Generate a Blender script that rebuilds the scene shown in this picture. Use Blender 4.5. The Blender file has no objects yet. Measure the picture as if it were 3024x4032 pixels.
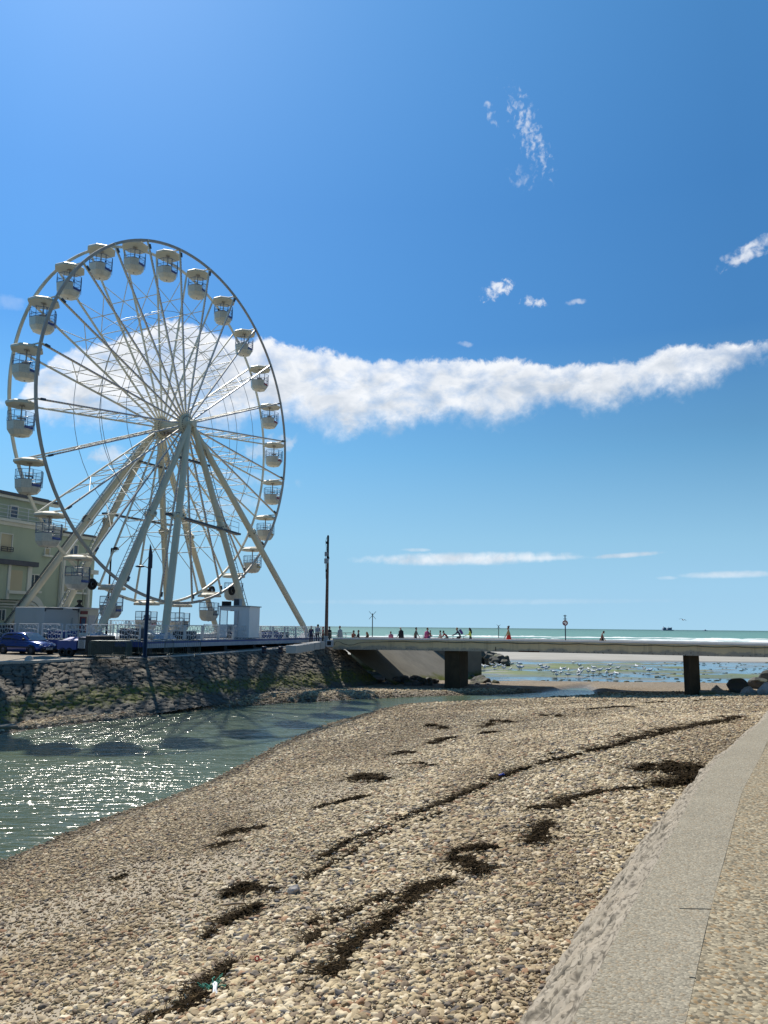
import bpy, bmesh, math, random
import numpy as np
from math import sin, cos, pi, radians, sqrt, atan2, asin
from mathutils import Vector, Matrix, noise as mnoise

random.seed(7)
rng = np.random.default_rng(7)
SC = bpy.context.scene
COL = SC.collection

# ------------------------------------------------------------------ camera model
FPX, CX, CY = 3030.0, 1512.0, 2016.0
PITCH, ROLL, EYE = radians(8.49), radians(0.587), 1.65
_f = Vector((0, cos(PITCH), sin(PITCH)))
_u0 = Vector((0, -sin(PITCH), cos(PITCH)))
_r0 = Vector((1, 0, 0))
CAM_R = cos(ROLL) * _r0 + sin(ROLL) * _u0
CAM_U = -sin(ROLL) * _r0 + cos(ROLL) * _u0
CAM_F = _f
EYEP = Vector((0, 0, EYE))


def ray(x, y):
    return CAM_F + (x - CX) / FPX * CAM_R - (y - CY) / FPX * CAM_U


def at_z(x, y, z):
    d = ray(x, y)
    return EYEP + d * ((z - EYE) / d.z)


def at_D(x, y, D):
    d = ray(x, y)
    return EYEP + d * (D / d.y)


def azel(x, y):
    d = ray(x, y).normalized()
    return math.degrees(atan2(d.x, d.y)), math.degrees(asin(d.z))


SUN_AZ, SUN_EL = radians(-25.0), radians(49.0)
SUNV = Vector((sin(SUN_AZ) * cos(SUN_EL), cos(SUN_AZ) * cos(SUN_EL), sin(SUN_EL)))

# ------------------------------------------------------------------ numpy noise


def _hash(ix, iy, seed=0):
    h = (ix.astype(np.int64) * 374761393 + iy.astype(np.int64) * 668265263 + seed * 982451653) & 0xFFFFFFFF
    h = ((h ^ (h >> 13)) * 1274126177) & 0xFFFFFFFF
    h = h ^ (h >> 16)
    return (h & 0xFFFFFF) / float(0xFFFFFF)


def vnoise(x, y, seed=0):
    ix, iy = np.floor(x), np.floor(y)
    fx, fy = x - ix, y - iy
    fx = fx * fx * (3 - 2 * fx)
    fy = fy * fy * (3 - 2 * fy)
    a = _hash(ix, iy, seed); b = _hash(ix + 1, iy, seed)
    c = _hash(ix, iy + 1, seed); d = _hash(ix + 1, iy + 1, seed)
    return (a * (1 - fx) + b * fx) * (1 - fy) + (c * (1 - fx) + d * fx) * fy


def fbm(x, y, oct=4, seed=0):
    s, a, t = 0.0, 0.5, 0.0
    for k in range(oct):
        s = s + a * vnoise(x * 2 ** k, y * 2 ** k, seed + k * 17)
        t += a
        a *= 0.5
    return s / t


def worley(x, y, seed=0):
    """distance to nearest and second nearest feature, cell id"""
    ix, iy = np.floor(x), np.floor(y)
    d1 = np.full(x.shape, 9.0); d2 = np.full(x.shape, 9.0); cid = np.zeros(x.shape)
    for ox in (-1, 0, 1):
        for oy in (-1, 0, 1):
            cx, cy = ix + ox, iy + oy
            px = cx + 0.1 + 0.8 * _hash(cx, cy, seed)
            py = cy + 0.1 + 0.8 * _hash(cx, cy, seed + 5)
            d = np.hypot(px - x, py - y)
            m = d < d1
            d2 = np.where(m, d1, np.minimum(d2, d))
            cid = np.where(m, _hash(cx, cy, seed + 11), cid)
            d1 = np.where(m, d, d1)
    return d1, d2, cid


def sstep(a, b, x):
    t = np.clip((x - a) / (b - a), 0, 1)
    return t * t * (3 - 2 * t)


# ------------------------------------------------------------------ objects
WLOC = {}


def tag(o, label=None, cat=None, group=None, kind=None):
    if label: o['label'] = label
    if cat: o['category'] = cat
    if group: o['group'] = group
    if kind: o['kind'] = kind
    return o


def thing(name, loc, label, cat, group=None, rz=0.0):
    o = bpy.data.objects.new(name, None)
    o.empty_display_size = 0.2
    COL.objects.link(o)
    o.location = loc
    o.rotation_euler = (0, 0, rz)
    WLOC[o.name] = Vector(loc)
    return tag(o, label, cat, group)


def copy_tree(o, parent=None):
    c = o.copy()
    COL.objects.link(c)
    if parent is not None:
        c.parent = parent
    for ch in list(o.children):
        copy_tree(ch, c)
    return c


class MB:
    def __init__(s):
        s.v = []; s.f = []; s.m = []; s.sm = []

    def add(s, vs, fs, mi=0, smooth=False):
        b = len(s.v)
        s.v.extend([tuple(v) for v in vs])
        for f in fs:
            s.f.append(tuple(b + i for i in f)); s.m.append(mi); s.sm.append(smooth)

    def obox(s, c, ax, ay, az, mi=0):
        c = Vector(c); ax = Vector(ax); ay = Vector(ay); az = Vector(az)
        vs = [c + i * ax + j * ay + k * az for k in (-1, 1) for j in (-1, 1) for i in (-1, 1)]
        if ax.cross(ay).dot(az) < 0:
            fs = [(0, 1, 3, 2), (4, 6, 7, 5), (0, 4, 5, 1), (2, 3, 7, 6), (0, 2, 6, 4), (1, 5, 7, 3)]
        else:
            fs = [(0, 2, 3, 1), (4, 5, 7, 6), (0, 1, 5, 4), (2, 6, 7, 3), (0, 4, 6, 2), (1, 3, 7, 5)]
        s.add(vs, fs, mi)

    def box(s, c, size, rz=0, mi=0):
        cx, sx = cos(rz), sin(rz)
        s.obox(c, Vector((cx, sx, 0)) * size[0] / 2, Vector((-sx, cx, 0)) * size[1] / 2, Vector((0, 0, size[2] / 2)), mi)

    def bar(s, p0, p1, w, h, up=(0, 0, 1), mi=0):
        p0 = Vector(p0); p1 = Vector(p1); d = p1 - p0
        L = d.length; d = d / L; up = Vector(up)
        sd = d.cross(up)
        if sd.length < 1e-4:
            sd = d.cross(Vector((1, 0, 0)))
        sd.normalize(); u2 = sd.cross(d)
        s.obox((p0 + p1) / 2, d * L / 2, sd * w / 2, u2 * h / 2, mi)

    def path(s, pts, r, n=6, mi=0, closed=False, smooth=True, cap=True):
        pts = [Vector(p) for p in pts]; N = len(pts)
        rr = r if isinstance(r, (list, tuple)) else [r] * N
        rings = []; prev = None
        for i, p in enumerate(pts):
            if closed:
                d = pts[(i + 1) % N] - pts[i - 1]
            else:
                d = pts[min(i + 1, N - 1)] - pts[max(i - 1, 0)]
            if d.length < 1e-9: d = Vector((0, 0, 1))
            d.normalize()
            if prev is None:
                a = d.orthogonal().normalized()
            else:
                a = prev - d * prev.dot(d)
                if a.length < 1e-6: a = d.orthogonal()
                a.normalize()
            prev = a; b = d.cross(a)
            rings.append([p + rr[i] * (cos(2 * pi * k / n) * a + sin(2 * pi * k / n) * b) for k in range(n)])
        vs = [v for R in rings for v in R]; fs = []
        for i in range(N if closed else N - 1):
            j = (i + 1) % N
            for k in range(n):
                k2 = (k + 1) % n
                fs.append((i * n + k, i * n + k2, j * n + k2, j * n + k))
        s.add(vs, fs, mi, smooth)
        if cap and not closed:
            s.add(rings[0], [tuple(range(n - 1, -1, -1))], mi)
            s.add(rings[-1], [tuple(range(n))], mi)

    def tube(s, p0, p1, r0, r1=None, n=8, mi=0, smooth=True):
        s.path([p0, p1], [r0, r0 if r1 is None else r1], n, mi, False, smooth)

    def extr(s, poly, vec, mi=0):
        vec = Vector(vec); poly = [Vector(p) for p in poly]; n = len(poly)
        nrm = Vector((0, 0, 0))
        for i in range(n):
            nrm += poly[i].cross(poly[(i + 1) % n])
        if nrm.dot(vec) < 0:
            poly = poly[::-1]
        vs = poly + [p + vec for p in poly]
        fs = [tuple(range(n - 1, -1, -1)), tuple(range(n, 2 * n))]
        for i in range(n):
            j = (i + 1) % n
            fs.append((i, j, n + j, n + i))
        s.add(vs, fs, mi)

    def prism(s, poly, z0, z1, mi=0):
        s.extr([(p[0], p[1], z0) for p in poly], (0, 0, z1 - z0), mi)

    def lathe(s, prof, c=(0, 0, 0), n=16, mi=0, ax=(0, 0, 1), smooth=True, ph=0.0):
        ax = Vector(ax).normalized(); c = Vector(c)
        a = Vector((1, 0, 0)) if abs(ax.z) > .99 else ax.orthogonal().normalized()
        b = ax.cross(a); vs = []; fs = []
        for (r, z) in prof:
            for k in range(n):
                t = 2 * pi * k / n + ph
                vs.append(c + ax * z + max(r, 1e-4) * (cos(t) * a + sin(t) * b))
        for i in range(len(prof) - 1):
            for k in range(n):
                k2 = (k + 1) % n
                fs.append((i * n + k, i * n + k2, (i + 1) * n + k2, (i + 1) * n + k))
        s.add(vs, fs, mi, smooth)

    def ell(s, c, r, seg=12, rings=8, mi=0, rot=None):
        c = Vector(c); vs = []; fs = []
        for i in range(rings + 1):
            th = pi * i / rings
            for k in range(seg):
                p = 2 * pi * k / seg
                q = Vector((r[0] * sin(th) * cos(p), r[1] * sin(th) * sin(p), -r[2] * cos(th)))
                if rot: q = rot @ q
                vs.append(c + q)
        for i in range(rings):
            for k in range(seg):
                k2 = (k + 1) % seg
                fs.append((i * seg + k, i * seg + k2, (i + 1) * seg + k2, (i + 1) * seg + k))
        s.add(vs, fs, mi, True)

    def torus(s, c, R, r, ax=(0, 0, 1), n=16, m=6, mi=0):
        ax = Vector(ax).normalized(); a = ax.orthogonal().normalized(); b = ax.cross(a); c = Vector(c)
        s.path([c + R * (cos(2 * pi * k / n) * a + sin(2 * pi * k / n) * b) for k in range(n)], r, m, mi, True)

    def build(s, name, mats, parent=None, bevel=0.0, origin=None):
        o0 = Vector(origin) if origin is not None else (WLOC.get(parent.name, Vector()) if parent else Vector())
        me = bpy.data.meshes.new(name)
        me.from_pydata([(v[0] - o0.x, v[1] - o0.y, v[2] - o0.z) for v in s.v], [], s.f)
        if not isinstance(mats, (list, tuple)): mats = [mats]
        for m in mats: me.materials.append(m)
        me.polygons.foreach_set('material_index', s.m)
        me.polygons.foreach_set('use_smooth', s.sm)
        me.update()
        o = bpy.data.objects.new(name, me)
        COL.objects.link(o)
        WLOC[o.name] = o0
        if parent is not None:
            o.parent = parent
        elif origin is not None:
            o.location = o0
        if bevel > 0:
            md = o.modifiers.new('bevel', 'BEVEL'); md.width = bevel; md.segments = 2; md.limit_method = 'ANGLE'
        return o


def grid_obj(name, P, mat, parent=None, smooth=True, cols=None, origin=None, keep=None):
    """P: (n,m,3) array -> mesh grid; cols: dict name->(n,m) float arrays"""
    n, m = P.shape[:2]
    o0 = np.array(origin if origin is not None else (WLOC[parent.name] if parent else (0, 0, 0)), float)
    V = (P.reshape(-1, 3) - o0)
    idx = np.arange(n * m).reshape(n, m)
    F = np.stack([idx[:-1, :-1], idx[:-1, 1:], idx[1:, 1:], idx[1:, :-1]], -1).reshape(-1, 4)
    if keep is not None:
        F = F[keep.reshape(-1)]
    me = bpy.data.meshes.new(name)
    me.vertices.add(len(V)); me.vertices.foreach_set('co', V.ravel())
    me.loops.add(F.size); me.loops.foreach_set('vertex_index', F.ravel().astype(np.int32))
    me.polygons.add(len(F))
    me.polygons.foreach_set('loop_start', np.arange(0, F.size, 4, dtype=np.int32))
    me.polygons.foreach_set('use_smooth', np.full(len(F), smooth))
    me.update(calc_edges=True)
    if cols:
        for k, a in cols.items():
            at = me.attributes.new(k, 'FLOAT', 'POINT')
            at.data.foreach_set('value', np.ascontiguousarray(a, dtype=np.float32).ravel())
    if mat: me.materials.append(mat)
    o = bpy.data.objects.new(name, me)
    COL.objects.link(o)
    WLOC[o.name] = Vector(o0)
    if parent: o.parent = parent
    elif origin is not None: o.location = o0
    return o


# ------------------------------------------------------------------ materials
class NT:
    def __init__(s, tree):
        s.t = tree; s.n = tree.nodes; s.l = tree.links

    def new(s, typ, **kw):
        n = s.n.new(typ)
        for k, v in kw.items():
            if k.startswith('i_'):
                n.inputs[k[2:].replace('_', ' ')].default_value = v
            else:
                setattr(n, k, v)
        return n

    def set(s, sock, v):
        if isinstance(v, bpy.types.NodeSocket): s.l.new(v, sock)
        elif v is not None: sock.default_value = v

    def math(s, op, a, b=None, c=None, clamp=False):
        n = s.n.new('ShaderNodeMath'); n.operation = op; n.use_clamp = clamp
        s.set(n.inputs[0], a)
        if b is not None: s.set(n.inputs[1], b)
        if c is not None: s.set(n.inputs[2], c)
        return n.outputs[0]

    def mr(s, v, a, b, c=0.0, d=1.0, smooth=False):
        n = s.n.new('ShaderNodeMapRange'); n.interpolation_type = 'SMOOTHSTEP' if smooth else 'LINEAR'
        s.set(n.inputs[0], v); s.set(n.inputs[1], a); s.set(n.inputs[2], b); s.set(n.inputs[3], c); s.set(n.inputs[4], d)
        return n.outputs[0]

    def mix(s, f, a, b, mode='MIX'):
        n = s.n.new('ShaderNodeMix'); n.data_type = 'RGBA'; n.blend_type = mode
        s.set(n.inputs[0], f); s.set(n.inputs[6], a if isinstance(a, bpy.types.NodeSocket) else (*a, 1) if len(a) == 3 else a)
        s.set(n.inputs[7], b if isinstance(b, bpy.types.NodeSocket) else (*b, 1) if len(b) == 3 else b)
        return n.outputs[2]

    def noise(s, scale, detail=4, rough=.55, vec=None, dist=0.0, dim='3D'):
        n = s.n.new('ShaderNodeTexNoise'); n.noise_dimensions = dim
        n.inputs['Scale'].default_value = scale; n.inputs['Detail'].default_value = detail
        n.inputs['Roughness'].default_value = rough; n.inputs['Distortion'].default_value = dist
        if vec is not None: s.l.new(vec, n.inputs['Vector'])
        return n.outputs[0]

    def voro(s, scale, vec=None, feature='F1', out=0, rnd=1.0):
        n = s.n.new('ShaderNodeTexVoronoi'); n.feature = feature
        n.inputs['Scale'].default_value = scale; n.inputs['Randomness'].default_value = rnd
        if vec is not None: s.l.new(vec, n.inputs['Vector'])
        return n.outputs[out]

    def ramp(s, f, stops, mode='LINEAR'):
        n = s.n.new('ShaderNodeValToRGB'); n.color_ramp.interpolation = mode
        e = n.color_ramp.elements
        while len(e) < len(stops): e.new(0.5)
        for k, (p, c) in enumerate(stops):
            e[k].position = p; e[k].color = (*c, 1) if len(c) == 3 else c
        s.set(n.inputs[0], f)
        return n.outputs[0]

    def bump(s, h, strength=.5, dist=.02, nrm=None):
        n = s.n.new('ShaderNodeBump'); n.inputs['Strength'].default_value = strength
        n.inputs['Distance'].default_value = dist
        s.l.new(h, n.inputs['Height'])
        if nrm is not None: s.l.new(nrm, n.inputs['Normal'])
        return n.outputs[0]

    def attr(s, name):
        n = s.n.new('ShaderNodeAttribute'); n.attribute_name = name
        return n.outputs['Fac']

    def geo(s):
        return s.n.new('ShaderNodeNewGeometry')

    def mapping(s, vec, scale=(1, 1, 1), rot=(0, 0, 0), loc=(0, 0, 0)):
        n = s.n.new('ShaderNodeMapping')
        n.inputs['Scale'].default_value = scale; n.inputs['Rotation'].default_value = rot; n.inputs['Location'].default_value = loc
        s.l.new(vec, n.inputs['Vector'])
        return n.outputs[0]

    def sep(s, v):
        n = s.n.new('ShaderNodeSeparateXYZ'); s.l.new(v, n.inputs[0]); return n.outputs

    def comb(s, x, y, z):
        n = s.n.new('ShaderNodeCombineXYZ')
        for k, v in enumerate((x, y, z)): s.set(n.inputs[k], v)
        return n.outputs[0]


def mat(name):
    m = bpy.data.materials.new(name); m.use_nodes = True
    t = NT(m.node_tree)
    b = m.node_tree.nodes['Principled BSDF']
    return m, t, b


def col4(c): return (c[0], c[1], c[2], 1)


def simple(name, c, rough=.5, metal=0.0, var=.12, scale=3.0, bump=0.0, bscale=40, spec=.5, coat=0.0):
    """a slightly uneven paint / fabric / metal, textured in object space"""
    m, t, b = mat(name)
    tc = t.new('ShaderNodeTexCoord').outputs['Object']
    n = t.noise(scale, 5, .6, tc)
    lo = tuple(x * (1 - var) for x in c); hi = tuple(min(1, x * (1 + var)) for x in c)
    t.set(b.inputs['Base Color'], t.mix(t.mr(n, .3, .7), lo, hi))
    b.inputs['Roughness'].default_value = rough
    b.inputs['Metallic'].default_value = metal
    b.inputs['Specular IOR Level'].default_value = spec
    b.inputs['Coat Weight'].default_value = coat
    if bump > 0:
        t.set(b.inputs['Normal'], t.bump(t.noise(bscale, 4, .6, tc), bump, .01))
    return m


def weathered(name, c, dirt, rough=.5, amount=.4, scale=1.2):
    """painted steel or render with streaks of dirt"""
    m, t, b = mat(name)
    tc = t.new('ShaderNodeTexCoord').outputs['Object']
    n1 = t.noise(scale, 7, .65, t.mapping(tc, (1, 1, .35)))
    n2 = t.noise(scale * 9, 5, .6, tc)
    f = t.math('MULTIPLY', t.mr(n1, .45, .75), t.mr(n2, .3, .7, .5, 1.0))
    f = t.math('MULTIPLY', f, amount)
    t.set(b.inputs['Base Color'], t.mix(f, c, dirt))
    b.inputs['Roughness'].default_value = rough
    return m


M = {}
M['white_steel'] = weathered('white_steel', (.68, .63, .50), (.33, .25, .15), .45, .55, .8)
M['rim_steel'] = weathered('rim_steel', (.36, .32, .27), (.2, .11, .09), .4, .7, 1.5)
M['cream_leg'] = weathered('cream_leg', (.66, .59, .43), (.45, .33, .17), .5, .5, .5)
M['gond_roof'] = weathered('gond_roof', (.56, .52, .40), (.45, .42, .33), .5, .5, 2.5)
M['pale_grey'] = simple('pale_grey', (.55, .57, .6), .5)
M['dark_steel'] = simple('dark_steel', (.06, .065, .08), .45, .3)
M['navy'] = simple('navy', (.008, .010, .032), .4)
M['blue_rail'] = simple('blue_rail', (.03, .06, .14), .4)
M['black'] = simple('black', (.012, .012, .013), .6)
M['rubber'] = simple('rubber', (.014, .014, .015), .8)
M['galv'] = simple('galv', (.30, .33, .35), .5, .55)
M['greenish_galv'] = simple('greenish_galv', (.085, .115, .105), .5, .3)
M['trailer_white'] = weathered('trailer_white', (.46, .47, .46), (.3, .3, .28), .45, .4)
M['white_paint'] = weathered('white_paint', (.78, .79, .8), (.5, .5, .48), .45, .35)
M['fence_white'] = weathered('fence_white', (.62, .64, .65), (.5, .5, .48), .45, .3)
M['maroon'] = simple('maroon', (.16, .012, .02), .4)
M['red'] = simple('red', (.5, .02, .02), .4)
M['blue_panel'] = simple('blue_panel', (.03, .05, .30), .4)
M['yellow_panel'] = simple('yellow_panel', (.55, .33, .03), .4)
M['platform_blue'] = simple('platform_blue', (.02, .05, .22), .45)
M['deck_dark'] = simple('deck_dark', (.07, .08, .10), .6)
M['platform_grey'] = simple('platform_grey', (.34, .38, .44), .5)
M['plate'] = simple('plate', (.65, .65, .6), .4)
M['wood'] = weathered('wood', (.16, .10, .075), (.06, .04, .03), .8, .8, 2.0)
M['steel_grey_box'] = simple('steel_grey_box', (.32, .34, .36), .5)


def glass_mat(name, tint, alpha):
    m, t, b = mat(name)
    b.inputs['Base Color'].default_value = col4(tint)
    b.inputs['Roughness'].default_value = .08
    b.inputs['Alpha'].default_value = alpha
    return m


M['acrylic'] = glass_mat('acrylic', (.45, .55, .65), .16)
M['dark_glass'] = simple('dark_glass', (.015, .02, .025), .06, 0, .05)
M['blue_glass'] = simple('blue_glass', (.05, .11, .2), .08, 0, .2)


def gond_tub():
    m, t, b = mat('gondola_shell')
    tc = t.new('ShaderNodeTexCoord').outputs['Object']
    d = t.voro(9.0, tc, rnd=.35)
    dots = t.mr(d, .22, .28, 1.0, 0.0)
    z = t.sep(tc)[2]
    band = t.math('MULTIPLY', t.mr(z, -2.25, -2.2), t.mr(z, -1.6, -1.55, 1, 0))
    f = t.math('MULTIPLY', t.math('MULTIPLY', dots, band), .6)
    n = t.noise(3, 5, .6, tc)
    base = t.mix(t.mr(n, .35, .75), (.58, .55, .47), (.44, .41, .34))
    t.set(b.inputs['Base Color'], t.mix(f, base, (.25, .26, .27)))
    b.inputs['Roughness'].default_value = .35
    return m


M['gond_tub'] = gond_tub()


def strip_mat():
    """coloured lamp strip along a spoke: unlit coloured bulbs in short lengths"""
    m, t, b = mat('lamp_strip')
    tc = t.new('ShaderNodeTexCoord').outputs['Object']
    ln = t.n.new('ShaderNodeVectorMath'); ln.operation = 'LENGTH'
    t.l.new(tc, ln.inputs[0])
    r = t.math('MULTIPLY', ln.outputs['Value'], 1 / 15.0)
    c = t.ramp(r, [(0, (.05, .12, .42)), (.35, (.06, .06, .4)), (.6, (.18, .06, .32)), (.8, (.36, .09, .12)), (1, (.38, .14, .1))])
    beads = t.math('SINE', t.math('MULTIPLY', ln.outputs['Value'], 26.0))
    t.set(b.inputs['Base Color'], t.mix(t.mr(beads, .2, .5), (.5, .48, .5), c))
    b.inputs['Roughness'].default_value = .3
    return m


M['strip'] = strip_mat()


def pebble_mat():
    m, t, b = mat('pebble')
    oi = t.new('ShaderNodeObjectInfo')
    r = oi.outputs['Random']
    c = t.ramp(r, [(0, (.54, .45, .29)), (.14, (.44, .36, .23)), (.28, (.68, .59, .42)), (.4, (.30, .235, .145)), (.5, (.52, .44, .31)),
                   (.6, (.22, .17, .12)), (.7, (.58, .48, .30)), (.78, (.78, .70, .54)), (.85, (.19, .165, .14)), (.9, (.36, .22, .13)), (.95, (.13, .125, .125)), (1, (.45, .29, .2))], 'CONSTANT')
    tc = t.new('ShaderNodeTexCoord').outputs['Object']
    n = t.noise(1.6, 5, .6, tc)
    wa = t.n.new('ShaderNodeAttribute'); wa.attribute_type = 'INSTANCER'; wa.attribute_name = 'wet'
    ba = t.n.new('ShaderNodeAttribute'); ba.attribute_type = 'INSTANCER'; ba.attribute_name = 'band'
    c = t.mix(t.mr(n, .3, .75, 0, .45), c, t.mix(.5, c, (.18, .15, .12)))
    c = t.mix(1.0, c, (.97, .92, .84), 'MULTIPLY')
    c = t.mix(t.math('MULTIPLY', ba.outputs['Fac'], .38), c, t.mix(1.0, c, (.46, .38, .30), 'MULTIPLY'))
    c = t.mix(t.math('MULTIPLY', wa.outputs['Fac'], .85), c, t.mix(1.0, c, (.36, .33, .30), 'MULTIPLY'))
    t.set(b.inputs['Base Color'], c)
    b.inputs['Roughness'].default_value = .75
    b.inputs['Specular IOR Level'].default_value = .2
    return m


M['pebble'] = pebble_mat()


def beach_mat():
    m, t, b = mat('shingle_ground')
    pos = t.geo().outputs['Position']
    v = t.n.new('ShaderNodeTexVoronoi'); v.inputs['Scale'].default_value = 13.0
    t.l.new(t.mapping(pos, (1, 1.25, 1)), v.inputs['Vector'])
    cell = v.outputs['Color']; d = v.outputs['Distance']
    cr = t.sep(cell)[0]
    stone = t.ramp(cr, [(0, (.23, .175, .115)), (.2, (.31, .25, .175)), (.4, (.18, .14, .095)), (.6, (.34, .28, .2)), (.8, (.21, .16, .105)), (1, (.13, .10, .08))])
    n = t.noise(.35, 5, .6, pos)
    n2 = t.noise(2.3, 5, .65, pos)
    stone = t.mix(t.mr(n2, .35, .7, 0, .55), stone, (.30, .25, .18))
    sand = t.mix(t.mr(t.noise(30, 3, .6, pos), .3, .7), (.37, .31, .22), (.29, .24, .17))
    c = t.mix(t.attr('sand'), stone, sand)
    c = t.mix(t.math('MULTIPLY', t.attr('wet'), .72), c, (.07, .06, .045))
    c = t.mix(t.mr(n, .4, .75, 0, .3), c, (.17, .13, .09))
    t.set(b.inputs['Base Color'], c)
    rg = t.mr(t.attr('wet'), 0, 1, .85, .35)
    t.set(b.inputs['Roughness'], rg)
    b.inputs['Specular IOR Level'].default_value = .3
    h = t.math('MULTIPLY', t.mr(d, 0, .6, 1, 0), t.mr(t.attr('sand'), 0, 1, 1, .15))
    t.set(b.inputs['Normal'], t.bump(h, 1.0, .05))
    return m


def flats_mat():
    m, t, b = mat('tidal_flat')
    pos = t.geo().outputs['Position']
    n = t.noise(.35, 6, .6, t.mapping(pos, (.5, 1, 1)))
    n2 = t.noise(1.2, 5, .6, pos)
    sand = t.mix(t.mr(n, .3, .7), (.36, .34, .29), (.27, .255, .21))
    algae = t.mix(t.mr(n2, .3, .7), (.07, .12, .012), (.13, .16, .03))
    c = t.mix(t.attr('algae'), sand, algae)
    shin = t.mix(t.mr(t.noise(9, 3, .6, pos), .35, .65), (.2, .16, .11), (.38, .32, .24))
    c = t.mix(t.attr('shingle'), c, shin)
    c = t.mix(t.math('MULTIPLY', t.attr('wet'), .55), c, (.12, .11, .085))
    t.set(b.inputs['Base Color'], c)
    t.set(b.inputs['Roughness'], t.mr(t.attr('wet'), 0, 1, .8, .3))
    t.set(b.inputs['Normal'], t.bump(n2, .6, .08))
    return m


def water_mat(name, deep, rough, s1, s2, b1, b2, spec=.5, foam=False):
    m, t, b = mat(name)
    pos = t.geo().outputs['Position']
    w1 = t.noise(s1, 3, .55, t.mapping(pos, (.4, 1, 1), (0, 0, .2)), .6)
    w2 = t.noise(s2, 3, .55, t.mapping(pos, (.45, 1, 1), (0, 0, -.15)), .4)
    calm = t.mr(t.noise(.16, 3, .5, t.mapping(pos, (.5, 1, 1))), .38, .6, .35, 1.0)
    h = t.math('ADD', t.math('MULTIPLY', w1, b1), t.math('MULTIPLY', t.math('MULTIPLY', w2, calm), b2))
    t.set(b.inputs['Normal'], t.bump(h, 1.0, 1.0))
    c = t.mix(t.mr(t.noise(.08, 3, .5, pos), .3, .7), deep, tuple(x * 1.35 for x in deep))
    if foam:
        p = t.sep(pos)
        near = t.mr(p[1], 330, 620, 1, 0)
        fo = t.noise(.035, 6, .62, t.mapping(pos, (.35, 1.0, 1)), .5)
        fo2 = t.noise(.12, 5, .65, t.mapping(pos, (.3, 1.0, 1)))
        thr = t.mr(near, 0, 1, .66, .54)
        f = t.mr(t.math('ADD', t.math('MULTIPLY', fo, .6), t.math('MULTIPLY', fo2, .4)), thr, t.math('ADD', thr, .03))
        far = t.mr(p[1], 700, 6000, 0, 1)
        c = t.mix(far, c, tuple(x * .62 for x in deep))
        c = t.mix(f, c, (.82, .85, .84))
        t.set(b.inputs['Roughness'], t.mr(f, 0, 1, rough, .9))
    else:
        b.inputs['Roughness'].default_value = rough
    t.set(b.inputs['Base Color'], c)
    b.inputs['Specular IOR Level'].default_value = spec
    b.inputs['IOR'].default_value = 1.33
    return m


def stonewall_mat():
    m, t, b = mat('stone_revetment')
    pos = t.geo().outputs['Position']
    cid = t.attr('cid'); ed = t.attr('edge'); hg = t.attr('high')
    stone = t.ramp(cid, [(0, (.05, .043, .032)), (.2, (.13, .11, .078)), (.4, (.065, .057, .045)), (.6, (.20, .168, .115)), (.8, (.09, .078, .058)), (1, (.15, .12, .08))])
    stone = t.mix(t.mr(t.noise(9, 6, .65, pos), .3, .75, 0, .6), stone, (.12, .11, .09))
    c = t.mix(t.mr(ed, .06, .16, 1, 0), stone, (.014, .012, .010))
    mo = t.noise(.7, 6, .65, pos)
    mo2 = t.noise(5, 4, .6, pos)
    mh = t.math('ADD', hg, t.math('MULTIPLY', t.math('SUBTRACT', mo, .5), .6))
    f = t.math('MULTIPLY', t.mr(mh, .46, .26), t.mr(mo2, .36, .56, .05, 1))
    moss = t.mix(t.mr(mo2, .35, .7), (.058, .072, .008), (.15, .155, .02))
    low = t.mr(mh, .12, .02)
    c = t.mix(f, c, moss)
    c = t.mix(low, c, (.09, .085, .07))
    t.set(b.inputs['Base Color'], c)
    b.inputs['Roughness'].default_value = .85
    t.set(b.inputs['Normal'], t.bump(t.noise(14, 6, .7, pos), .7, .04))
    return m


def concrete(name, c1, c2, scale=1.0, dark=(.12, .11, .09), stain=.4, speck=0.0, sscale=60, moss=None):
    m, t, b = mat(name)
    pos = t.geo().outputs['Position']
    n = t.noise(scale, 7, .65, pos)
    n2 = t.noise(scale * 12, 5, .6, pos)
    c = t.mix(t.mr(n, .3, .7), c1, c2)
    st = t.math('MULTIPLY', t.mr(t.noise(scale * .6, 6, .7, t.mapping(pos, (1, 1, .3))), .5, .75), stain)
    c = t.mix(st, c, dark)
    if speck > 0:
        v = t.n.new('ShaderNodeTexVoronoi'); v.inputs['Scale'].default_value = sscale
        t.l.new(pos, v.inputs['Vector'])
        r = t.sep(v.outputs['Color'])
        c = t.mix(t.math('MULTIPLY', t.mr(r[0], .55, .8), speck), c, tuple(min(1, x * 1.9) for x in c1))
        c = t.mix(t.math('MULTIPLY', t.mr(r[1], .55, .8), speck), c, tuple(x * .38 for x in c2))
        c = t.mix(t.math('MULTIPLY', t.mr(r[2], .8, .9), speck * .8), c, (.3, .2, .1))
        h = t.math('SUBTRACT', 1.0, v.outputs['Distance'])
        t.set(b.inputs['Normal'], t.bump(h, .6, .006))
    else:
        t.set(b.inputs['Normal'], t.bump(n2, .35, .01))
    if moss is not None:
        z = t.sep(pos)[2]
        f = t.mr(t.math('ADD', z, t.math('MULTIPLY', t.math('SUBTRACT', n, .5), 1.6)), moss - .35, moss + .1, 1, 0)
        c = t.mix(f, c, t.mix(t.mr(n2, .35, .65), (.07, .085, .015), (.14, .14, .03)))
    t.set(b.inputs['Base Color'], c)
    b.inputs['Roughness'].default_value = .9
    b.inputs['Specular IOR Level'].default_value = .12
    return m


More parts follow.
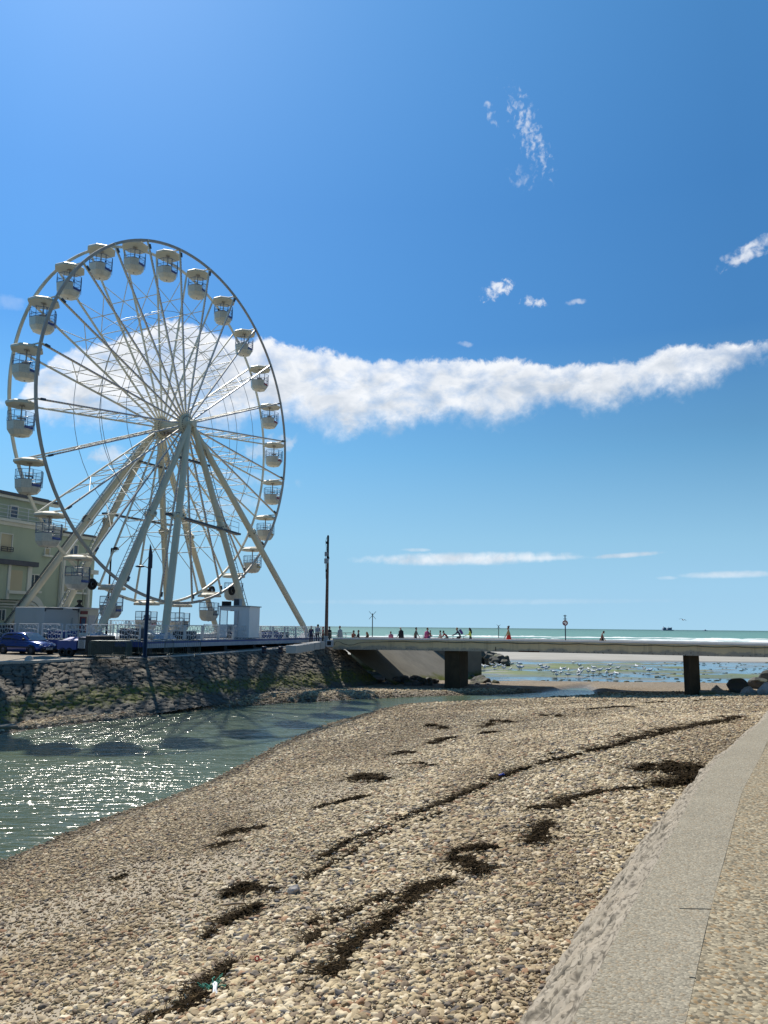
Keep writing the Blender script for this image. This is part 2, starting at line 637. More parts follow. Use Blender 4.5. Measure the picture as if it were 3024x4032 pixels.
M['beach'] = beach_mat()
M['flats'] = flats_mat()
M['river'] = water_mat('river_water', (.066, .094, .060), .17, 1.2, 4.0, .13, .095, .5)
M['pool'] = water_mat('pool_water', (.03, .065, .10), .1, 1.2, 5.0, .03, .01, .5)
M['sea'] = water_mat('sea_water', (.105, .215, .18), .42, .05, .25, 1.6, .5, .16, True)
M['stonewall'] = stonewall_mat()
M['quay_asphalt'] = concrete('quay_asphalt', (.30, .27, .22), (.24, .215, .18), .5, (.12, .11, .1), .5, .35, 30)
M['conc_cap'] = concrete('conc_cap', (.255, .226, .168), (.31, .278, .21), .8, (.14, .13, .105), .35, .42, 75)
M['aggregate'] = concrete('aggregate', (.235, .2, .135), (.30, .255, .175), .7, (.12, .1, .07), .25, .9, 55)
M['conc_rough'] = concrete('conc_rough', (.21, .18, .14), (.38, .335, .28), 4.5, (.08, .065, .045), .9)
_m = M['conc_rough']; _t = NT(_m.node_tree); _b = _m.node_tree.nodes['Principled BSDF']
_c = _b.inputs['Base Color'].links[0].from_socket
_sc = _t.ramp(_t.attr('cid'), [(0, (.19, .155, .105)), (.2, (.33, .285, .21)), (.45, (.25, .215, .16)), (.7, (.37, .32, .24)), (1, (.27, .22, .155))])
_c = _t.mix(.6, _c, _sc)
_c = _t.mix(_t.mr(_t.attr('crev'), .0, .16, .85, 0), _c, (.05, .042, .032))
_t.set(_b.inputs['Base Color'], _c)
M['conc_pale'] = concrete('conc_pale', (.44, .41, .35), (.52, .49, .43), .7, (.25, .22, .18), .4)
M['conc_slope'] = concrete('conc_slope', (.17, .155, .125), (.24, .22, .175), .45, (.1, .095, .075), .6, moss=-2.75)
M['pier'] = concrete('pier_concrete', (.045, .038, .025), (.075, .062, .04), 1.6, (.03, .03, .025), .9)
M['coping_white'] = concrete('coping_white', (.68, .67, .64), (.78, .77, .74), .6, (.5, .48, .45), .25)
M['block'] = concrete('white_block', (.45, .44, .41), (.55, .53, .49), .8, (.4, .38, .34), .4)


def beam_mat():
    m, t, b = mat('bridge_beam')
    pos = t.geo().outputs['Position']
    z = t.sep(pos)[2]
    n = t.noise(.8, 7, .65, pos); n2 = t.noise(6, 5, .65, pos)
    c = t.mix(t.mr(n, .3, .7), (.60, .50, .30), (.69, .585, .37))
    low = t.math('ADD', z, t.math('MULTIPLY', t.math('SUBTRACT', n, .5), 1.0))
    c = t.mix(t.mr(low, -.02, .12, .75, 0), c, (.27, .28, .26))
    pit = t.math('MULTIPLY', t.mr(low, -.1, .06, 1, 0), t.mr(n2, .56, .64))
    c = t.mix(pit, c, (.05, .05, .055))
    dr = t.noise(2.0, 4, .6, t.mapping(pos, (1, 1, .06)))
    c = t.mix(t.mr(dr, .55, .75, 0, .5), c, (.2, .17, .12))
    t.set(b.inputs['Base Color'], c)
    b.inputs['Roughness'].default_value = .85
    t.set(b.inputs['Normal'], t.bump(n2, .4, .015))
    return m


M['beam'] = beam_mat()


def render_wall(name, c):
    m, t, b = mat(name)
    pos = t.geo().outputs['Position']
    n = t.noise(.5, 6, .6, pos)
    dr = t.noise(1.4, 5, .6, t.mapping(pos, (1, 1, .08)))
    cc = t.mix(t.mr(n, .3, .7), c, tuple(x * 1.1 for x in c))
    cc = t.mix(t.mr(dr, .52, .8, 0, .35), cc, tuple(x * .6 for x in c))
    t.set(b.inputs['Base Color'], cc)
    b.inputs['Roughness'].default_value = .9
    t.set(b.inputs['Normal'], t.bump(t.noise(40, 3, .6, pos), .2, .01))
    return m


M['green_wall'] = render_wall('green_render', (.40, .455, .335))
M['trim_white'] = render_wall('white_trim', (.66, .65, .56))
M['shutter'] = render_wall('beige_shutter', (.50, .44, .29))
M['slate'] = simple('slate', (.07, .075, .09), .6)


def rock_mat(name, a, b_, mossy):
    m, t, b = mat(name)
    pos = t.geo().outputs['Position']
    n = t.noise(1.5, 7, .65, pos); n2 = t.noise(8, 5, .65, pos)
    c = t.mix(t.mr(n, .3, .7), a, b_)
    c = t.mix(t.mr(n2, .5, .8, 0, .5), c, tuple(x * .5 for x in a))
    if mossy:
        nz = t.sep(t.geo().outputs['Normal'])[2]
        f = t.math('MULTIPLY', t.mr(nz, .2, .8), t.mr(n, .45, .6))
        c = t.mix(f, c, (.055, .065, .018))
    t.set(b.inputs['Base Color'], c)
    b.inputs['Roughness'].default_value = .8
    t.set(b.inputs['Normal'], t.bump(n2, .6, .03))
    return m


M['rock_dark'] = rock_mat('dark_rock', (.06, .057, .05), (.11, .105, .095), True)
M['rock_grey'] = rock_mat('grey_rock', (.17, .16, .145), (.27, .255, .235), False)
M['rock_pale'] = rock_mat('pale_rock', (.42, .38, .34), (.55, .51, .46), False)


def weed_mat():
    m, t, b = mat('seaweed')
    pos = t.geo().outputs['Position']
    n = t.noise(14, 4, .6, pos)
    t.set(b.inputs['Base Color'], t.ramp(n, [(.3, (.013, .009, .004)), (.5, (.032, .020, .008)), (.66, (.075, .048, .019)), (.78, (.24, .17, .085))]))
    b.inputs['Roughness'].default_value = .8
    b.inputs['Specular IOR Level'].default_value = .06
    return m


M['weed'] = weed_mat()

# ================================================================== camera, sun, sky
cd = bpy.data.cameras.new('camera'); cam = bpy.data.objects.new('camera', cd); COL.objects.link(cam)
cd.sensor_fit = 'VERTICAL'; cd.sensor_height = 34.6; cd.sensor_width = 34.6 * .75
cd.lens = 34.6 * FPX / 4032.0
cd.clip_start = .1; cd.clip_end = 120000
R3 = Matrix((CAM_R, CAM_U, -CAM_F)).transposed()
cam.matrix_world = Matrix.Translation(EYEP) @ R3.to_4x4()
SC.camera = cam

sd = bpy.data.lights.new('sun', 'SUN'); sun = bpy.data.objects.new('sun', sd); COL.objects.link(sun)
sd.energy = 5.0; sd.angle = radians(.53); sd.color = (1, .93, .82)
sun.rotation_euler = SUNV.to_track_quat('Z', 'Y').to_euler()
sun.location = SUNV * 200

SC.view_settings.view_transform = 'Standard'; SC.view_settings.look = 'None'
SC.view_settings.exposure = 0.25; SC.view_settings.gamma = 1.0

W = bpy.data.worlds.new('World'); SC.world = W; W.use_nodes = True
wt = NT(W.node_tree)
bg = W.node_tree.nodes['Background']
sky = wt.n.new('ShaderNodeTexSky'); sky.sky_type = 'NISHITA'; sky.sun_disc = False
sky.sun_elevation = SUN_EL; sky.sun_rotation = SUN_AZ
sky.air_density = 1.0; sky.dust_density = .5; sky.ozone_density = 1.6; sky.altitude = 0
SKY_STR = .10
bg.inputs['Strength'].default_value = SKY_STR
gen = wt.new('ShaderNodeTexCoord').outputs['Generated']
sx = wt.sep(gen)
AZ = wt.math('MULTIPLY', wt.math('ARCTAN2', sx[0], sx[1]), 180 / pi)
EL = wt.math('MULTIPLY', wt.math('ARCSINE', sx[2]), 180 / pi)
hs = wt.new('ShaderNodeHueSaturation')
hs.inputs['Saturation'].default_value = 1.32; hs.inputs['Value'].default_value = .93; hs.inputs['Hue'].default_value = .497
wt.l.new(sky.outputs[0], hs.inputs['Color'])
skyh = wt.ramp(wt.mr(EL, 0, 44), [(0, (.33, .55, .715)), (.05, (.30, .525, .71)), (.14, (.26, .505, .71)), (.29, (.15, .40, .685)), (.47, (.066, .262, .615)), (.68, (.058, .25, .615)), (1, (.08, .30, .68))])
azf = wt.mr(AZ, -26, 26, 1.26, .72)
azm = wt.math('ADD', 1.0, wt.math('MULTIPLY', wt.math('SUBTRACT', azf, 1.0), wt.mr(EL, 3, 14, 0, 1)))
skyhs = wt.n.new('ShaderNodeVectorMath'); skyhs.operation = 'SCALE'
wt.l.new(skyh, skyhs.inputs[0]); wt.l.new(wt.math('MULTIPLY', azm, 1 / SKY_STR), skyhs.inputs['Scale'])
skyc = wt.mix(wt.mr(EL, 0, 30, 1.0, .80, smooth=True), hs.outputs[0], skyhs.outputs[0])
zen = wt.mr(EL, 44, 75, 1.0, .42, smooth=True)  # sky above and behind the view dimmed to cut fill light
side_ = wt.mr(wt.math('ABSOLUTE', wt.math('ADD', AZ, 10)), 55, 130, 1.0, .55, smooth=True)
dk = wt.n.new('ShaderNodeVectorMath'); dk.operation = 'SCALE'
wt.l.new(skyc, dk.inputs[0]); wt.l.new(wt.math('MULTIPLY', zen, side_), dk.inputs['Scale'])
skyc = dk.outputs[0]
dv = wt.comb(AZ, EL, 0.0)
CLOUD_W = tuple(x / SKY_STR for x in (.80, .82, .85))
CLOUD_G = tuple(x / SKY_STR for x in (.44, .50, .58))


def fcurve(pts):
    n = wt.n.new('ShaderNodeFloatCurve')
    c = n.mapping.curves[0]
    P = sorted([((a + 35) / 70, (e + 5) / 45) for a, e in pts])
    c.points[0].location = P[0]; c.points[1].location = P[-1]
    for p in P[1:-1]: c.points.new(*p)
    for p in c.points: p.handle_type = 'VECTOR'
    n.mapping.extend = 'HORIZONTAL'
    n.mapping.update()
    wt.l.new(wt.math('DIVIDE', wt.math('ADD', AZ, 35), 70), n.inputs['Value'])
    return wt.math('SUBTRACT', wt.math('MULTIPLY', n.outputs[0], 45), 5)


up_px = [(-200, 1600), (60, 1570), (110, 1500), (190, 1420), (300, 1360), (420, 1345), (550, 1310), (640, 1265), (720, 1262), (800, 1290), (900, 1330), (1040, 1330), (1120, 1352), (1200, 1372), (1320, 1385),
         (1450, 1418), (1560, 1420), (1640, 1412), (1780, 1410), (1880, 1430), (1980, 1412), (2080, 1420), (2200, 1440), (2300, 1428), (2400, 1420), (2500, 1425), (2560, 1395), (2620, 1372), (2680, 1358), (2740, 1366), (2850, 1362), (3024, 1332), (3150, 1345)]
lo_px = [(-200, 1605), (60, 1590), (130, 1665), (300, 1672), (520, 1672), (700, 1690), (900, 1690), (1060, 1640), (1150, 1650), (1240, 1690), (1290, 1725), (1360, 1725), (1440, 1700), (1560, 1690), (1700, 1655), (1820, 1650),
         (1900, 1682), (1960, 1680), (2050, 1650), (2120, 1610), (2200, 1590), (2330, 1625), (2420, 1610), (2480, 1570), (2580, 1545), (2680, 1560), (2720, 1545), (2800, 1520), (2900, 1458), (3024, 1392), (3150, 1352)]
UP = fcurve([azel(*p) for p in up_px]); LO = fcurve([azel(*p) for p in lo_px])
n_big = wt.noise(.55, 8, .6, dv, .3)
n_fine = wt.noise(1.6, 8, .62, wt.mapping(dv, (1, 1, 1), (0, 0, -.5)), .2)
nb = wt.math('SUBTRACT', n_big, .5); nf = wt.math('SUBTRACT', n_fine, .5)
du = wt.math('ADD', wt.math('SUBTRACT', UP, EL), wt.math('ADD', wt.math('MULTIPLY', nb, 1.6), wt.math('MULTIPLY', nf, .8)))
dl = wt.math('ADD', wt.math('SUBTRACT', EL, LO), wt.math('ADD', wt.math('MULTIPLY', nb, 2.6), wt.math('MULTIPLY', nf, 1.4)))
m1 = wt.math('MULTIPLY', wt.mr(du, -.12, .35, smooth=True), wt.mr(dl, -.5, 1.7, smooth=True))
holes = wt.mr(wt.noise(.33, 6, .6, wt.mapping(dv, (1, 1.6, 1), (0, 0, 0), (3.1, 1.7, 0)), .2), .34, .54, .5, 1)
m1 = wt.math('MULTIPLY', m1, holes)
# grey belly away from the bright top edge
sh = wt.math('MULTIPLY', wt.mr(du, .2, 1.3, smooth=True), wt.mr(wt.noise(.42, 6, .55, wt.mapping(dv, (.8, 1.2, 1), (0, 0, 0), (7, 2, 0)), .5), .38, .68))
ccol = wt.mix(wt.math('MULTIPLY', sh, .85), CLOUD_W, CLOUD_G)
masks = [wt.math('MULTIPLY', m1, .97)]


PN = [wt.noise(sc_, 5, .55, wt.mapping(dv, (1, 1, 1), (0, 0, ro_), (of_, of_ * .7, 0)), .3) for sc_, ro_, of_ in ((1.25, -.1, 3.0), (2.0, .5, 7.0), (2.4, 1.1, 1.0))]


def puff(px, py, rx, ry, rot, dens, ns=1.3, amp=1.6, seed=0.0, thr=.0, soft=1.25):
    a, e = azel(px, py)
    k = math.degrees(1 / FPX)
    c, s_ = cos(rot), sin(rot)
    da = wt.math('SUBTRACT', AZ, a); de = wt.math('SUBTRACT', EL, e)
    uu = wt.math('DIVIDE', wt.math('ADD', wt.math('MULTIPLY', da, c), wt.math('MULTIPLY', de, s_)), rx * k)
    vv = wt.math('DIVIDE', wt.math('SUBTRACT', wt.math('MULTIPLY', de, c), wt.math('MULTIPLY', da, s_)), ry * k)
    r2 = wt.math('ADD', wt.math('MULTIPLY', uu, uu), wt.math('MULTIPLY', vv, vv))
    nn = PN[0 if ns < 1.45 else 1 if ns < 2.2 else 2]
    d = wt.math('ADD', wt.math('SUBTRACT', 1.0, r2), wt.math('MULTIPLY', wt.math('SUBTRACT', nn, .5), amp * 2))
    masks.append(wt.math('MULTIPLY', wt.mr(d, thr, thr + soft, smooth=True), dens))


# wispy plume upper right
puff(2085, 520, 190, 60, radians(-62), .62, 2.6, 2.3, 1.0, .3, 1.9)
puff(2060, 700, 75, 55, 0, .30, 1.6, 2.2, 2.0, .5, 1.6)
puff(1925, 440, 70, 28, radians(-55), .4, 2.0, 2.4, 3.0, .6, 1.4)
puff(1960, 1140, 78, 38, radians(20), .8, 1.8, 1.9, 4.0, .15)
puff(2100, 1190, 52, 26, radians(-10), .72, 1.9, 1.9, 5.0, .15)
puff(2270, 1188, 48, 12, 0, .4, 1.9, 1.2, 6.0)
puff(1830, 1355, 42, 12, radians(-8), .3, 2.0, 1.2, 7.0)
puff(2960, 985, 120, 38, radians(17), .75, 1.2, 1.7, 8.0, .1)
puff(1830, 2200, 480, 30, radians(1.0), .85, 1.3, .62, 9.0)
puff(2050, 2198, 290, 16, radians(.6), .7, 1.3, .6, 9.6)
puff(1640, 2165, 70, 9, 0, .4, 1.5, .6, 10.0)
puff(2465, 2186, 150, 12, radians(3), .7, 1.2, .6, 11.0)
puff(2880, 2262, 190, 16, radians(.5), .55, 1.0, .5, 12.0)
puff(2625, 2276, 45, 9, 0, .3, 1.3, .6, 13.0)
puff(430, 1790, 90, 40, radians(10), .6, 1.1, 1.5, 14.0)
puff(1060, 1760, 130, 45, radians(20), .5, 1.1, 1.8, 15.0)
puff(900, 1990, 200, 35, radians(14), .28, 1.0, 1.5, 16.0)
puff(30, 1190, 70, 30, 0, .16, 1.0, 1.2, 17.0)
puff(940, 1880, 260, 30, radians(-4), .22, .9, 1.4, 18.0)
puff(1850, 2370, 900, 14, radians(.5), .16, .7, .5, 19.0)
tot = masks[0]
for k in masks[1:]:
    tot = wt.math('MAXIMUM', tot, k)
# thin veil of high haze on the sun side
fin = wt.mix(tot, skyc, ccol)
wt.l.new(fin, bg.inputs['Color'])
SC.cycles.use_denoising = True
SC.cycles.max_bounces = 6; SC.cycles.diffuse_bounces = 2; SC.cycles.glossy_bounces = 3; SC.cycles.transparent_max_bounces = 10
W.cycles.sampling_method = 'MANUAL'; W.cycles.sample_map_resolution = 1024

# ================================================================== ground lines
WZ0, WZ1 = -3.0, -3.3


def water_z(D):
    return WZ0 + (WZ1 - WZ0) * float(sstep(36, 58, np.float64(D)))


def solve_w(x, y, zf):
    z = -3.1
    for _ in range(12):
        p = at_z(x, y, z); z = zf(p.y)
    return p


near_px = [(0, 3394), (130, 3342), (260, 3285), (456, 3208), (640, 3150), (820, 3081), (960, 3010), (1094, 2935), (1180, 2897), (1276, 2858), (1360, 2832), (1440, 2812), (1520, 2790), (1604, 2772), (1760, 2763), (1900, 2757), (2060, 2751), (2200, 2742), (2360, 2735)]
far_px = [(0, 2892), (50, 2884), (150, 2868), (300, 2852), (437, 2835), (640, 2812), (857, 2789), (1000, 2778), (1100, 2770), (1276, 2762), (1420, 2753), (1568, 2746), (1700, 2741), (1850, 2737), (2000, 2733), (2150, 2724), (2300, 2702)]
near_w = [solve_w(*p, water_z).xy.to_tuple() for p in near_px]
far_w = [solve_w(*p, water_z).xy.to_tuple() for p in far_px]
river_poly = [(-9.5, -12), (-8.4, 4), (-7.8, 11)] + near_w + far_w[::-1] + [(-20, 31), (-24, 18), (-26, -12)]
RP = np.array(river_poly)


def poly_sd(X, Y, P):
    """signed distance, negative inside"""
    d = np.full(X.shape, 1e9); ins = np.zeros(X.shape, bool)
    n = len(P)
    for i in range(n):
        a = P[i]; b = P[(i + 1) % n]
        ex, ey = b[0] - a[0], b[1] - a[1]
        wx, wy = X - a[0], Y - a[1]
        tt = np.clip((wx * ex + wy * ey) / (ex * ex + ey * ey + 1e-12), 0, 1)
        d = np.minimum(d, np.hypot(wx - ex * tt, wy - ey * tt))
        c = ((a[1] > Y) != (b[1] > Y)) & (X < (b[0] - a[0]) * (Y - a[1]) / (b[1] - a[1] + 1e-12) + a[0])
        ins ^= c
    return np.where(ins, -d, d)


# edge line of the sea-wall cap, seen at the right
CAPL = [(-5.2, -7.0), (-2.7, -2.6), (-1.15, 0.1), (.05, 2.2), (.78, 3.53), (1.27, 4.53), (1.86, 5.67), (2.51, 6.94), (3.12, 8.12), (4.13, 10.0), (5.2, 11.75), (7.61, 15.6), (12.2, 23.5), (19, 35), (29.5, 53)]
capL = np.array(CAPL)
cap_poly = np.array(list(CAPL) + [(60, 53), (60, -7)])


def cap_dist(X, Y):
    return poly_sd(X, Y, cap_poly)   # >0 on the beach side


def zwall(Y):
    a = np.interp(Y, [-8, 4, 10, 14, 18, 24, 34, 46, 56, 70], [-.9, -.9, -.92, -.72, -.62, -.95, -1.75, -2.4, -2.75, -2.9])
    return a


def line_d(X, Y, P):
    d = np.full(X.shape, 1e9)
    for a, b in zip(P[:-1], P[1:]):
        ex, ey = b[0] - a[0], b[1] - a[1]
        tt = np.clip(((X - a[0]) * ex + (Y - a[1]) * ey) / (ex * ex + ey * ey + 1e-12), 0, 1)
        d = np.minimum(d, np.hypot(X - a[0] - ex * tt, Y - a[1] - ey * tt))
    return d


def beach_z_arr(X, Y):
    dr = poly_sd(X, Y, RP)
    dw = np.maximum(cap_dist(X, Y) - .8, 0.02)
    wz = WZ0 + (WZ1 - WZ0) * sstep(36, 58, Y)
    dp = np.maximum(dr, 0)
    t = dp / (dp + dw)
    t = .55 * t + .45 * t * t * (3 - 2 * t)
    zmax = zwall(Y)
    z = wz + (zmax - wz) * t
    # far bank: gentle rise to the foot of the quay slope
    lf = sstep(-.8, .8, line_d(X, Y, near_w) - line_d(X, Y, far_w)) * (Y > 20)
    z = z * (1 - lf) + (wz + np.minimum(dp * .40, np.interp(Y, [30, 38, 41, 44, 53, 60], [.05, .1, .2, .52, .5, .22]))) * lf
    z = np.minimum(z, wz + dp * .35)
    z = np.where(dr < 0, wz - np.minimum(-dr * .16, .7), z)
    berm = (fbm(X * .22, Y * .22, 3, 3) - .5) * .22 * sstep(1, 5, dp)
    z = z + berm + (fbm(X * 1.3, Y * 1.3, 3, 9) - .5) * .05 * sstep(.2, 1.5, dp)
    return z, dr


def beach_z(x, y):
    return float(beach_z_arr(np.array([[x]], float), np.array([[y]], float))[0][0, 0])


def on_beach(px, py):
    """world point on the beach seen at a photo position"""
    z = -1.8; p = None
    for _ in range(25):
        p = at_z(px, py, z)
        z = .5 * z + .5 * beach_z(p.x, p.y)
    return Vector((p.x, p.y, beach_z(p.x, p.y)))


# ------------------------------------------------------------------ beach terrain
ys = np.concatenate([np.arange(-9, 14, .14), np.arange(14, 30, .24), np.arange(30, 72, .4)])
xs = np.concatenate([np.arange(-34, -12, .6), np.arange(-12, 9, .16), np.arange(9, 40, .5)])
X, Y = np.meshgrid(xs, ys)
Z, DR = beach_z_arr(X, Y)
wet = np.clip(1 - sstep(.05, .75, DR + (fbm(X * .6, Y * .6, 4, 21) - .5) * .7), 0, 1)
sandm = sstep(.52, .66, fbm(X * .28 + 4, Y * .45, 4, 31)) * sstep(.4, 2, DR) * (1 - sstep(6, 8.5, DR)) * (1 - sstep(19, 24, Y))
beach = grid_obj('shingle_beach', np.stack([X, Y, Z], -1), M['beach'], cols={'wet': wet, 'sand': np.clip(sandm, 0, 1)})
tag(beach, kind='structure')

# ------------------------------------------------------------------ pebbles (stuff)
step = .22
py_ = np.concatenate([np.arange(2.2, 16, .2), np.arange(16, 34, .3), np.arange(34, 62, .45)])
px_ = np.concatenate([np.arange(-22, -8, .4), np.arange(-8, 9, .2), np.arange(9, 30, .4)])
X2, Y2 = np.meshgrid(px_, py_)
Z2, DR2 = beach_z_arr(X2, Y2)
cdist = cap_dist(X2, Y2)
fr = np.hypot(X2, Y2)
infr = (np.abs(X2) < (Y2 + 1.2) * .53 + 1.0)
d0 = np.interp(fr, [3, 9, 14, 22, 32, 45, 62], [2000, 1750, 1200, 640, 300, 160, 90])
pz = np.interp(fr, [3, 8, 14, 22, 32, 45, 62], [.0165, .0162, .017, .0205, .0265, .0335, .044])
patch = fbm(X2 * .5, Y2 * .5, 4, 41)
sm2 = sstep(.52, .66, fbm(X2 * .28 + 4, Y2 * .45, 4, 31)) * (1 - sstep(6, 8.5, DR2)) * (1 - sstep(19, 24, Y2)) * sstep(.4, 2, DR2)
dens = d0 * (.65 + .7 * patch) * (1 - .72 * np.clip(sm2, 0, 1))
dens = np.where((DR2 > -.15) & (cdist > .62) & infr, dens, 0)
cell = (dens[:-1, :-1] + dens[1:, :-1] + dens[:-1, 1:] + dens[1:, 1:]) > 0
bigp = fbm(X2 * .35 + 9, Y2 * .35, 3, 51)
bands = fbm(DR2 * .55 + 3, Y2 * .06, 3, 57)
size = pz * (.62 + .55 * bigp) * (.7 + .65 * bands)
wetp = np.clip(1 - sstep(.05, .75, DR2 + (fbm(X2 * .6, Y2 * .6, 4, 21) - .5) * .7), 0, 1)
bandc = sstep(.48, .66, fbm(DR2 * .45 + 11, Y2 * .09 + X2 * .05, 4, 59))
peb = grid_obj('pebbles', np.stack([X2, Y2, Z2 + .006], -1), M['pebble'], cols={'dens': dens, 'psize': size, 'wet': wetp, 'band': bandc}, keep=cell)
tag(peb, 'loose cream, tan and grey pebbles covering the beach', 'pebbles', kind='stuff')


def pebble_nodes():
    g = bpy.data.node_groups.new('scatter_pebbles', 'GeometryNodeTree')
    g.interface.new_socket('Geometry', in_out='INPUT', socket_type='NodeSocketGeometry')
    g.interface.new_socket('Geometry', in_out='OUTPUT', socket_type='NodeSocketGeometry')
    N = g.nodes; L = g.links
    gi = N.new('NodeGroupInput'); go = N.new('NodeGroupOutput')

    def attr(nm):
        a = N.new('GeometryNodeInputNamedAttribute'); a.data_type = 'FLOAT'; a.inputs['Name'].default_value = nm
        return a.outputs['Attribute']

    def rnd(typ, lo, hi, seed):
        r = N.new('FunctionNodeRandomValue'); r.data_type = typ
        k = {'FLOAT_VECTOR': (0, 1, 0), 'FLOAT': (2, 3, 1)}[typ]
        r.inputs[k[0]].default_value = lo; r.inputs[k[1]].default_value = hi
        r.inputs['Seed'].default_value = seed
        return r.outputs[k[2]]
    dp = N.new('GeometryNodeDistributePointsOnFaces'); dp.distribute_method = 'RANDOM'
    L.new(gi.outputs[0], dp.inputs['Mesh']); L.new(attr('dens'), dp.inputs['Density'])
    j = N.new('GeometryNodeGeometryToInstance')
    for k in range(6):
        ic = N.new('GeometryNodeMeshIcoSphere'); ic.inputs['Radius'].default_value = 1.0; ic.inputs['Subdivisions'].default_value = 3 if k < 6 else 2
        sp = N.new('GeometryNodeSetPosition')
        po = N.new('GeometryNodeInputPosition')
        nz = N.new('ShaderNodeTexNoise'); nz.noise_dimensions = '4D'
        nz.inputs['Scale'].default_value = .75; nz.inputs['Detail'].default_value = 1.0; nz.inputs['W'].default_value = 3.3 * k + .7
        L.new(po.outputs[0], nz.inputs['Vector'])
        sb = N.new('ShaderNodeVectorMath'); sb.operation = 'SUBTRACT'; sb.inputs[1].default_value = (.5, .5, .5)
        L.new(nz.outputs['Color'], sb.inputs[0])
        sc = N.new('ShaderNodeVectorMath'); sc.operation = 'SCALE'; sc.inputs['Scale'].default_value = 1.5
        L.new(sb.outputs[0], sc.inputs[0])
        L.new(ic.outputs['Mesh'], sp.inputs['Geometry']); L.new(sc.outputs[0], sp.inputs['Offset'])
        ss = N.new('GeometryNodeSetShadeSmooth')
        L.new(sp.outputs[0], ss.inputs[0])
        tr = N.new('GeometryNodeTransform')
        tr.inputs['Scale'].default_value = [(1.25, .85, .5), (1.05, .95, .6), (1.4, .75, .55), (1.0, .9, .75), (1.2, 1.0, .42), (1.1, .8, .65)][k]
        L.new(ss.outputs[0], tr.inputs[0])
        L.new(tr.outputs[0], j.inputs[0])
    ip = N.new('GeometryNodeInstanceOnPoints')
    L.new(dp.outputs['Points'], ip.inputs['Points']); L.new(j.outputs[0], ip.inputs['Instance'])
    ip.inputs['Pick Instance'].default_value = True
    L.new(rnd('FLOAT_VECTOR', (-.3, -.3, 0), (.3, .3, 6.283), 3), ip.inputs['Rotation'])
    # size: many small, a few big
    pw = N.new('ShaderNodeMath'); pw.operation = 'POWER'; pw.inputs[1].default_value = 6.0
    L.new(rnd('FLOAT', 0., 1., 5), pw.inputs[0])
    ma = N.new('ShaderNodeMath'); ma.operation = 'MULTIPLY_ADD'; ma.inputs[1].default_value = 2.3; ma.inputs[2].default_value = .6
    L.new(pw.outputs[0], ma.inputs[0])
    mu = N.new('ShaderNodeMath'); mu.operation = 'MULTIPLY'
    L.new(ma.outputs[0], mu.inputs[0]); L.new(attr('psize'), mu.inputs[1])
    L.new(mu.outputs[0], ip.inputs['Scale'])
    sm = N.new('GeometryNodeSetMaterial'); sm.inputs['Material'].default_value = M['pebble']
    L.new(ip.outputs[0], sm.inputs[0])
    L.new(sm.outputs[0], go.inputs[0])
    return g


md = peb.modifiers.new('pebbles', 'NODES'); md.node_group = pebble_nodes()

# ------------------------------------------------------------------ river water
ys = np.arange(-12, 66.5, .45); xs = np.arange(-27, 18, .5)
X, Y = np.meshgrid(xs, ys)
dd = poly_sd(X, Y, RP)
kp = (dd[:-1, :-1] < .9)
Zw = WZ0 + (WZ1 - WZ0) * sstep(36, 58, Y)
riv = grid_obj('channel_water', np.stack([X, Y, Zw], -1), M['river'], keep=kp)
tag(riv, kind='structure')

# ------------------------------------------------------------------ tidal flats beyond the bridge, sea
ys = np.concatenate([np.arange(60, 150, .7), np.arange(150, 380, 4)])
xs = np.concatenate([np.arange(-60, -4, 3), np.arange(-4, 74, .7), np.arange(74, 330, 5)])
X, Y = np.meshgrid(xs, ys)
shing = (1 - sstep(70, 76, Y + (fbm(X * .2, Y * .2, 3, 61) - .5) * 7)) * sstep(2, 6, X)
shing = np.clip(shing * (1 - sstep(17, 21, X + (Y - 66) * .2)) + (1 - sstep(64.5, 67.5, Y + (X - 24) * .2)) * sstep(14, 19, X), 0, 1)
base = np.where(Y < 128, -3.58, -3.44) + .22 * sstep(122, 134, Y) - .5 * sstep(300, 345, Y)
sandy = sstep(9, 20, 24 - X + (Y - 80) * .10) * (1 - sstep(78, 92, Y))     # dry sand tongue at the left
bumps = (fbm(X * .14, Y * .45, 5, 71) - .5)
Zf = base + bumps * np.where(Y < 124, .30, .06) + .17 * shing + .10 * np.clip(sandy, 0, 1)
Zf = np.where(Y < 66, Zf - .35 * sstep(66, 61, Y), Zf)
alg = sstep(.43, .56, fbm(X * .11 + 3, Y * .3, 5, 81)) * sstep(78, 86, Y) * (1 - sstep(122, 127, Y)) * (1 - .75 * sstep(40, 52, X))
alg2 = sstep(.5, .6, fbm(X * .3, Y * .5, 4, 85)) * (1 - sstep(74, 80, Y)) * sstep(67, 69, Y) * (1 - sstep(11, 14, X))
alg = np.clip(np.maximum(alg, alg2), 0, 1)
Zf = Zf + .17 * alg * (Y < 124)
POOLZ = -3.50
wetf = np.clip(1 - sstep(POOLZ, POOLZ + .16, Zf), 0, 1)
flats = grid_obj('tidal_flats', np.stack([X, Y, Zf], -1), M['flats'], cols={'algae': alg, 'shingle': shing, 'wet': wetf})
tag(flats, kind='structure')
pw = MB()
pw.add([(-6, 66, POOLZ), (80, 66, POOLZ), (80, 130, POOLZ), (-6, 130, POOLZ)], [(0, 1, 2, 3)])
tag(pw.build('tidal_pool_water', M['pool']), kind='structure')

sea_rows = [300, 340, 420, 600, 1000, 2500, 8000, 30000, 90000]
sv = []; sf = []
for r in sea_rows:
    for k in range(9):
        sv.append(((-1.1 + 2.2 * k / 8) * (r + 150), r, -3.72))
for i in range(len(sea_rows) - 1):
    for k in range(8):
        a = i * 9 + k
        sf.append((a, a + 1, a + 10, a + 9))
sea = MB(); sea.add(sv, sf); so = sea.build('sea', M['sea']); tag(so, kind='structure')

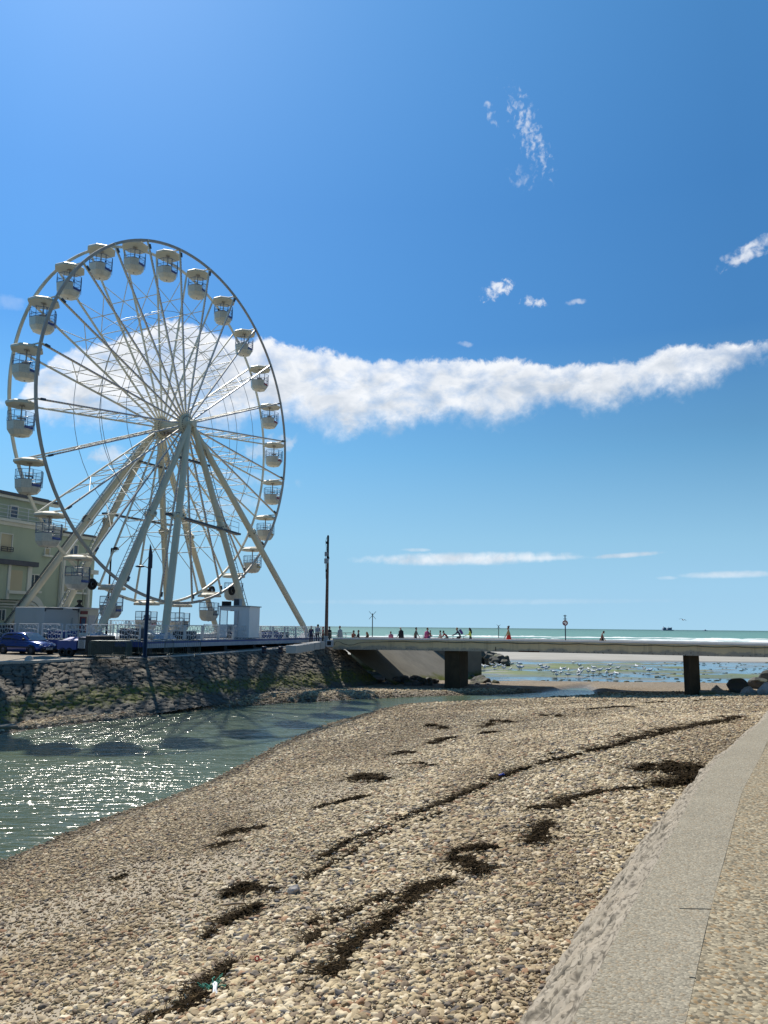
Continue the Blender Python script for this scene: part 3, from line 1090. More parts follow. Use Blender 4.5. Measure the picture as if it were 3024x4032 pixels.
# breaking waves near the shore: low rolling ridges of foam
fm, ft, fb = mat('sea_foam')
fpos = ft.geo().outputs['Position']
ft.set(fb.inputs['Base Color'], ft.mix(ft.mr(ft.noise(.6, 5, .6, ft.mapping(fpos, (.4, 1, 1))), .35, .6), (.6, .68, .66), (.86, .88, .87)))
fb.inputs['Roughness'].default_value = .9
wb = MB()
rw = random.Random(5)
for row in range(8):
    D = 330 + row * 26 + rw.uniform(-5, 5)
    x = -150.0
    while x < 330:
        Lw = rw.uniform(14, 70); h = rw.uniform(.35, .95) * (1.15 if row < 4 else .75)
        if rw.random() < (.7 if row < 3 else .4):
            n = 22; th = rw.uniform(2, 5); vs = []
            for k in range(n + 1):
                u = k / n
                e = sin(pi * u) ** .6
                hh = h * e * (.55 + .6 * mnoise.noise(Vector((x * .1 + k * .6, D * .1, row))) + .35)
                yy = D + 6 * mnoise.noise(Vector(((x + Lw * u) * .012, row * 3.1, .3)))
                for (o, z) in ((-th * e, 0), (-th * .3 * e, hh * .75), (0, hh), (th * .5 * e, hh * .5), (th * e, 0)):
                    vs.append((x + Lw * u, yy + o, -3.74 + max(z, 0)))
            fs = [(k * 5 + j, k * 5 + 5 + j, k * 5 + 6 + j, k * 5 + 1 + j) for k in range(n) for j in range(4)]
            wb.add(vs, fs, 0, True)
        x += Lw * rw.uniform(.7, 1.25)
tag(wb.build('breaking_waves', fm), 'white lines of breaking surf rolling in along the shore', 'waves', kind='stuff')

# ================================================================== quay and its stone slope
QLEFT = .42


def zq_px(x): return -QLEFT + (QLEFT + .05) * min(1.0, x / 1300.0)


edge_px = [(0, 2612), (150, 2606), (300, 2598), (500, 2592), (700, 2585), (850, 2574), (1000, 2562), (1150, 2552), (1300, 2544)]
ez_ = [-.42, -.40, -.37, -.33, -.29, -.24, -.18, -.08, .02]
edge = [at_z(x, y, z) for (x, y), z in zip(edge_px, ez_)]
edge = [edge[0] + (edge[0] - edge[2]) * 3.0, edge[0] + (edge[0] - edge[2]) * 1.0] + edge + [Vector((-3.6, 66.0, .05))]
foot_px = [(0, 2856, -2.88), (202, 2814, -2.80), (300, 2795, -2.64), (464, 2772, -2.47), (624, 2757, -2.38), (784, 2738, -2.38), (995, 2720, -2.5), (1206, 2711, -2.78), (1371, 2696, -2.88)]
foot = [at_z(*p) for p in foot_px]
foot = [foot[0] + (foot[0] - foot[2]) * 3.0, foot[0] + (foot[0] - foot[2]) * 1.0] + foot + [Vector((.1, 66.3, -3.25))]
for p in foot[:2]: p.z = -3.0
for p in edge[:2]: p.z = -QLEFT


def resample(pts, n):
    P = np.array([tuple(p) for p in pts]); d = np.r_[0, np.cumsum(np.linalg.norm(np.diff(P[:, :2], axis=0), axis=1))]
    t = np.linspace(0, d[-1], n)
    return np.stack([np.interp(t, d, P[:, k]) for k in range(3)], -1), t


def smooth_line(P, k):
    for _ in range(k):
        P[1:-1] = .5 * P[1:-1] + .25 * (P[:-2] + P[2:])
    return P


NU, NV = 860, 100
E_, tU = resample(edge, NU); F_, _ = resample(foot, NU)
E_ = smooth_line(E_, 40); F_ = smooth_line(F_, 700)
F_[:, 2] -= .12
F_ = E_ + (F_ - E_) * 1.2
vv = np.linspace(0, 1, NV)
P = E_[:, None, :] * (1 - vv)[None, :, None] + F_[:, None, :] * vv[None, :, None]
dU = np.gradient(P, axis=0); dV = np.gradient(P, axis=1)
NRM = np.cross(dV, dU); NRM /= np.linalg.norm(NRM, axis=-1, keepdims=True)
if NRM[NU // 2, NV // 2, 2] < 0: NRM = -NRM
LEN = np.linalg.norm(F_ - E_, axis=1)
Ug = np.repeat(tU[:, None], NV, 1); Vg = vv[None, :] * LEN[:, None]
d1, d2, cid = worley(Ug / .44 + .9 * fbm(Ug * 1.2, Vg * 1.2, 3, 5), Vg / .32 + .9 * fbm(Ug * 1.2 + 7, Vg * 1.2, 3, 6), 3)
edg = d2 - d1
disp = (sstep(.02, .14, edg) - .5) * .085 + (cid - .5) * .09 + (fbm(Ug * 2.2, Vg * 2.2, 4, 15) - .5) * .10 + (fbm(Ug * 7, Vg * 7, 3, 25) - .5) * .05
fade = np.minimum(1, np.minimum(vv, 1.0)[None, :] * 12)
Pd = P + NRM * (disp * fade)[..., None]
qw = thing('quay_wall', tuple(E_[NU // 2]), 'sloping rubble stone quay wall, mossy at the foot, below the Ferris wheel', 'wall')
grid_obj('stone_face', Pd, M['stonewall'], qw, smooth=True, cols={'cid': cid, 'edge': edg, 'high': np.repeat((1 - vv * 1.2)[None, :], NU, 0)})
# coping along the top edge
cp = MB()
for i in range(0, NU - 15, 15):
    a = Vector(E_[i]); b = Vector(E_[i + 15]); d = (b - a).normalized(); sdv = Vector((d.y, -d.x, 0))
    if i < NU * .40:
        cp.bar(a - sdv * .22 + Vector((0, 0, -.02)), b - sdv * .22 + Vector((0, 0, -.02)) - d * .012, .62, .2)
    else:
        cp.bar(a - sdv * .25 + Vector((0, 0, -.055)), b - sdv * .25 + Vector((0, 0, -.055)) - d * .012, .5, .16)
cp.build('coping', M['conc_pale'], qw, bevel=.015)
# quay ground sheet
qv = [Vector(E_[i]) for i in range(0, NU, 17)] + [Vector(E_[-1])]
qg = MB(); vs = []; fs = []
back = lambda p: Vector((p.x - 55, p.y + 20, p.z + .06))
for p in qv:
    sdv = Vector((-.93, .35, 0))
    for k, (dist) in enumerate((.12, 3, 8, 16, 30, 60)):
        q = p + sdv * dist
        vs.append((q.x, q.y, p.z - .012 + min(dist, 16) * .004))
n6 = 6
for i in range(len(qv) - 1):
    for k in range(5):
        a = i * n6 + k
        fs.append((a, a + n6, a + n6 + 1, a + 1))
qg.add(vs, fs)
# promenade beyond, behind the wheel
e1 = Vector(E_[-1])
pts = [(e1.x - .1, e1.y), (3.2, 80), (-4, 98), (-70, 100)]
far = [qv[-1] + Vector((-.93, .35, 0)) * d for d in (60, 30, 16, 8, 3, .12)]
qg.add([(p[0], p[1], .03) for p in pts] + [(p.x, p.y, .03) for p in far], [tuple(range(len(pts) + len(far)))])
tag(qg.build('quay_ground', M['quay_asphalt']), kind='structure')


def quay_z(x, y):
    """ground height on the quay"""
    d = ((E_[:, 0] - x) ** 2 + (E_[:, 1] - y) ** 2)
    i = int(np.argmin(d))
    return float(E_[i, 2]) - .012 + min(sqrt(d[i]), 16) * .004


# smooth concrete slope under and beyond the bridge
NU2 = 60
T = np.linspace(0, 1, NU2)[:, None]; V2 = np.linspace(0, 1, 24)
top = np.array([[-3.6, 66.0, .03]]) * (1 - T) + np.array([[4.2, 81.0, .03]]) * T
bot = np.array([[1.5, 65.2, -3.4]]) * (1 - T) + np.array([[10.2, 80.6, -3.6]]) * T
P = top[:, None, :] * (1 - V2)[None, :, None] + bot[:, None, :] * V2[None, :, None]
P[..., 2] += (fbm(P[..., 0] * .9, P[..., 1] * .9, 3, 7) - .5) * .05
sl = grid_obj('concrete_revetment', P, M['conc_slope'], origin=(2, 73, -1.6))
tag(sl, 'smooth grey concrete bank sloping down beyond the footbridge', 'bank')
sw = MB(); sw.prism([(4.2, 81.0), (10.2, 80.6), (6.2, 84), (-4, 98.4), (-4, 98)], -3.8, .02)
tag(sw.build('sea_wall', M['conc_slope'], origin=(3, 85, -3.8)), 'concrete end wall of the bank behind the footbridge', 'wall')

# mossy ledge at the left water edge
lg = MB()
a = at_z(-30, 2870, -2.9); b = at_z(62, 2862, -2.88)
lg.bar(a, b, .9, .22)
tag(lg.build('concrete_ledge', M['conc_slope'], origin=tuple(b), bevel=.04), 'low mossy concrete ledge at the water edge below the quay', 'ledge')

# ================================================================== right-hand sea wall and promenade
_c, _t = resample([(p[0], p[1], 0) for p in CAPL], 600)
_c = smooth_line(_c, 40)
_i0 = int(np.argmin(np.hypot(_c[:, 0] - .3, _c[:, 1] - 2.6))); _i1 = int(np.argmin(np.hypot(_c[:, 0] - 6.5, _c[:, 1] - 13.8)))
_tt = np.concatenate([np.linspace(_t[0], _t[_i0], 60)[:-1], np.linspace(_t[_i0], _t[_i1], 640)[:-1], np.linspace(_t[_i1], _t[-1], 260)])
cl = np.stack([np.interp(_tt, _t, _c[:, k]) for k in range(3)], -1); tl = _tt
tan = np.gradient(cl, axis=0); tan /= np.linalg.norm(tan, axis=1, keepdims=True)
nb_ = np.stack([-tan[:, 1], tan[:, 0], np.zeros(len(tan))], -1)     # towards the beach
capt = thing('promenade_wall', (2.5, 7, 0), 'concrete sea wall with smooth cap and broken rough face beside the promenade', 'wall')
NPF = 76
prof = np.linspace(0, 1, NPF)
off = np.interp(prof, [0, .06, .12, .2, 1], [-.035, .0, .05, .12, 1.08])
zz = np.interp(prof, [0, .06, .12, .2, 1], [.0, -.012, -.05, -.13, -1.32])
P = cl[:, None, :] + nb_[:, None, :] * off[None, :, None]
P[..., 2] += zz[None, :]
Ug = np.repeat(tl[:, None], NPF, 1); Vg = np.repeat((prof * 1.7)[None, :], len(tl), 0)
rd1, rd2, rcid = worley(Ug * 3.4 + .6 * fbm(Ug * 4, Vg * 6, 3, 3), Vg * 8.5 + Ug * 2.2 + .5 * fbm(Ug * 5, Vg * 5, 2, 4), 13)
re1, re2, rcid2 = worley(Ug * 8 + .6 * fbm(Ug * 9, Vg * 9, 2, 6), Vg * 17 + Ug * 4.5, 23)
rg = .5 * (rcid - .5) * .085 * sstep(0, .12, rd2 - rd1) + (rcid2 - .5) * .026 * sstep(0, .15, re2 - re1) + (fbm(Ug * 1.6, Vg * 4, 4, 3) - .5) * .07 + (fbm(Ug * 16, Vg * 24, 4, 5) - .5) * .035
rg = rg * sstep(.03, .22, prof)[None, :]
dirn = nb_[:, None, :] * .72 + np.array([0, 0, .69])
P = P + dirn * rg[..., None]
edge_j = (fbm(tl * 3.0, tl * 0 + 2, 4, 8) - .5) * .07
P[:, :, :] += nb_[:, None, :] * (edge_j[:, None] * sstep(.02, .1, prof)[None, :])[..., None]
grid_obj('rough_face', P, M['conc_rough'], capt, smooth=True, cols={'crev': np.minimum(rd2 - rd1, (re2 - re1) * 1.3), 'cid': rcid * .6 + rcid2 * .4})
CW = .47
_xr = np.interp(cl[:, 1], [-7, 0, 3.54, 4.36, 4.96, 6.01, 8.27, 10.89, 12.18], [-4.3, -.42, 1.3, 1.71, 2.01, 2.56, 3.72, 5.22, 5.93])
_xr = np.where(cl[:, 1] > 12.18, 5.93 + (cl[:, 1] - 12.18) * .62, _xr)
for _ in range(400): _xr[1:-1] = .5 * _xr[1:-1] + .25 * (_xr[:-2] + _xr[2:])
cr = np.stack([_xr, cl[:, 1], cl[:, 2]], -1)
c0 = P[:, 0, :]
capm = np.stack([c0, cl - nb_ * .12, cl - nb_ * .3, cr + nb_ * .004], 1)
capm[:, :, 2] += (fbm(capm[:, :, 0] * 2, capm[:, :, 1] * 2, 3, 4) - .5) * .006
capm[:, 0, 2] = P[:, 0, 2]
grid_obj('cap', capm, M['conc_cap'], capt, smooth=True)
# joints in the cap
jt = MB()
for px, py in ((2745, 3570), (2690, 3845)):
    q = at_z(px, py, 0)
    i = int(np.argmin((cr[:, 0] - q.x) ** 2 + (cr[:, 1] - q.y) ** 2))
    a = Vector(cr[i]); b_ = Vector(cl[i]) - Vector(nb_[i]) * .05
    m_ = a.lerp(b_, .4 if px > 2700 else .06)
    jt.bar(a + Vector((0, 0, .001)), m_ + Vector((.0, .01, .001)), .0025, .005)
jt.build('joint', M['conc_slope'], capt)
_pv = [(p[0], p[1], -.002) for p in (cr + nb_ * .03)[::6]] + [(60, 53, -.008), (60, -7, -.008)]
pm = MB(); n_ = len(cr[::6])
pr = [(p[0], p[1], -.002) for p in (cr + nb_ * .03)[::6]]
far_ = [(max(p[0] + 4, 0) * 1 + 26, p[1], -.002) for p in pr]
pm.add(pr + far_, [(i, n_ + i, n_ + i + 1, i + 1) for i in range(n_ - 1)])
tag(pm.build('promenade', M['aggregate']), kind='structure')
# ================================================================== seaweed
def weed_mesh(name, pts, width, count, label, group, height=.07, L=(.12, .4), seed=1, stuff=False):
    r = random.Random(seed)
    W_ = [on_beach(*p) for p in pts]; r.random()
    ws = width if isinstance(width, (list, tuple)) else [width] * len(pts)
    seg = [(W_[i + 1] - W_[i]).length for i in range(len(W_) - 1)]
    tot = sum(seg) or 1
    o0 = W_[len(W_) // 2]
    mb = MB()
    cx = []; cy = []; rec = []
    count = int(count * 2.9)
    for _ in range(count):
        s_ = r.random() * tot; i = 0
        while i < len(seg) - 1 and s_ > seg[i]:
            s_ -= seg[i]; i += 1
        f = s_ / max(seg[i], 1e-6)
        p = W_[i].lerp(W_[i + 1], f); w = (ws[i] * (1 - f) + ws[i + 1] * f) * (.8 if max(ws) > .3 else .95)
        along = s_ + sum(seg[:i])
        dn = (1.0 if seed == 3 else .75 if seed in (4, 7, 10, 11) else .36) + 1.9 * mnoise.noise(Vector((along * 1.4, seed * 3.7, 0))) + 1.1 * mnoise.noise(Vector((along * 4.5, seed * 1.7, 3)))
        if r.random() > dn: continue
        d = (W_[i + 1] - W_[i]).normalized() if seg[i] > 1e-6 else Vector((1, 0, 0))
        sv_ = Vector((-d.y, d.x, 0))
        wob = mnoise.noise(Vector((along * 1.1, seed * 1.3, 5))) * w * .6 + mnoise.noise(Vector((along * 3.5, seed * 2.3, 9))) * w * .35
        g = r.gauss(0, .24) + (r.uniform(-1.3, 1.3) if r.random() < .2 else 0)
        q = p + sv_ * (g * w + wob) + d * r.uniform(-.06, .06)
        cx.append(q.x); cy.append(q.y); rec.append((d, max(0, 1 - abs(g) * 2.2)))
    if not cx: return None
    zb = beach_z_arr(np.array([cx]), np.array([cy]))[0][0]
    for x, y, z, (d, core) in zip(cx, cy, zb, rec):
        dist = max(1.0, math.hypot(x, y) / 9.0)
        a = atan2(d.y, d.x) + r.gauss(0, .9)
        lg_ = r.random() < .14; l = (r.uniform(.14, .34) if lg_ else r.uniform(.02, .10)) * min(dist, 2.2); k = 4 if lg_ else 2
        q = Vector((x, y, z + r.uniform(.008, .02 + height * .6 * core)))
        wv = (r.uniform(.002, .0045) if lg_ else r.uniform(.004, .010)) * min(dist, 2.6); turn = r.uniform(-1.3, 1.3)
        vs = []
        for j in range(k + 1):
            dv_ = Vector((cos(a), sin(a), r.uniform(-.2, .14)))
            nn = Vector((-sin(a), cos(a), r.uniform(-1, 1))) * wv * (1 if 0 < j < k else .5)
            vs += [q - nn, q + nn]
            q = q + dv_ * l / k; a += turn / k + r.uniform(-.6, .6)
            q.z = max(q.z, z + .008)
        mb.add(vs, [(2 * j, 2 * j + 2, 2 * j + 3, 2 * j + 1) for j in range(k)])
    o = mb.build(name, M['weed'], origin=tuple(o0))
    if stuff: tag(o, label, 'seaweed', group, 'stuff')
    else: tag(o, label, 'seaweed', group)
    return o


WG = 'dark seaweed cast up on the shingle'
# long strandlines
weed_mesh('seaweed', [(1260, 3390), (1360, 3330), (1500, 3262), (1620, 3215), (1760, 3165), (1850, 3120), (1960, 3070), (2050, 3035), (2140, 3010), (2260, 2980), (2420, 2940), (2560, 2905), (2760, 2860), (2930, 2828)],
          [.15, .2, .22, .22, .2, .22, .2, .22, .2, .2, .2, .25, .3, .3], 5200, 'long dark strandline of seaweed running up the middle of the beach', WG, .06, seed=3)
weed_mesh('seaweed', [(1180, 3480), (1270, 3430), (1400, 3350), (1520, 3290), (1640, 3240), (1780, 3190)], .10, 950, 'thin broken seaweed line just below the long middle strandline', WG, .03, seed=4)
weed_mesh('seaweed', [(2110, 2985), (2200, 2965), (2330, 2930), (2460, 2895)], .12, 500, 'thin seaweed line above the upper end of the long strandline', WG, .03, seed=5)
weed_mesh('seaweed', [(2520, 3040), (2590, 3020), (2680, 3035), (2755, 3020), (2700, 3080), (2620, 3100)], [.5, .6, .6, .45, .55, .4], 3300, 'broad thick seaweed mat lying against the sea wall', WG, .12, seed=6)
weed_mesh('seaweed', [(2080, 3190), (2190, 3180), (2250, 3150), (2350, 3125), (2460, 3112), (2560, 3110)], [.2, .3, .22, .16, .16, .2], 1900, 'seaweed trail leading from the thick mat down the beach', WG, .06, seed=7)
weed_mesh('seaweed', [(2230, 3175), (2200, 3230), (2130, 3260), (2150, 3310), (2080, 3330)], [.22, .3, .25, .25, .15], 1200, 'ragged seaweed patch among large pale pebbles right of centre', WG, .05, seed=8)
weed_mesh('seaweed', [(1960, 3345), (1860, 3350), (1800, 3375), (1860, 3410), (1900, 3440)], [.12, .2, .3, .3, .2], 1500, 'hook-shaped seaweed clump in the middle of the lower beach', WG, .07, seed=9)
weed_mesh('seaweed', [(1790, 3470), (1680, 3500), (1640, 3540), (1560, 3600), (1500, 3650), (1440, 3700), (1360, 3780), (1290, 3850), (1200, 3900)], [.2, .25, .2, .28, .25, .2, .2, .2, .15], 3400, 'long seaweed trail slanting down to the bottom of the picture', WG, .05, seed=10)
weed_mesh('seaweed', [(1110, 3800), (1240, 3680), (1420, 3590), (1540, 3520)], .13, 620, 'faint seaweed streak left of the lower long trail', WG, .03, seed=11)
weed_mesh('seaweed', [(820, 3700), (870, 3660), (930, 3620), (1000, 3580)], [.14, .22, .2, .12], 1050, 'dark oblong seaweed clump on the lower left shingle', WG, .08, seed=12)
weed_mesh('seaweed', [(880, 3535), (950, 3500), (1020, 3505), (1090, 3515)], [.14, .24, .24, .1], 1150, 'thick dark seaweed heap above the lower left clump', WG, .11, seed=13)
weed_mesh('seaweed', [(1190, 3660), (1260, 3630), (1330, 3590)], .11, 420, 'short seaweed wisp beside the lower left clump', WG, .04, seed=14)
weed_mesh('seaweed', [(600, 4000), (700, 3985), (780, 3940), (860, 3850), (900, 3790)], [.2, .28, .22, .16, .12], 1500, 'seaweed and twigs at the bottom edge left of centre', WG, .05, seed=15)
weed_mesh('seaweed', [(870, 3295), (930, 3275), (990, 3270), (1040, 3258)], [.12, .2, .16, .1], 700, 'upper of two short seaweed strips on the left shingle', WG, .06, seed=16)
weed_mesh('seaweed', [(820, 3335), (880, 3325), (960, 3312), (1010, 3300)], [.1, .14, .1, .06], 380, 'lower of two short seaweed strips on the left shingle', WG, .05, seed=17)
weed_mesh('seaweed', [(1235, 3188), (1300, 3172), (1370, 3158), (1440, 3142)], [.14, .22, .2, .08], 800, 'slim dark seaweed clump below the rounded mound', WG, .08, seed=18)
weed_mesh('seaweed', [(1395, 3058), (1450, 3062), (1530, 3072)], [.3, .42, .2], 1250, 'rounded dark seaweed mound on the middle of the beach', WG, .15, seed=19)
weed_mesh('seaweed', [(1575, 2964), (1630, 2968)], [.28, .25], 430, 'small round seaweed mound left of the middle row', WG, .12, seed=20)
weed_mesh('seaweed', [(1690, 2935), (1740, 2915), (1810, 2905)], [.2, .32, .14], 620, 'narrow seaweed clump below the arched clump', WG, .12, seed=21)
weed_mesh('seaweed', [(1672, 2862), (1720, 2858), (1758, 2870)], [.25, .35, .2], 640, 'dark domed seaweed clump nearest the channel bend', WG, .18, seed=22)
weed_mesh('seaweed', [(1900, 2870), (1950, 2840), (2010, 2846)], [.25, .4, .3], 800, 'arched seaweed clump in the upper middle of the beach', WG, .2, seed=23)
weed_mesh('seaweed', [(1880, 2893), (1930, 2888), (1975, 2880)], [.2, .25, .2], 400, 'low seaweed strip under the arched clump', WG, .1, seed=24)
weed_mesh('seaweed', [(2125, 2820), (2170, 2818), (2225, 2824)], [.25, .35, .2], 520, 'seaweed clump left of the long upper heap', WG, .14, seed=25)
weed_mesh('seaweed', [(2320, 2795), (2380, 2790), (2440, 2786), (2500, 2786)], [.3, .4, .3, .2], 800, 'long low seaweed heap on the upper beach', WG, .15, seed=26)
weed_mesh('seaweed', [(2545, 2772), (2590, 2766), (2630, 2770)], [.25, .35, .2], 420, 'seaweed hump before the slim bridge pier', WG, .17, seed=27)
weed_mesh('seaweed', [(2700, 2768), (2790, 2758), (2870, 2752)], [.2, .35, .25], 520, 'rightmost long seaweed heap near the boulders', WG, .15, seed=28)
weed_mesh('seaweed', [(1560, 3010), (1640, 3005), (1720, 3018), (1880, 2995)], .16, 420, 'scattered seaweed bits below the small round mound', WG, .04, seed=29)
weed_mesh('seaweed', [(440, 3470), (480, 3455)], .1, 160, 'tiny lone seaweed tuft near the left edge of the shingle', WG, .05, seed=30)


# ================================================================== Ferris wheel
WA = radians(63.634)
WT = Vector((cos(WA), sin(WA), 0)); WN = Vector((sin(WA), -cos(WA), 0)); UPV = Vector((0, 0, 1))
HUB = Vector((-16.733, 63.0, 18.326)); WR = 14.937; WW = 2.6; PH0 = radians(-22.039)


def wp(l, s, z):
    """wheel coordinates: l along the wheel plane, s out of it towards the channel"""
    return Vector((HUB.x, HUB.y, 0)) + WT * l + WN * s + UPV * z


def node(i, s=0.0, r=WR):
    th = PH0 + 2 * pi * i / 24
    return HUB + WN * s + r * (sin(th) * WT + cos(th) * UPV)


def rad(i):
    th = PH0 + 2 * pi * i / 24
    return sin(th) * WT + cos(th) * UPV


BZ = quay_z(HUB.x, HUB.y)
wheel = thing('ferris_wheel', (HUB.x, HUB.y, .6), 'giant white Ferris wheel with lattice spokes on sloping cream legs', 'Ferris wheel')


def rim(s):
    mb = MB(); n = 120; vs = []; fs = []
    for k in range(n):
        th = PH0 + 2 * pi * k / n
        d = sin(th) * WT + cos(th) * UPV
        for (dr, ds) in ((-.105, -.06), (.105, -.06), (.105, .06), (-.105, .06)):
            vs.append(HUB + WN * (s + ds) + d * (WR + dr))
    for k in range(n):
        a = k * 4; b = ((k + 1) % n) * 4
        for j in range(4):
            j2 = (j + 1) % 4
            fs.append((a + j, a + j2, b + j2, b + j))
    mb.add(vs, fs, 0, False)
    return mb


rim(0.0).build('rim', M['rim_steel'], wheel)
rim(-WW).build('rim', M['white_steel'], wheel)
for i in range(24):
    d = rad(i); tg = d.cross(WN)
    mb = MB()
    f0, f1 = HUB + d * .75, node(i, 0, WR - .12)
    b0, b1 = f0 - WN * WW, f1 - WN * WW
    mb.bar(f0, f1, .115, .13, WN); mb.bar(b0, b1, .115, .13, WN)
    P_ = lambda r, s: HUB + d * r + WN * s
    # bracing between the front and the back tube
    rr = [3.2, 5.3, 7.3, 9.3, 12.2]
    for r_ in rr[:-1]:
        mb.tube(P_(r_, -.05), P_(r_, -WW + .05), .035, n=6)
    for a, b in zip(rr[:-1], rr[1:]):
        if b < 8:
            mb.tube(P_(a, -.05), P_(b, -WW + .05), .028, n=5)
            if a > 4: mb.tube(P_(b, -.05), P_(a, -WW + .05), .028, n=5)
        else:
            mb.tube(P_(a, -.05), P_(b, -WW + .05), .032, n=5); mb.tube(P_(b, -.05), P_(a, -WW + .05), .032, n=5)
            m = (a + b) / 2
            mb.tube(P_(m, -.03), P_(m, -WW + .03), .035, n=5)
    # gondola axle between the rims
    mb.tube(node(i, .12), node(i, -WW - .12), .06, n=8)
    sp = mb.build('spoke', M['white_steel'], wheel)
    ls = MB(); ls.bar(HUB + d * 1.0 + WN * .08, node(i, .08, WR - .3), .05, .03, WN)
    o = ls.build('light_strip', M['strip'], sp, origin=tuple(HUB)); o.location = HUB - WLOC[sp.name]
    o.parent = sp
    jb = MB(); jb.bar(P_(.955 * WR, .13), P_(.98 * WR, .13), .16, .1, WN)
    jb.build('junction_box', M['dark_steel'], sp)
for r_, rad_ in ((6.9, .022), (9.4, .022)):
    for s in (.0, -WW):
        mb = MB()
        mb.path([HUB + WN * (s + (.085 if s == 0 else -.085)) + r_ * (sin(PH0 + 2 * pi * k / 48) * WT + cos(PH0 + 2 * pi * k / 48) * UPV) * (1 if k % 2 == 0 else .9985) for k in range(48)], rad_, 5, 0, True)
        mb.build('bracing_ring', M['galv'], wheel)
# hub
for s, nm in ((0, 0), (-WW, 1)):
    mb = MB(); c = HUB + WN * s
    mb.lathe([(.05, .34 if nm == 0 else .3), (.32, .34 if nm == 0 else .3), (.34, .2), (.86, .16), (.9, .08), (.9, -.1), (.84, -.16), (.3, -.2)], c, 32, 0, WN)
    for k in range(24):
        d = rad(k + .5)
        mb.lathe([(.001, .2), (.05, .2), (.05, .15)], c + d * .7, 6, 1, WN)
        d = rad(k)
        mb.obox(c + d * .82, d * .16, d.cross(WN) * .07, WN * .12, 0)
    mb.build('hub', [M['cream_leg'], M['dark_steel']], wheel)
mb = MB(); mb.tube(HUB + WN * .9, HUB - WN * (WW + .9), .3, n=20)
mb.tube(HUB - WN * .3, HUB - WN * (WW - .3), .5, n=20)
mb.build('axle', M['cream_leg'], wheel)
mb = MB()
mb.obox(HUB - UPV * .42 - WN * WW / 2, WN * .6, WT * .3, UPV * .14); mb.obox(HUB - UPV * .75 - WN * (WW + .7), WN * .25, WT * .6, UPV * .14)
for k in range(5): mb.obox(HUB - WN * (WW - .2 - k * .2) - UPV * .62 + WT * (.1 * (-1) ** k), WN * .07, WT * .3, UPV * .12)
mb.build('drive_motor', M['rim_steel'], wheel)
# bearing blocks and legs
FOOTZ = 1.0
legs = [(-11.95, 4.0, 1, 'A'), (-8.5, 6.5, 1, 'B'), (13.6, 4.0, 1, 'C'), (4.6, 4.0, 1, 'D'),
        (-10.7, -4.0, 0, 'E'), (-7.3, -3.0, 0, 'F'), (5.4, -3.0, 0, 'G'), (13.6, -4.0, 0, 'H')]
for (l, s, front, nm) in legs:
    s0 = .62 if front else -WW - .62
    ft = wp(l, s if front else -WW + s, FOOTZ)
    tp = HUB + WN * s0 - UPV * .45 + WT * (.38 * (1 if l > 0 else -1))
    d = (ft - tp); Ln = d.length; d.normalize()
    mb = MB()
    q = tp + d * (Ln * .48)
    mb.path([tp - d * .25, tp + d * .6, tp + d * 1.6, q, q + d * .01, ft - d * 1.0, ft - d * .25, ft], [.2, .22, .26, .27, .27, .27, .19, .12], 16)
    lg_ = mb.build('leg', M['cream_leg'], wheel)
    cb = MB(); cb.path([q - d * .28, q + d * .28], [.34, .34], 12)
    sd_ = d.cross(UPV).normalized(); ud_ = sd_.cross(d)
    for a_ in (0, pi / 2, pi, 3 * pi / 2):
        e = cos(a_) * sd_ + sin(a_) * ud_
        cb.obox(q + e * .36, d * .2, e * .08, e.cross(d) * .09)
        cb.tube(q + e * .4 - e.cross(d) * .12, q + e * .4 + e.cross(d) * .12, .05, n=8, mi=1)
    cb.build('collar', [M['cream_leg'], M['dark_steel']], lg_)
    if nm in 'ADFE':
        ld = MB()
        off_ = {'A': -1, 'F': -1, 'D': 1, 'E': -1}[nm]
        e = WT * off_; e = (e - d * e.dot(d)).normalized()
        w_ = d.cross(e).normalized()
        a0, a1 = tp + d * 1.8 + e * .42, ft - d * .5 + e * .42
        wdt = .2 if nm != 'E' else .06
        for sg in (-1, 1): ld.tube(a0 + w_ * wdt * sg, a1 + w_ * wdt * sg, .028, n=5)
        N_ = int((a1 - a0).length / .34)
        for k in range(N_):
            p = a0.lerp(a1, k / N_); ld.tube(p - w_ * wdt, p + w_ * wdt, .018, n=5)
            if k % 8 == 0:
                for sg in (-1, 1): ld.tube(p + w_ * wdt * sg, p + w_ * wdt * sg * .6 - e * .2, .015, n=4)
        ld.build('ladder' if nm != 'E' else 'cable_tray', M['galv'] if nm in 'AF' else M['dark_steel'], lg_)
    # pyramid foot on the platform frame
    fb_ = MB(); gz = .18
    vs = []
    for (h, z) in ((1.0, gz), (.85, gz + .3), (.32, FOOTZ + .02)):
        for (i_, j_) in ((-1, -1), (1, -1), (1, 1), (-1, 1)): vs.append(Vector((ft.x, ft.y, 0)) + WT * h * i_ + WN * h * .8 * j_ + UPV * z)
    fs = [(3, 2, 1, 0), (8, 9, 10, 11)]
    for k in (0, 4):
        for j_ in range(4): fs.append((k + j_, k + (j_ + 1) % 4, k + 4 + (j_ + 1) % 4, k + 4 + j_))
    fb_.add(vs, fs)
    fb_.tube(ft - WN * .35, ft + WN * .35, .13, n=10)
    fb_.build('foot_block', M['platform_grey'] if front else M['white_steel'], lg_)
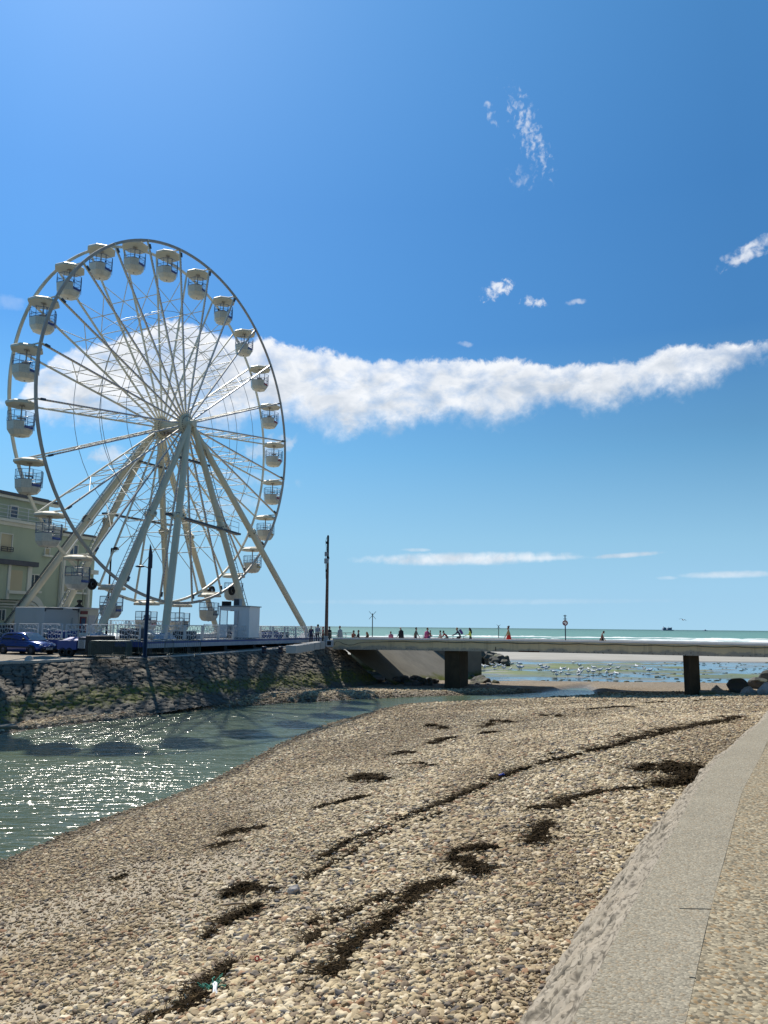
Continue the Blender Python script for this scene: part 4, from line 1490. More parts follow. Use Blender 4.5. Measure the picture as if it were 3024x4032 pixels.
# catwalk between the front legs, drive wheels near the rim
mb = MB()
a, b = HUB + WN * 2.3 + WT * (-4.2) - UPV * 8.3, HUB + WN * 2.4 + WT * 4.6 - UPV * 8.9
mb.bar(a, b, .5, .16)
mb.build('catwalk', M['dark_steel'], wheel)
mb = MB()
for k in range(9):
    p = a.lerp(b, k / 8); mb.tube(p + UPV * .08, p + UPV * 1.0, .02, n=5)
for h in (.55, 1.0): mb.tube(a + UPV * h, b + UPV * h, .02, n=5)
mb.build('handrail', M['galv'], wheel)
mb = MB()
a2, b2 = HUB - WN * (WW + 2.2) - WT * 3.8 - UPV * 7.8, HUB - WN * (WW + 2.2) + WT * 4.2 - UPV * 7.8
mb.bar(a2, b2, .4, .14); mb.build('cross_beam', M['dark_steel'], wheel)
mb = MB()
a3, b3 = HUB + WN * .8 - WT * 2.0 - UPV * 3.2, HUB + WN * .8 + WT * 2.2 - UPV * 3.2
for o_ in (0, WW + 1.6):
    mb = MB(); mb.bar(a3 - WN * o_, b3 - WN * o_, .3, .14); mb.build('cross_beam', M['dark_steel'], wheel)
for (px_, py_2, D_, s) in ((363, 2300, 56.5, 1), (913, 2325, 66.5, 1), (834, 2325, 70.5, -1)):
    c = at_D(px_, py_2, D_)
    mb = MB(); ax = WN
    mb.torus(c, .3, .13, ax, 22, 8, 0)
    mb.lathe([(.02, .07), (.1, .07), (.12, .03), (.26, .05), (.27, -.05)], c, 18, 1, ax)
    mb.obox(c + ax * (.25 if s > 0 else -.25), ax * .16, WT * .12, UPV * .12, 0)
    mb.build('drive_wheel', [M['rubber'], M['galv']], wheel)

# ------------------------------------------------------------------ gondolas
GA = atan2(WN.y, WN.x)


def make_gondola():
    g = thing('gondola', (0, 0, 0), 'x', 'gondola', 'gondolas of the Ferris wheel')
    ph = pi / 8
    mb = MB()
    mb.lathe([(.001, .03), (.66, -.0), (.95, -.07), (1.07, -.16), (1.075, -.3), (1.03, -.31), (.3, -.27), (.001, -.26)], (0, 0, 0), 8, 0, (0, 0, 1), False, ph)
    mb.build('roof', M['gond_roof'], g)
    mb = MB(); mb.tube((0, 0, -.22), (0, 0, -1.95), .05, n=8); mb.obox((0, 0, -.27), (.2, 0, 0), (0, .05, 0), (0, 0, .035)); mb.obox((0, 0, -.3), (.05, 0, 0), (0, .2, 0), (0, 0, .03))
    mb.lathe([(.001, -.95), (.26, -.95), (.26, -.99), (.001, -.99)], (0, 0, -.2), 14)
    mb.build('stem', M['rim_steel'], g)
    zt, zg = -1.5, -1.92
    mb = MB()
    prof = [(.40, -2.42), (.62, -2.36), (.83, -2.02), (.88, zt)]
    mb.lathe([(.001, -2.43), (.40, -2.42)], (0, 0, 0), 8, 0, (0, 0, 1), False, ph)
    pt = lambda k, r, z: Vector((r * cos(2 * pi * k / 8 - ph), r * sin(2 * pi * k / 8 - ph), z))
    rg_ = lambda z: float(np.interp(z, [-2.42, -2.36, -2.06, zt], [.40, .62, .83, .88]))
    for k in range(8):
        ztop = zg if k in (0, 1) else zt
        zs = [-2.42, -2.36, -2.06, ztop]
        for a_, b_ in zip(zs[:-1], zs[1:]):
            o = [pt(k, rg_(a_), a_), pt(k + 1, rg_(a_), a_), pt(k + 1, rg_(b_), b_), pt(k, rg_(b_), b_)]
            mb.add(o, [(0, 1, 2, 3)])
            i_ = [pt(k, rg_(a_) - .05, a_), pt(k + 1, rg_(a_) - .05, a_), pt(k + 1, rg_(b_) - .05, b_), pt(k, rg_(b_) - .05, b_)]
            mb.add(i_, [(3, 2, 1, 0)])
        r_ = rg_(ztop)
        mb.add([pt(k, r_, ztop), pt(k + 1, r_, ztop), pt(k + 1, r_ - .05, ztop), pt(k, r_ - .05, ztop)], [(0, 1, 2, 3)])
    for k, kk in ((0, 0), (2, 1)):
        a_ = [pt(k, rg_(zg), zg), pt(k, rg_(zg) - .05, zg), pt(k, .83, zt), pt(k, .88, zt)]
        mb.add(a_, [(0, 1, 2, 3)] if kk == 0 else [(3, 2, 1, 0)])
    # inner floor and bench
    mb.lathe([(.001, -2.28), (.62, -2.28)], (0, 0, 0), 8, 0, (0, 0, 1), False, ph)
    mb.lathe([(.45, -2.28), (.45, -1.94), (.8, -1.94)], (0, 0, 0), 8, 0, (0, 0, 1), False, ph)
    mb.build('tub', M['gond_tub'], g)
    mb = MB(); mb.lathe([(.001, -2.47), (.05, -2.46), (.05, -2.42)], (.0, 0, 0), 8)
    mb.build('drain_plug', M['black'], g)
    mb = MB(); gl_ = MB()
    zl = -.80
    for k in range(2, 9):
        mb.tube(pt(k, .87, zt), pt(k, .87, zl), .017, n=5)
    for z in (zt + .015, zt + .24, zl):
        mb.path([pt(k, .87, z) for k in range(2, 9)], .017 if z != zt + .015 else .022, 5, smooth=False)
    for k in range(2, 8):
        gl_.add([pt(k, .86, zt + .02), pt(k + 1, .86, zt + .02), pt(k + 1, .86, zl), pt(k, .86, zl)], [(0, 1, 2, 3)])
    mb.build('rail', M['blue_rail'], g)
    mb2 = MB()
    for k in (0, 1):
        q0, q1 = pt(k + .06, .9, 0), pt(k + .94, .9, 0)
        lo, hi = zg + .02, -.82
        mb2.path([q0 + UPV * (lo + .06), q0 + UPV * lo, q1 + UPV * lo, q1 + UPV * hi, q0 + UPV * hi, q0 + UPV * (lo + .06)], .017, 5, smooth=False)
        for z in (zt + .0, zt + .24): mb2.tube(q0 + UPV * z, q1 + UPV * z, .014, n=5)
        gl_.add([q0 * .98 + UPV * lo, q1 * .98 + UPV * lo, q1 * .98 + UPV * hi, q0 * .98 + UPV * hi], [(0, 1, 2, 3)])
    mb2.obox(pt(0, .92, zt + .1), (.05, 0, 0), (0, .04, 0), (0, 0, .05))
    mb2.build('gate', M['blue_rail'], g)
    gl_.build('clear_panel', M['acrylic'], g)
    mb = MB()
    for k in (0, 1):
        q0, q1 = pt(k + .03, .84, 0), pt(k + .97, .84, 0); i0, i1 = pt(k + .03, .8, 0), pt(k + .97, .8, 0)
        mb.add([q0 + UPV * (zg - .02), q1 + UPV * (zg - .02), q1 + UPV * (zg + .16), q0 + UPV * (zg + .16), i0 + UPV * (zg - .02), i1 + UPV * (zg - .02), i1 + UPV * (zg + .16), i0 + UPV * (zg + .16)],
               [(0, 1, 2, 3), (7, 6, 5, 4), (3, 2, 6, 7), (0, 4, 5, 1), (0, 3, 7, 4), (1, 5, 6, 2)])
    mb.build('seat_panel', M['blue_panel'], g)
    return g


gproto = make_gondola()
panel_meshes = {}
for o in gproto.children:
    if o.name.startswith('seat_panel'):
        panel_meshes['blue'] = o.data
        for c_ in ('red', 'yellow', 'dark'):
            me = o.data.copy(); me.name = 'seat_panel'; me.materials[0] = {'red': M['red'], 'yellow': M['yellow_panel'], 'dark': M['navy']}[c_]
            panel_meshes[c_] = me
ORD = ['', 'first', 'second', 'third', 'fourth', 'fifth', 'sixth', 'seventh', 'eighth', 'ninth', 'tenth', 'eleventh', 'twelfth']
gcol = {i: 'blue' for i in range(24)}
for i in (5, 6, 7, 8, 14): gcol[i] = 'red'
for i in (9, 10, 11): gcol[i] = 'yellow'
for i in (12, 13): gcol[i] = 'dark'
extra = {3: ' with a dark-dressed rider', 4: ' with one small rider', 14: ' carrying two riders near the platform', 16: ' with a dark open gate'}
GON = {}
for n_, i in enumerate([1] + [k for k in range(24) if k != 1]):
    g = gproto if n_ == 0 else copy_tree(gproto)
    k = (i - 1) % 24
    c = (HUB - WN * WW / 2) + rad(i) * WR
    g.location = c + Vector((0, 0, -.06)); g.rotation_euler = (0, 0, GA + radians(random.Random(i).uniform(-3, 3)))
    if i == 16: g.rotation_euler = (0, 0, GA)
    if k == 0: t_ = 'topmost white gondola of the Ferris wheel'
    elif k == 12: t_ = 'lowest white gondola of the wheel, behind the platform railing'
    elif k < 12: t_ = 'white gondola with %s seat, %s clockwise from the topmost one' % (gcol[i], ORD[k])
    else: t_ = '%s white gondola anticlockwise from the topmost one' % ORD[24 - k]
    g['label'] = t_ + extra.get(i, '')
    for ch in g.children:
        if ch.name.startswith('seat_panel'): ch.data = panel_meshes[gcol[i]]
    GON[i] = Vector(g.location)

# ================================================================== boarding platform
DZ = .6
PLC = [(-12.3, 8.4), (14.6, 5.6), (14.6, -7.2), (-12.3, -8.0)]
plat = thing('boarding_platform', tuple(wp(0, 0, BZ)), 'low blue and grey boarding platform under the Ferris wheel', 'platform')
pw_ = [wp(l, s, 0) for l, s in PLC]
mb = MB(); mb.prism([(p.x, p.y) for p in pw_], DZ - .1, DZ)
mb.build('deck', M['deck_dark'], plat)


def edge_strip(a, b, z0, z1, off_, th=.06):
    d = (b - a).normalized(); nn = Vector((d.y, -d.x, 0))
    m = MB(); m.bar(a + nn * off_ + UPV * (z0 + z1) / 2, b + nn * off_ + UPV * (z0 + z1) / 2, th, z1 - z0)
    return m


edge_strip(pw_[0], pw_[1], DZ - .13, DZ - .02, .05, .07).build('fascia', M['platform_blue'], plat)
edge_strip(pw_[0], pw_[1], DZ - .40, DZ - .132, .06, .12).build('side_beam', M['platform_grey'], plat)
edge_strip(pw_[3], pw_[0], .25, DZ - .03, .05, .06).build('fascia', M['platform_blue'], plat)
mb = MB()
for l in (-11, -6, -1, 4, 9, 13):
    mb = MB(); mb.bar(wp(l, -6.5, DZ - .25), wp(l, 5.2, DZ - .25), .25, .28); mb.build('cross_beam', M['dark_steel'], plat)
for l, s in ((-11.6, 8.0), (-10, 8.0), (-7.5, 7.6), (-3, 7.2), (1.2, 6.7), (5.2, 6.3), (9, 6), (12.5, 5.4), (-11.8, 3), (-11.8, -2.5), (-11.6, -6.5)):
    p = wp(l, s, 0); gz = quay_z(p.x, p.y)
    mb = MB()
    mb.box((p.x, p.y, gz + .06), (.7, .7, .12), WA); mb.box((p.x, p.y, (gz + DZ - .1) / 2 + .05), (.34, .34, DZ - gz - .22), WA)
    mb.build('jack', M['black'], plat)
# blue and white machinery stored on the deck
mb = MB()
for (l, s, a, b, c, mi) in ((-9.5, -5, 3.0, 1.2, .7, 0), (-10.4, -1.0, 1.2, 1.6, .55, 0), (-10.8, 2.2, .9, 1.4, .45, 1), (-3.5, 1.2, 5, .5, .35, 1), (3, 1.2, 6, .5, .35, 1), (0, -1.3, 7, 1.8, .22, 1), (2, 5, 2.2, .6, .5, 0), (6.5, 4.4, 3.4, .8, .5, 0), (-11.2, 6.2, 1.0, 1.2, .8, 2), (-8.2, 3.4, 1.4, 1.0, .7, 2), (-10.6, -6.3, 1.5, 1.2, .9, 2), (-4.5, 4.8, 1.6, .9, .6, 2), (4.3, 2.2, 1.8, 1.2, .8, 2), (9.5, 3.5, 2.0, 1.0, .5, 2), (11.8, .5, 2.0, 1.6, .6, 2)):
    mb = MB(); p = wp(l, s, DZ + c / 2); mb.box(tuple(p), (a, b, c), WA)
    mb.build('machine_box', [M['platform_blue'], M['white_steel'], M['dark_steel']][mi], plat, bevel=.03)
for (l, s) in ((-9, 4.6), (-5, 3.6), (6, 3.4)):
    st = MB()
    for k in range(4):
        p = wp(l, s - .32 * k, DZ + .12 + .17 * k); st.box(tuple(p), (1.5, .34, .05), WA)
    for sg in (-.75, .75):
        st.bar(wp(l + sg, s + .1, DZ), wp(l + sg, s - 1.1, DZ + .62), .05, .16)
    st.build('steps', M['white_paint'], plat)
# inner loading deck with low ramp
mb = MB(); mb.box(tuple(wp(0.5, .6, DZ + .14)), (9, 2.2, .28), WA)
mb.build('loading_stage', M['platform_grey'], plat)

# ------------------------------------------------------------------ fences with rings


def fence_panel():
    f = thing('fence_panel', (0, 0, 0), 'x', 'fence', 'white ring-patterned fence panels')
    w, h = 2.0, 1.02
    mb = MB()
    for x in (0, w - .06): mb.tube((x + .03, 0, -.28), (x + .03, 0, h), .032, n=6)
    for z in (.02, h - .012): mb.tube((.03, 0, z), (w - .03, 0, z), .023, n=6)
    for x in (.12, w - .12): mb.tube((x, 0, .02), (x, 0, h - .02), .018, n=5)
    mb.build('frame', M['fence_white'], f)
    mb = MB(); R_ = .145
    rr_ = random.Random(3)
    for k, (x, z) in enumerate([(.38, .82), (.75, .8), (1.28, .82), (1.62, .8), (.55, .52), (1.0, .6), (1.42, .5), (.32, .22), (.8, .2), (1.22, .2), (1.68, .22)]):
        mb.torus((x, 0, z), R_, .016, (0, 1, 0), 18, 5)
    for z0, a_ in ((.66, .04), (.37, .05)):
        mb.path([(x, .0, z0 + a_ * sin(x * 6.5)) for x in np.linspace(.12, w - .12, 22)], .018, 5)
    mb.build('ring_pattern', M['fence_white'], f)
    return f


fp = fence_panel(); used = [False]


def put_fence(p, ang, label):
    o = fp if not used[0] else copy_tree(fp)
    used[0] = True
    o.location = p; o.rotation_euler = (0, 0, ang); o['label'] = label


def fence_run(a, b, z, fmt):
    d = b - a; L_ = d.length; n = int(L_ / 2.0); d.normalize()
    for k in range(n):
        p = a + d * (k * L_ / n)
        put_fence((p.x, p.y, z), atan2(d.y, d.x), fmt % NUM[k + 1])


NUM = ['', 'first', 'second', 'third', 'fourth', 'fifth', 'sixth', 'seventh', 'eighth', 'ninth', 'tenth', 'eleventh', 'twelfth', 'thirteenth', 'fourteenth']
fence_run(wp(-12.1, 8.25, 0), wp(14.4, 5.5, 0), DZ, 'white ring-pattern fence panel on the channel side, %s from the near corner')
fence_run(wp(-12.15, -7.8, 0), wp(-12.15, 8.1, 0), DZ, 'white ring-pattern fence panel on the near end of the platform, %s from the left')
fence_run(wp(14.4, -6.8, 0), wp(14.4, 5.3, 0), DZ, 'white ring-pattern fence panel on the far seaward end, %s from the left')
fence_run(wp(-7.5, 1.9, 0), wp(-1.5, 1.9, 0), DZ + .28, 'inner ring-pattern fence panel left of the loading stage, %s from the left')
fence_run(wp(.5, 2.4, 0), wp(6.5, 2.4, 0), DZ + .1, 'inner ring-pattern fence panel by the white booth, %s from the left')
fence_run(wp(-4.5, -4.6, 0), wp(3.5, -4.6, 0), DZ + .35, 'rear ring-pattern fence panel behind the loading stage, %s from the left')

# ------------------------------------------------------------------ operator's booth
bc = at_D(942, 2470, 61.0); bzf = DZ + .12
booth = thing('operator_booth', (bc.x, bc.y, bzf), 'white operator booth with open door on the wheel platform', 'booth')
BA = radians(-14)     # local x along the front (door) face, seen obliquely


def lb(x, y, z): return Vector((bc.x, bc.y, bzf)) + Vector((cos(BA) * x - sin(BA) * y, sin(BA) * x + cos(BA) * y, z))


def lbox(mb, x0, x1, y0, y1, z0, z1, mi=0, f=lb, ang=None):
    c = f((x0 + x1) / 2, (y0 + y1) / 2, (z0 + z1) / 2)
    mb.box(tuple(c), (x1 - x0, y1 - y0, z1 - z0), BA if ang is None else ang, mi)


# footprint x -1.25..1.25, y -1.0..1.0 ; door in the left half of the front
mb = MB()
lbox(mb, .0, 1.26, -1.0, -.95, 0, 2.35); lbox(mb, -1.26, -1.16, -1.0, -.95, 0, 2.35); lbox(mb, -1.16, -.62, -1.0, -.95, 0, 1.0); lbox(mb, -1.16, 0, -1.0, -.95, 2.08, 2.35); lbox(mb, -.62, -.56, -1.0, -.95, 0, 2.08)
lbox(mb, 1.21, 1.26, -.95, .95, 0, 2.35); lbox(mb, -1.26, -1.21, -.95, .95, 0, 1.0); lbox(mb, -1.26, -1.21, -.95, .95, 2.08, 2.35); lbox(mb, -1.26, 1.26, .95, 1.0, 0, 1.0); lbox(mb, -1.26, 1.26, .95, 1.0, 2.05, 2.35); lbox(mb, .3, 1.26, .95, 1.0, 1.0, 2.05)
mb.build('wall', M['white_paint'], booth)
mb = MB(); lbox(mb, -1.36, 1.36, -1.1, 1.1, 2.35, 2.43); mb.build('roof', M['galv'], booth)
mb = MB(); lbox(mb, -1.2, 1.2, -.94, .94, -.02, .04); lbox(mb, .35, 1.15, -.5, .6, .04, .95); mb.build('counter', M['dark_steel'], booth)
mb = MB(); lbox(mb, -1.15, -.63, -.985, -.97, 1.02, 2.06); mb.build('window', M['acrylic'], booth)
mb = MB()
hinge = lb(0, -1.03, 0)
mb.bar(lb(.02, -1.04, 1.05), lb(.35, -1.1, 1.05), .05, 2.0, (0, 0, 1))
dr_ = mb.build('door', M['pale_grey'], booth)
mb = MB(); mb.tube(lb(.33, -1.18, 1.0), lb(.33, -1.12, 1.0), .03); mb.build('handle', M['galv'], dr_)
mb = MB(); lbox(mb, -.28, .22, -.6, -.1, 2.431, 3.0); lbox(mb, -.24, .18, -.62, -.602, 2.5, 2.95, 1); mb.build('roof_unit', [M['steel_grey_box'], M['dark_steel']], booth, bevel=.02)
for x in (-1.15, -.9, -.65):
    mb = MB(); lbox(mb, x, x + .2, -.9, -.6, 2.431, 2.78); mb.build('floodlight', M['black'], booth, bevel=.03)

# ================================================================== green building
B0 = at_D(0, 2100, 60.0); B1 = at_D(245, 2100, 66.0)
BD = Vector((B1.x - B0.x, B1.y - B0.y, 0)).normalized(); BN = Vector((BD.y, -BD.x, 0))
BO = Vector((B0.x, B0.y, 0))


def fac(px, py, out=0.0):
    """photo position -> (u along the facade, z) on the facade plane"""
    d = ray(px, py); o = BO + BN * out
    t_ = ((o - EYEP).dot(BN)) / d.dot(BN)
    p = EYEP + d * t_
    return (p - o).dot(BD), p.z


def fpnt(u, z, out=0.0): return BO + BD * u + BN * out + UPV * z


def fbox(mb, u0, u1, z0, z1, o0, o1, mi=0):
    c = fpnt((u0 + u1) / 2, (z0 + z1) / 2, (o0 + o1) / 2)
    mb.obox(c, BD * (u1 - u0) / 2, BN * (o1 - o0) / 2, UPV * (z1 - z0) / 2, mi)


def frect(x0, y0, x1, y1):
    """photo box -> facade rectangle"""
    ua, za = fac(x0, (y0 + y1) / 2); ub, zb = fac(x1, (y0 + y1) / 2)
    um = (x0 + x1) / 2
    return ua, ub, fac(um, y1)[1], fac(um, y0)[1]


house = thing('green_house', tuple(fpnt(2, -.2)), 'large pale green seafront house with roof terrace and arched white door', 'building')
zroof = fac(120, 1958)[1]; zter = fac(120, 2068)[1]; u_main = fac(243, 2100)[0]; u_wing = fac(374, 2200)[0]; zwing = fac(330, 2112)[1]
mb = MB()
fbox(mb, -18, u_main, -.6, zter, -14, 0)
fbox(mb, u_main, u_wing, -.6, zwing, -12, -.02)
fbox(mb, -18, u_main - .3, zter, zroof, -14, -1.3)
mb.build('wall', M['green_wall'], house)
mb = MB()
fbox(mb, -18.4, u_main + .5, zroof, zroof + .22, -14.4, -.75); fbox(mb, -18.2, u_main - .2, zroof + .22, zroof + .42, -14, -1.5)
fbox(mb, u_main + .003, u_wing + .3, zwing, zwing + .18, -12.2, .25)
rf = mb.build('roof', M['slate'], house)
mb = MB(); c_ = fpnt(fac(182, 1945)[0], zroof + .42, -2.2)
mb.tube(c_, c_ + UPV * .9, .14); mb.tube(c_ + UPV * .8, c_ + UPV * 1.02, .24); mb.build('chimney', M['slate'], rf)
mb = MB(); fbox(mb, -18.2, u_main + .3, zter - .02, zter + .2, -.2, .32); fbox(mb, -18.2, u_main, zter - .3, zter - .02, .002, .12)
fbox(mb, u_main, u_wing + .15, zwing - .25, zwing - .002, .0, .2)
fbox(mb, -18.3, u_main + .42, zroof - .22, zroof - .003, -1.29, -.85)
mb.build('cornice', M['trim_white'], house)
mb = MB()
for h in (.15, .45, .75, 1.05): mb.tube(fpnt(-18, zter + .2 + h, .2), fpnt(u_main + .3, zter + .2 + h, .2), .028, n=5)
u = -16.
while u < u_main + .3:
    mb.tube(fpnt(u, zter + .2, .2), fpnt(u, zter + 1.27, .2), .035, n=5); u += 2.05
for h in (.15, .4, .65, .95): mb.tube(fpnt(u_main + .3, zter + .2 + h, .2), fpnt(u_main + 1.9, zter + .2 + h, .0), .022, n=5)
mb.build('terrace_railing', M['fence_white'], house)


def window(x0, y0, x1, y1, glass='dark_glass', out=0.0, sill=True, bars=1, name='window'):
    ua, ub, z0, z1 = frect(x0, y0, x1, y1)
    mb = MB(); t_ = .09
    fbox(mb, ua - t_, ua, z0 - .02, z1 + t_, out + .002, out + .09); fbox(mb, ub, ub + t_, z0 - .02, z1 + t_, out + .002, out + .09)
    fbox(mb, ua, ub, z1, z1 + t_, out + .002, out + .09)
    for k in range(bars):
        m = ua + (ub - ua) * (k + 1) / (bars + 1); fbox(mb, m - .04, m + .04, z0, z1, out + .025, out + .06)
    w_ = mb.build(name, M['trim_white'], house)
    mb = MB(); fbox(mb, ua, ub, z0, z1, out + .004, out + .022); mb.build('pane', M[glass], w_)
    if sill:
        mb = MB(); fbox(mb, ua - .25, ub + .25, z0 - .18, z0 - .021, out + .004, out + .28); mb.build('sill', M['trim_white'], w_)
    return w_


window(88, 1990, 114, 2035, 'blue_glass', -1.3, True, 0)
window(206, 2036, 244, 2082, 'blue_glass', -1.3, False, 1)
window(0, 2103, 44, 2172, 'shutter', 0, False, 0)
window(176, 2160, 192, 2184, 'shutter', 0, True, 0)
window(116, 2264, 148, 2326, 'dark_glass', 0, True, 1)
window(274, 2147, 303, 2182, 'blue_glass', 0, False, 1)
window(240, 2262, 326, 2330, 'shutter', 0, True, 0)
window(236, 2364, 252, 2386, 'dark_glass', 0, False, 1)
window(-8, 2402, 16, 2442, 'dark_glass', 0, False, 1)
window(-110, 2100, -60, 2170, 'shutter', 0, True, 0)
ua, ub, z0, z1 = frect(-2, 2154, 45, 2170)
mb = MB()
for z in (z0, (z0 + z1) / 2, z1): mb.tube(fpnt(ua, z, .2), fpnt(ub, z, .2), .03, n=5)
for k in range(3): mb.tube(fpnt(ua + (ub - ua) * k / 2, z0, .2), fpnt(ua + (ub - ua) * k / 2, z1, .2), .03, n=5)
mb.build('window_bar', M['dark_steel'], house)
# bay window
ua, ub, z0, z1 = frect(-70, 2225, 92, 2360)
mb = MB()
fbox(mb, ua, ub, z0, z1, .003, .75, 0)
for x0_, x1_ in ((-2, 8), (76, 92)):
    a_, b_, zz0, zz1 = frect(x0_, 2225, x1_, 2360); fbox(mb, a_, b_, z0, z1, .755, .86, 1)
bay = mb.build('bay', [M['green_wall'], M['trim_white']], house)
mb = MB(); fbox(mb, ua - .4, ub + .35, z1, z1 + .38, .003, 1.15); mb.build('roof', M['slate'], bay)
a_, b_, q0, q1 = frect(10, 2246, 58, 2326)
mb = MB(); fbox(mb, a_, b_, q0, q1, .755, .8); sh_ = mb.build('shutter', M['shutter'], bay)
mb = MB(); fbox(mb, a_ - .2, b_ + .3, q0 - .25, q0 - .01, .755, .98); mb.build('sill', M['trim_white'], bay)
mb = MB()
for (y0, y1, o) in ((2362, 2369, .32), (2374, 2381, .24), (2386, 2391, .18)):
    a_, b_, q0, q1 = frect(-80, y0, 60, y1); fbox(mb, a_, b_, q0, q1, .003, o)
mb.build('moulding', M['trim_white'], house)
# pilasters
mb = MB()
for x0_, x1_, y0, y1 in ((228, 243, 2190, 2490), (331, 343, 2290, 2490)):
    a_, b_, q0, q1 = frect(x0_, y0, x1_, y1); fbox(mb, a_, b_, -.3, q1, .004, .22); m = (a_ + b_) / 2; fbox(mb, m - .12, m + .12, -.3, q1, .222, .3)
mb.build('pilaster', M['trim_white'], house)
a_, b_, q0, q1 = frect(352, 2250, 368, 2262)
mb = MB(); fbox(mb, a_ - .3, b_ + .1, q0, q1 + .1, .003, .5); mb.build('ledge', M['trim_white'], house)
# arched door
ua, ub, z0, z1 = frect(82, 2400, 133, 2490)
uc = (ua + ub) / 2; rA = (ub - ua) / 2; zs = fac(107, 2422)[1]
mb = MB()
for k, (rr, oo) in enumerate(((rA + .14, .1), (rA + .42, .16), (rA + .72, .22), (rA + 1.02, .12))):
    r0 = (rA, rA + .16, rA + .45, rA + .75)[k]
    pts = [(uc + rr * cos(t_), zs + rr * sin(t_)) for t_ in np.linspace(0, pi, 22)] + [(uc - rr, -.5)] + [(uc - r0, -.5)] + [(uc + r0 * cos(t_), zs + r0 * sin(t_)) for t_ in np.linspace(pi, 0, 22)] + [(uc + r0, -.5), (uc + rr, -.5)]
    pp = [(uc + rr * cos(t_), zs + rr * sin(t_)) for t_ in np.linspace(0, pi, 22)]; pi_ = [(uc + r0 * cos(t_), zs + r0 * sin(t_)) for t_ in np.linspace(0, pi, 22)]
    O_ = [(uc + rr, -.5)] + pp + [(uc - rr, -.5)]; I_ = [(uc + r0, -.5)] + pi_ + [(uc - r0, -.5)]
    n_ = len(O_); vs = [fpnt(*p, oo) for p in O_] + [fpnt(*p, oo) for p in I_] + [fpnt(*p, .0) for p in O_] + [fpnt(*p, 0.) for p in I_]
    fs = []
    for i in range(n_ - 1):
        fs += [(i, i + 1, n_ + i + 1, n_ + i), (2 * n_ + i, 2 * n_ + i + 1, i + 1, i), (n_ + i, n_ + i + 1, 3 * n_ + i + 1, 3 * n_ + i)]
    mb.add(vs, fs)
mb.build('arch_moulding', M['trim_white'], house)
mb = MB(); fbox(mb, ua, ub, -.5, zs, .004, .05); fbox(mb, ua + .3, uc - .1, .2, zs - .3, .051, .07); fbox(mb, uc + .1, ub - .3, .2, zs - .3, .051, .07)
dr_ = mb.build('door', M['white_paint'], house)
mb = MB(); pts = [fpnt(uc + (rA - .0) * cos(t_), zs + rA * sin(t_), .03) for t_ in np.linspace(0, pi, 20)]
mb.add(pts, [tuple(range(20))]); mb.build('fanlight', M['dark_glass'], dr_)
mb = MB()
for k in range(1, 6): x_ = ua + (ub - ua) * k / 6; hh = sqrt(max(0, rA ** 2 - (x_ - uc) ** 2)); fbox(mb, x_ - .03, x_ + .03, zs, zs + hh, .035, .06)
for k in (.35, .7): hw = sqrt(rA ** 2 - (k * rA) ** 2); fbox(mb, uc - hw, uc + hw, zs + k * rA - .03, zs + k * rA + .03, .035, .06)
mb.build('glazing_bar', M['trim_white'], dr_)

# ------------------------------------------------------------------ trailer and ticket hut behind the platform
tr0 = at_D(174, 2450, 54.0); tr1 = at_D(308, 2450, 57.5)
td = Vector((tr1.x - tr0.x, tr1.y - tr0.y, 0)); tl_ = td.length; td.normalize(); tn = Vector((td.y, -td.x, 0))
ta = atan2(td.y, td.x); ztop = at_D(240, 2393, 55.8).z; tz = -.2
tlr = thing('box_trailer', tuple(tr0.lerp(tr1, .5) * 1.0 - Vector((0, 0, tr0.lerp(tr1, .5).z - tz))), 'white box trailer parked before the green house', 'trailer')
cc = tr0.lerp(tr1, .5) - tn * 1.25
mb = MB(); mb.box((cc.x, cc.y, (ztop + .75) / 2), (tl_, 2.5, ztop - .75), ta)
mb.build('body', M['trailer_white'], tlr, bevel=.04)
mb = MB()
for (s0, s1) in ((.0, .07), (.0, .52), (.82, 1.0)):
    pass
for p0, p1 in ((.0, .5), (.8, 1.0)):
    a_ = tr0.lerp(tr1, p0) + tn * .03; b_ = tr0.lerp(tr1, p1) + tn * .03; a_.z = b_.z = ztop - .08; mb.bar(a_, b_, .05, .12)
a_ = tr0 + tn * .03; mb.bar(Vector((a_.x, a_.y, ztop - .3)), Vector((a_.x, a_.y, ztop - .02)), .08, .08)
a_ = tr0.lerp(tr1, .985) + tn * .03; mb.bar(Vector((a_.x, a_.y, ztop - .3)), Vector((a_.x, a_.y, ztop - .02)), .12, .08)
mb.build('trim', M['dark_steel'], tlr)
mb = MB(); a_ = tr0.lerp(tr1, .8) + tn * .03; mb.bar(Vector((a_.x, a_.y, .9)), Vector((a_.x, a_.y, ztop - .7)), .04, .04); mb.build('lock_bar', M['galv'], tlr)
for k in (.3, .42):
    q = tr0.lerp(tr1, k) + tn * -.1
    mb = MB(); mb.torus((q.x, q.y, tz + .45), .33, .12, tn, 18, 8); mb.build('wheel', M['rubber'], tlr)

h0 = at_D(309, 2450, 57.6); h1 = at_D(386, 2450, 60.0); hd = (h1 - h0); hd.z = 0; hl = hd.length; hd.normalize(); hn = Vector((hd.y, -hd.x, 0)); ha = atan2(hd.y, hd.x)
hz = at_D(345, 2398, 58.8).z
hut = thing('ticket_hut', (h0.lerp(h1, .5).x, h0.lerp(h1, .5).y, -.2), 'cream ticket hut with dark red door beside the white trailer', 'hut')
cc = h0.lerp(h1, .5) - hn * 1.2
mb = MB(); mb.box((cc.x, cc.y, (hz - .2) / 2), (hl, 2.4, hz + .2), ha); mb.build('wall', M['trim_white'], hut)
mb = MB(); mb.box((cc.x, cc.y, hz + .05), (hl + .2, 2.6, .1), ha); mb.build('roof', M['pale_grey'], hut)


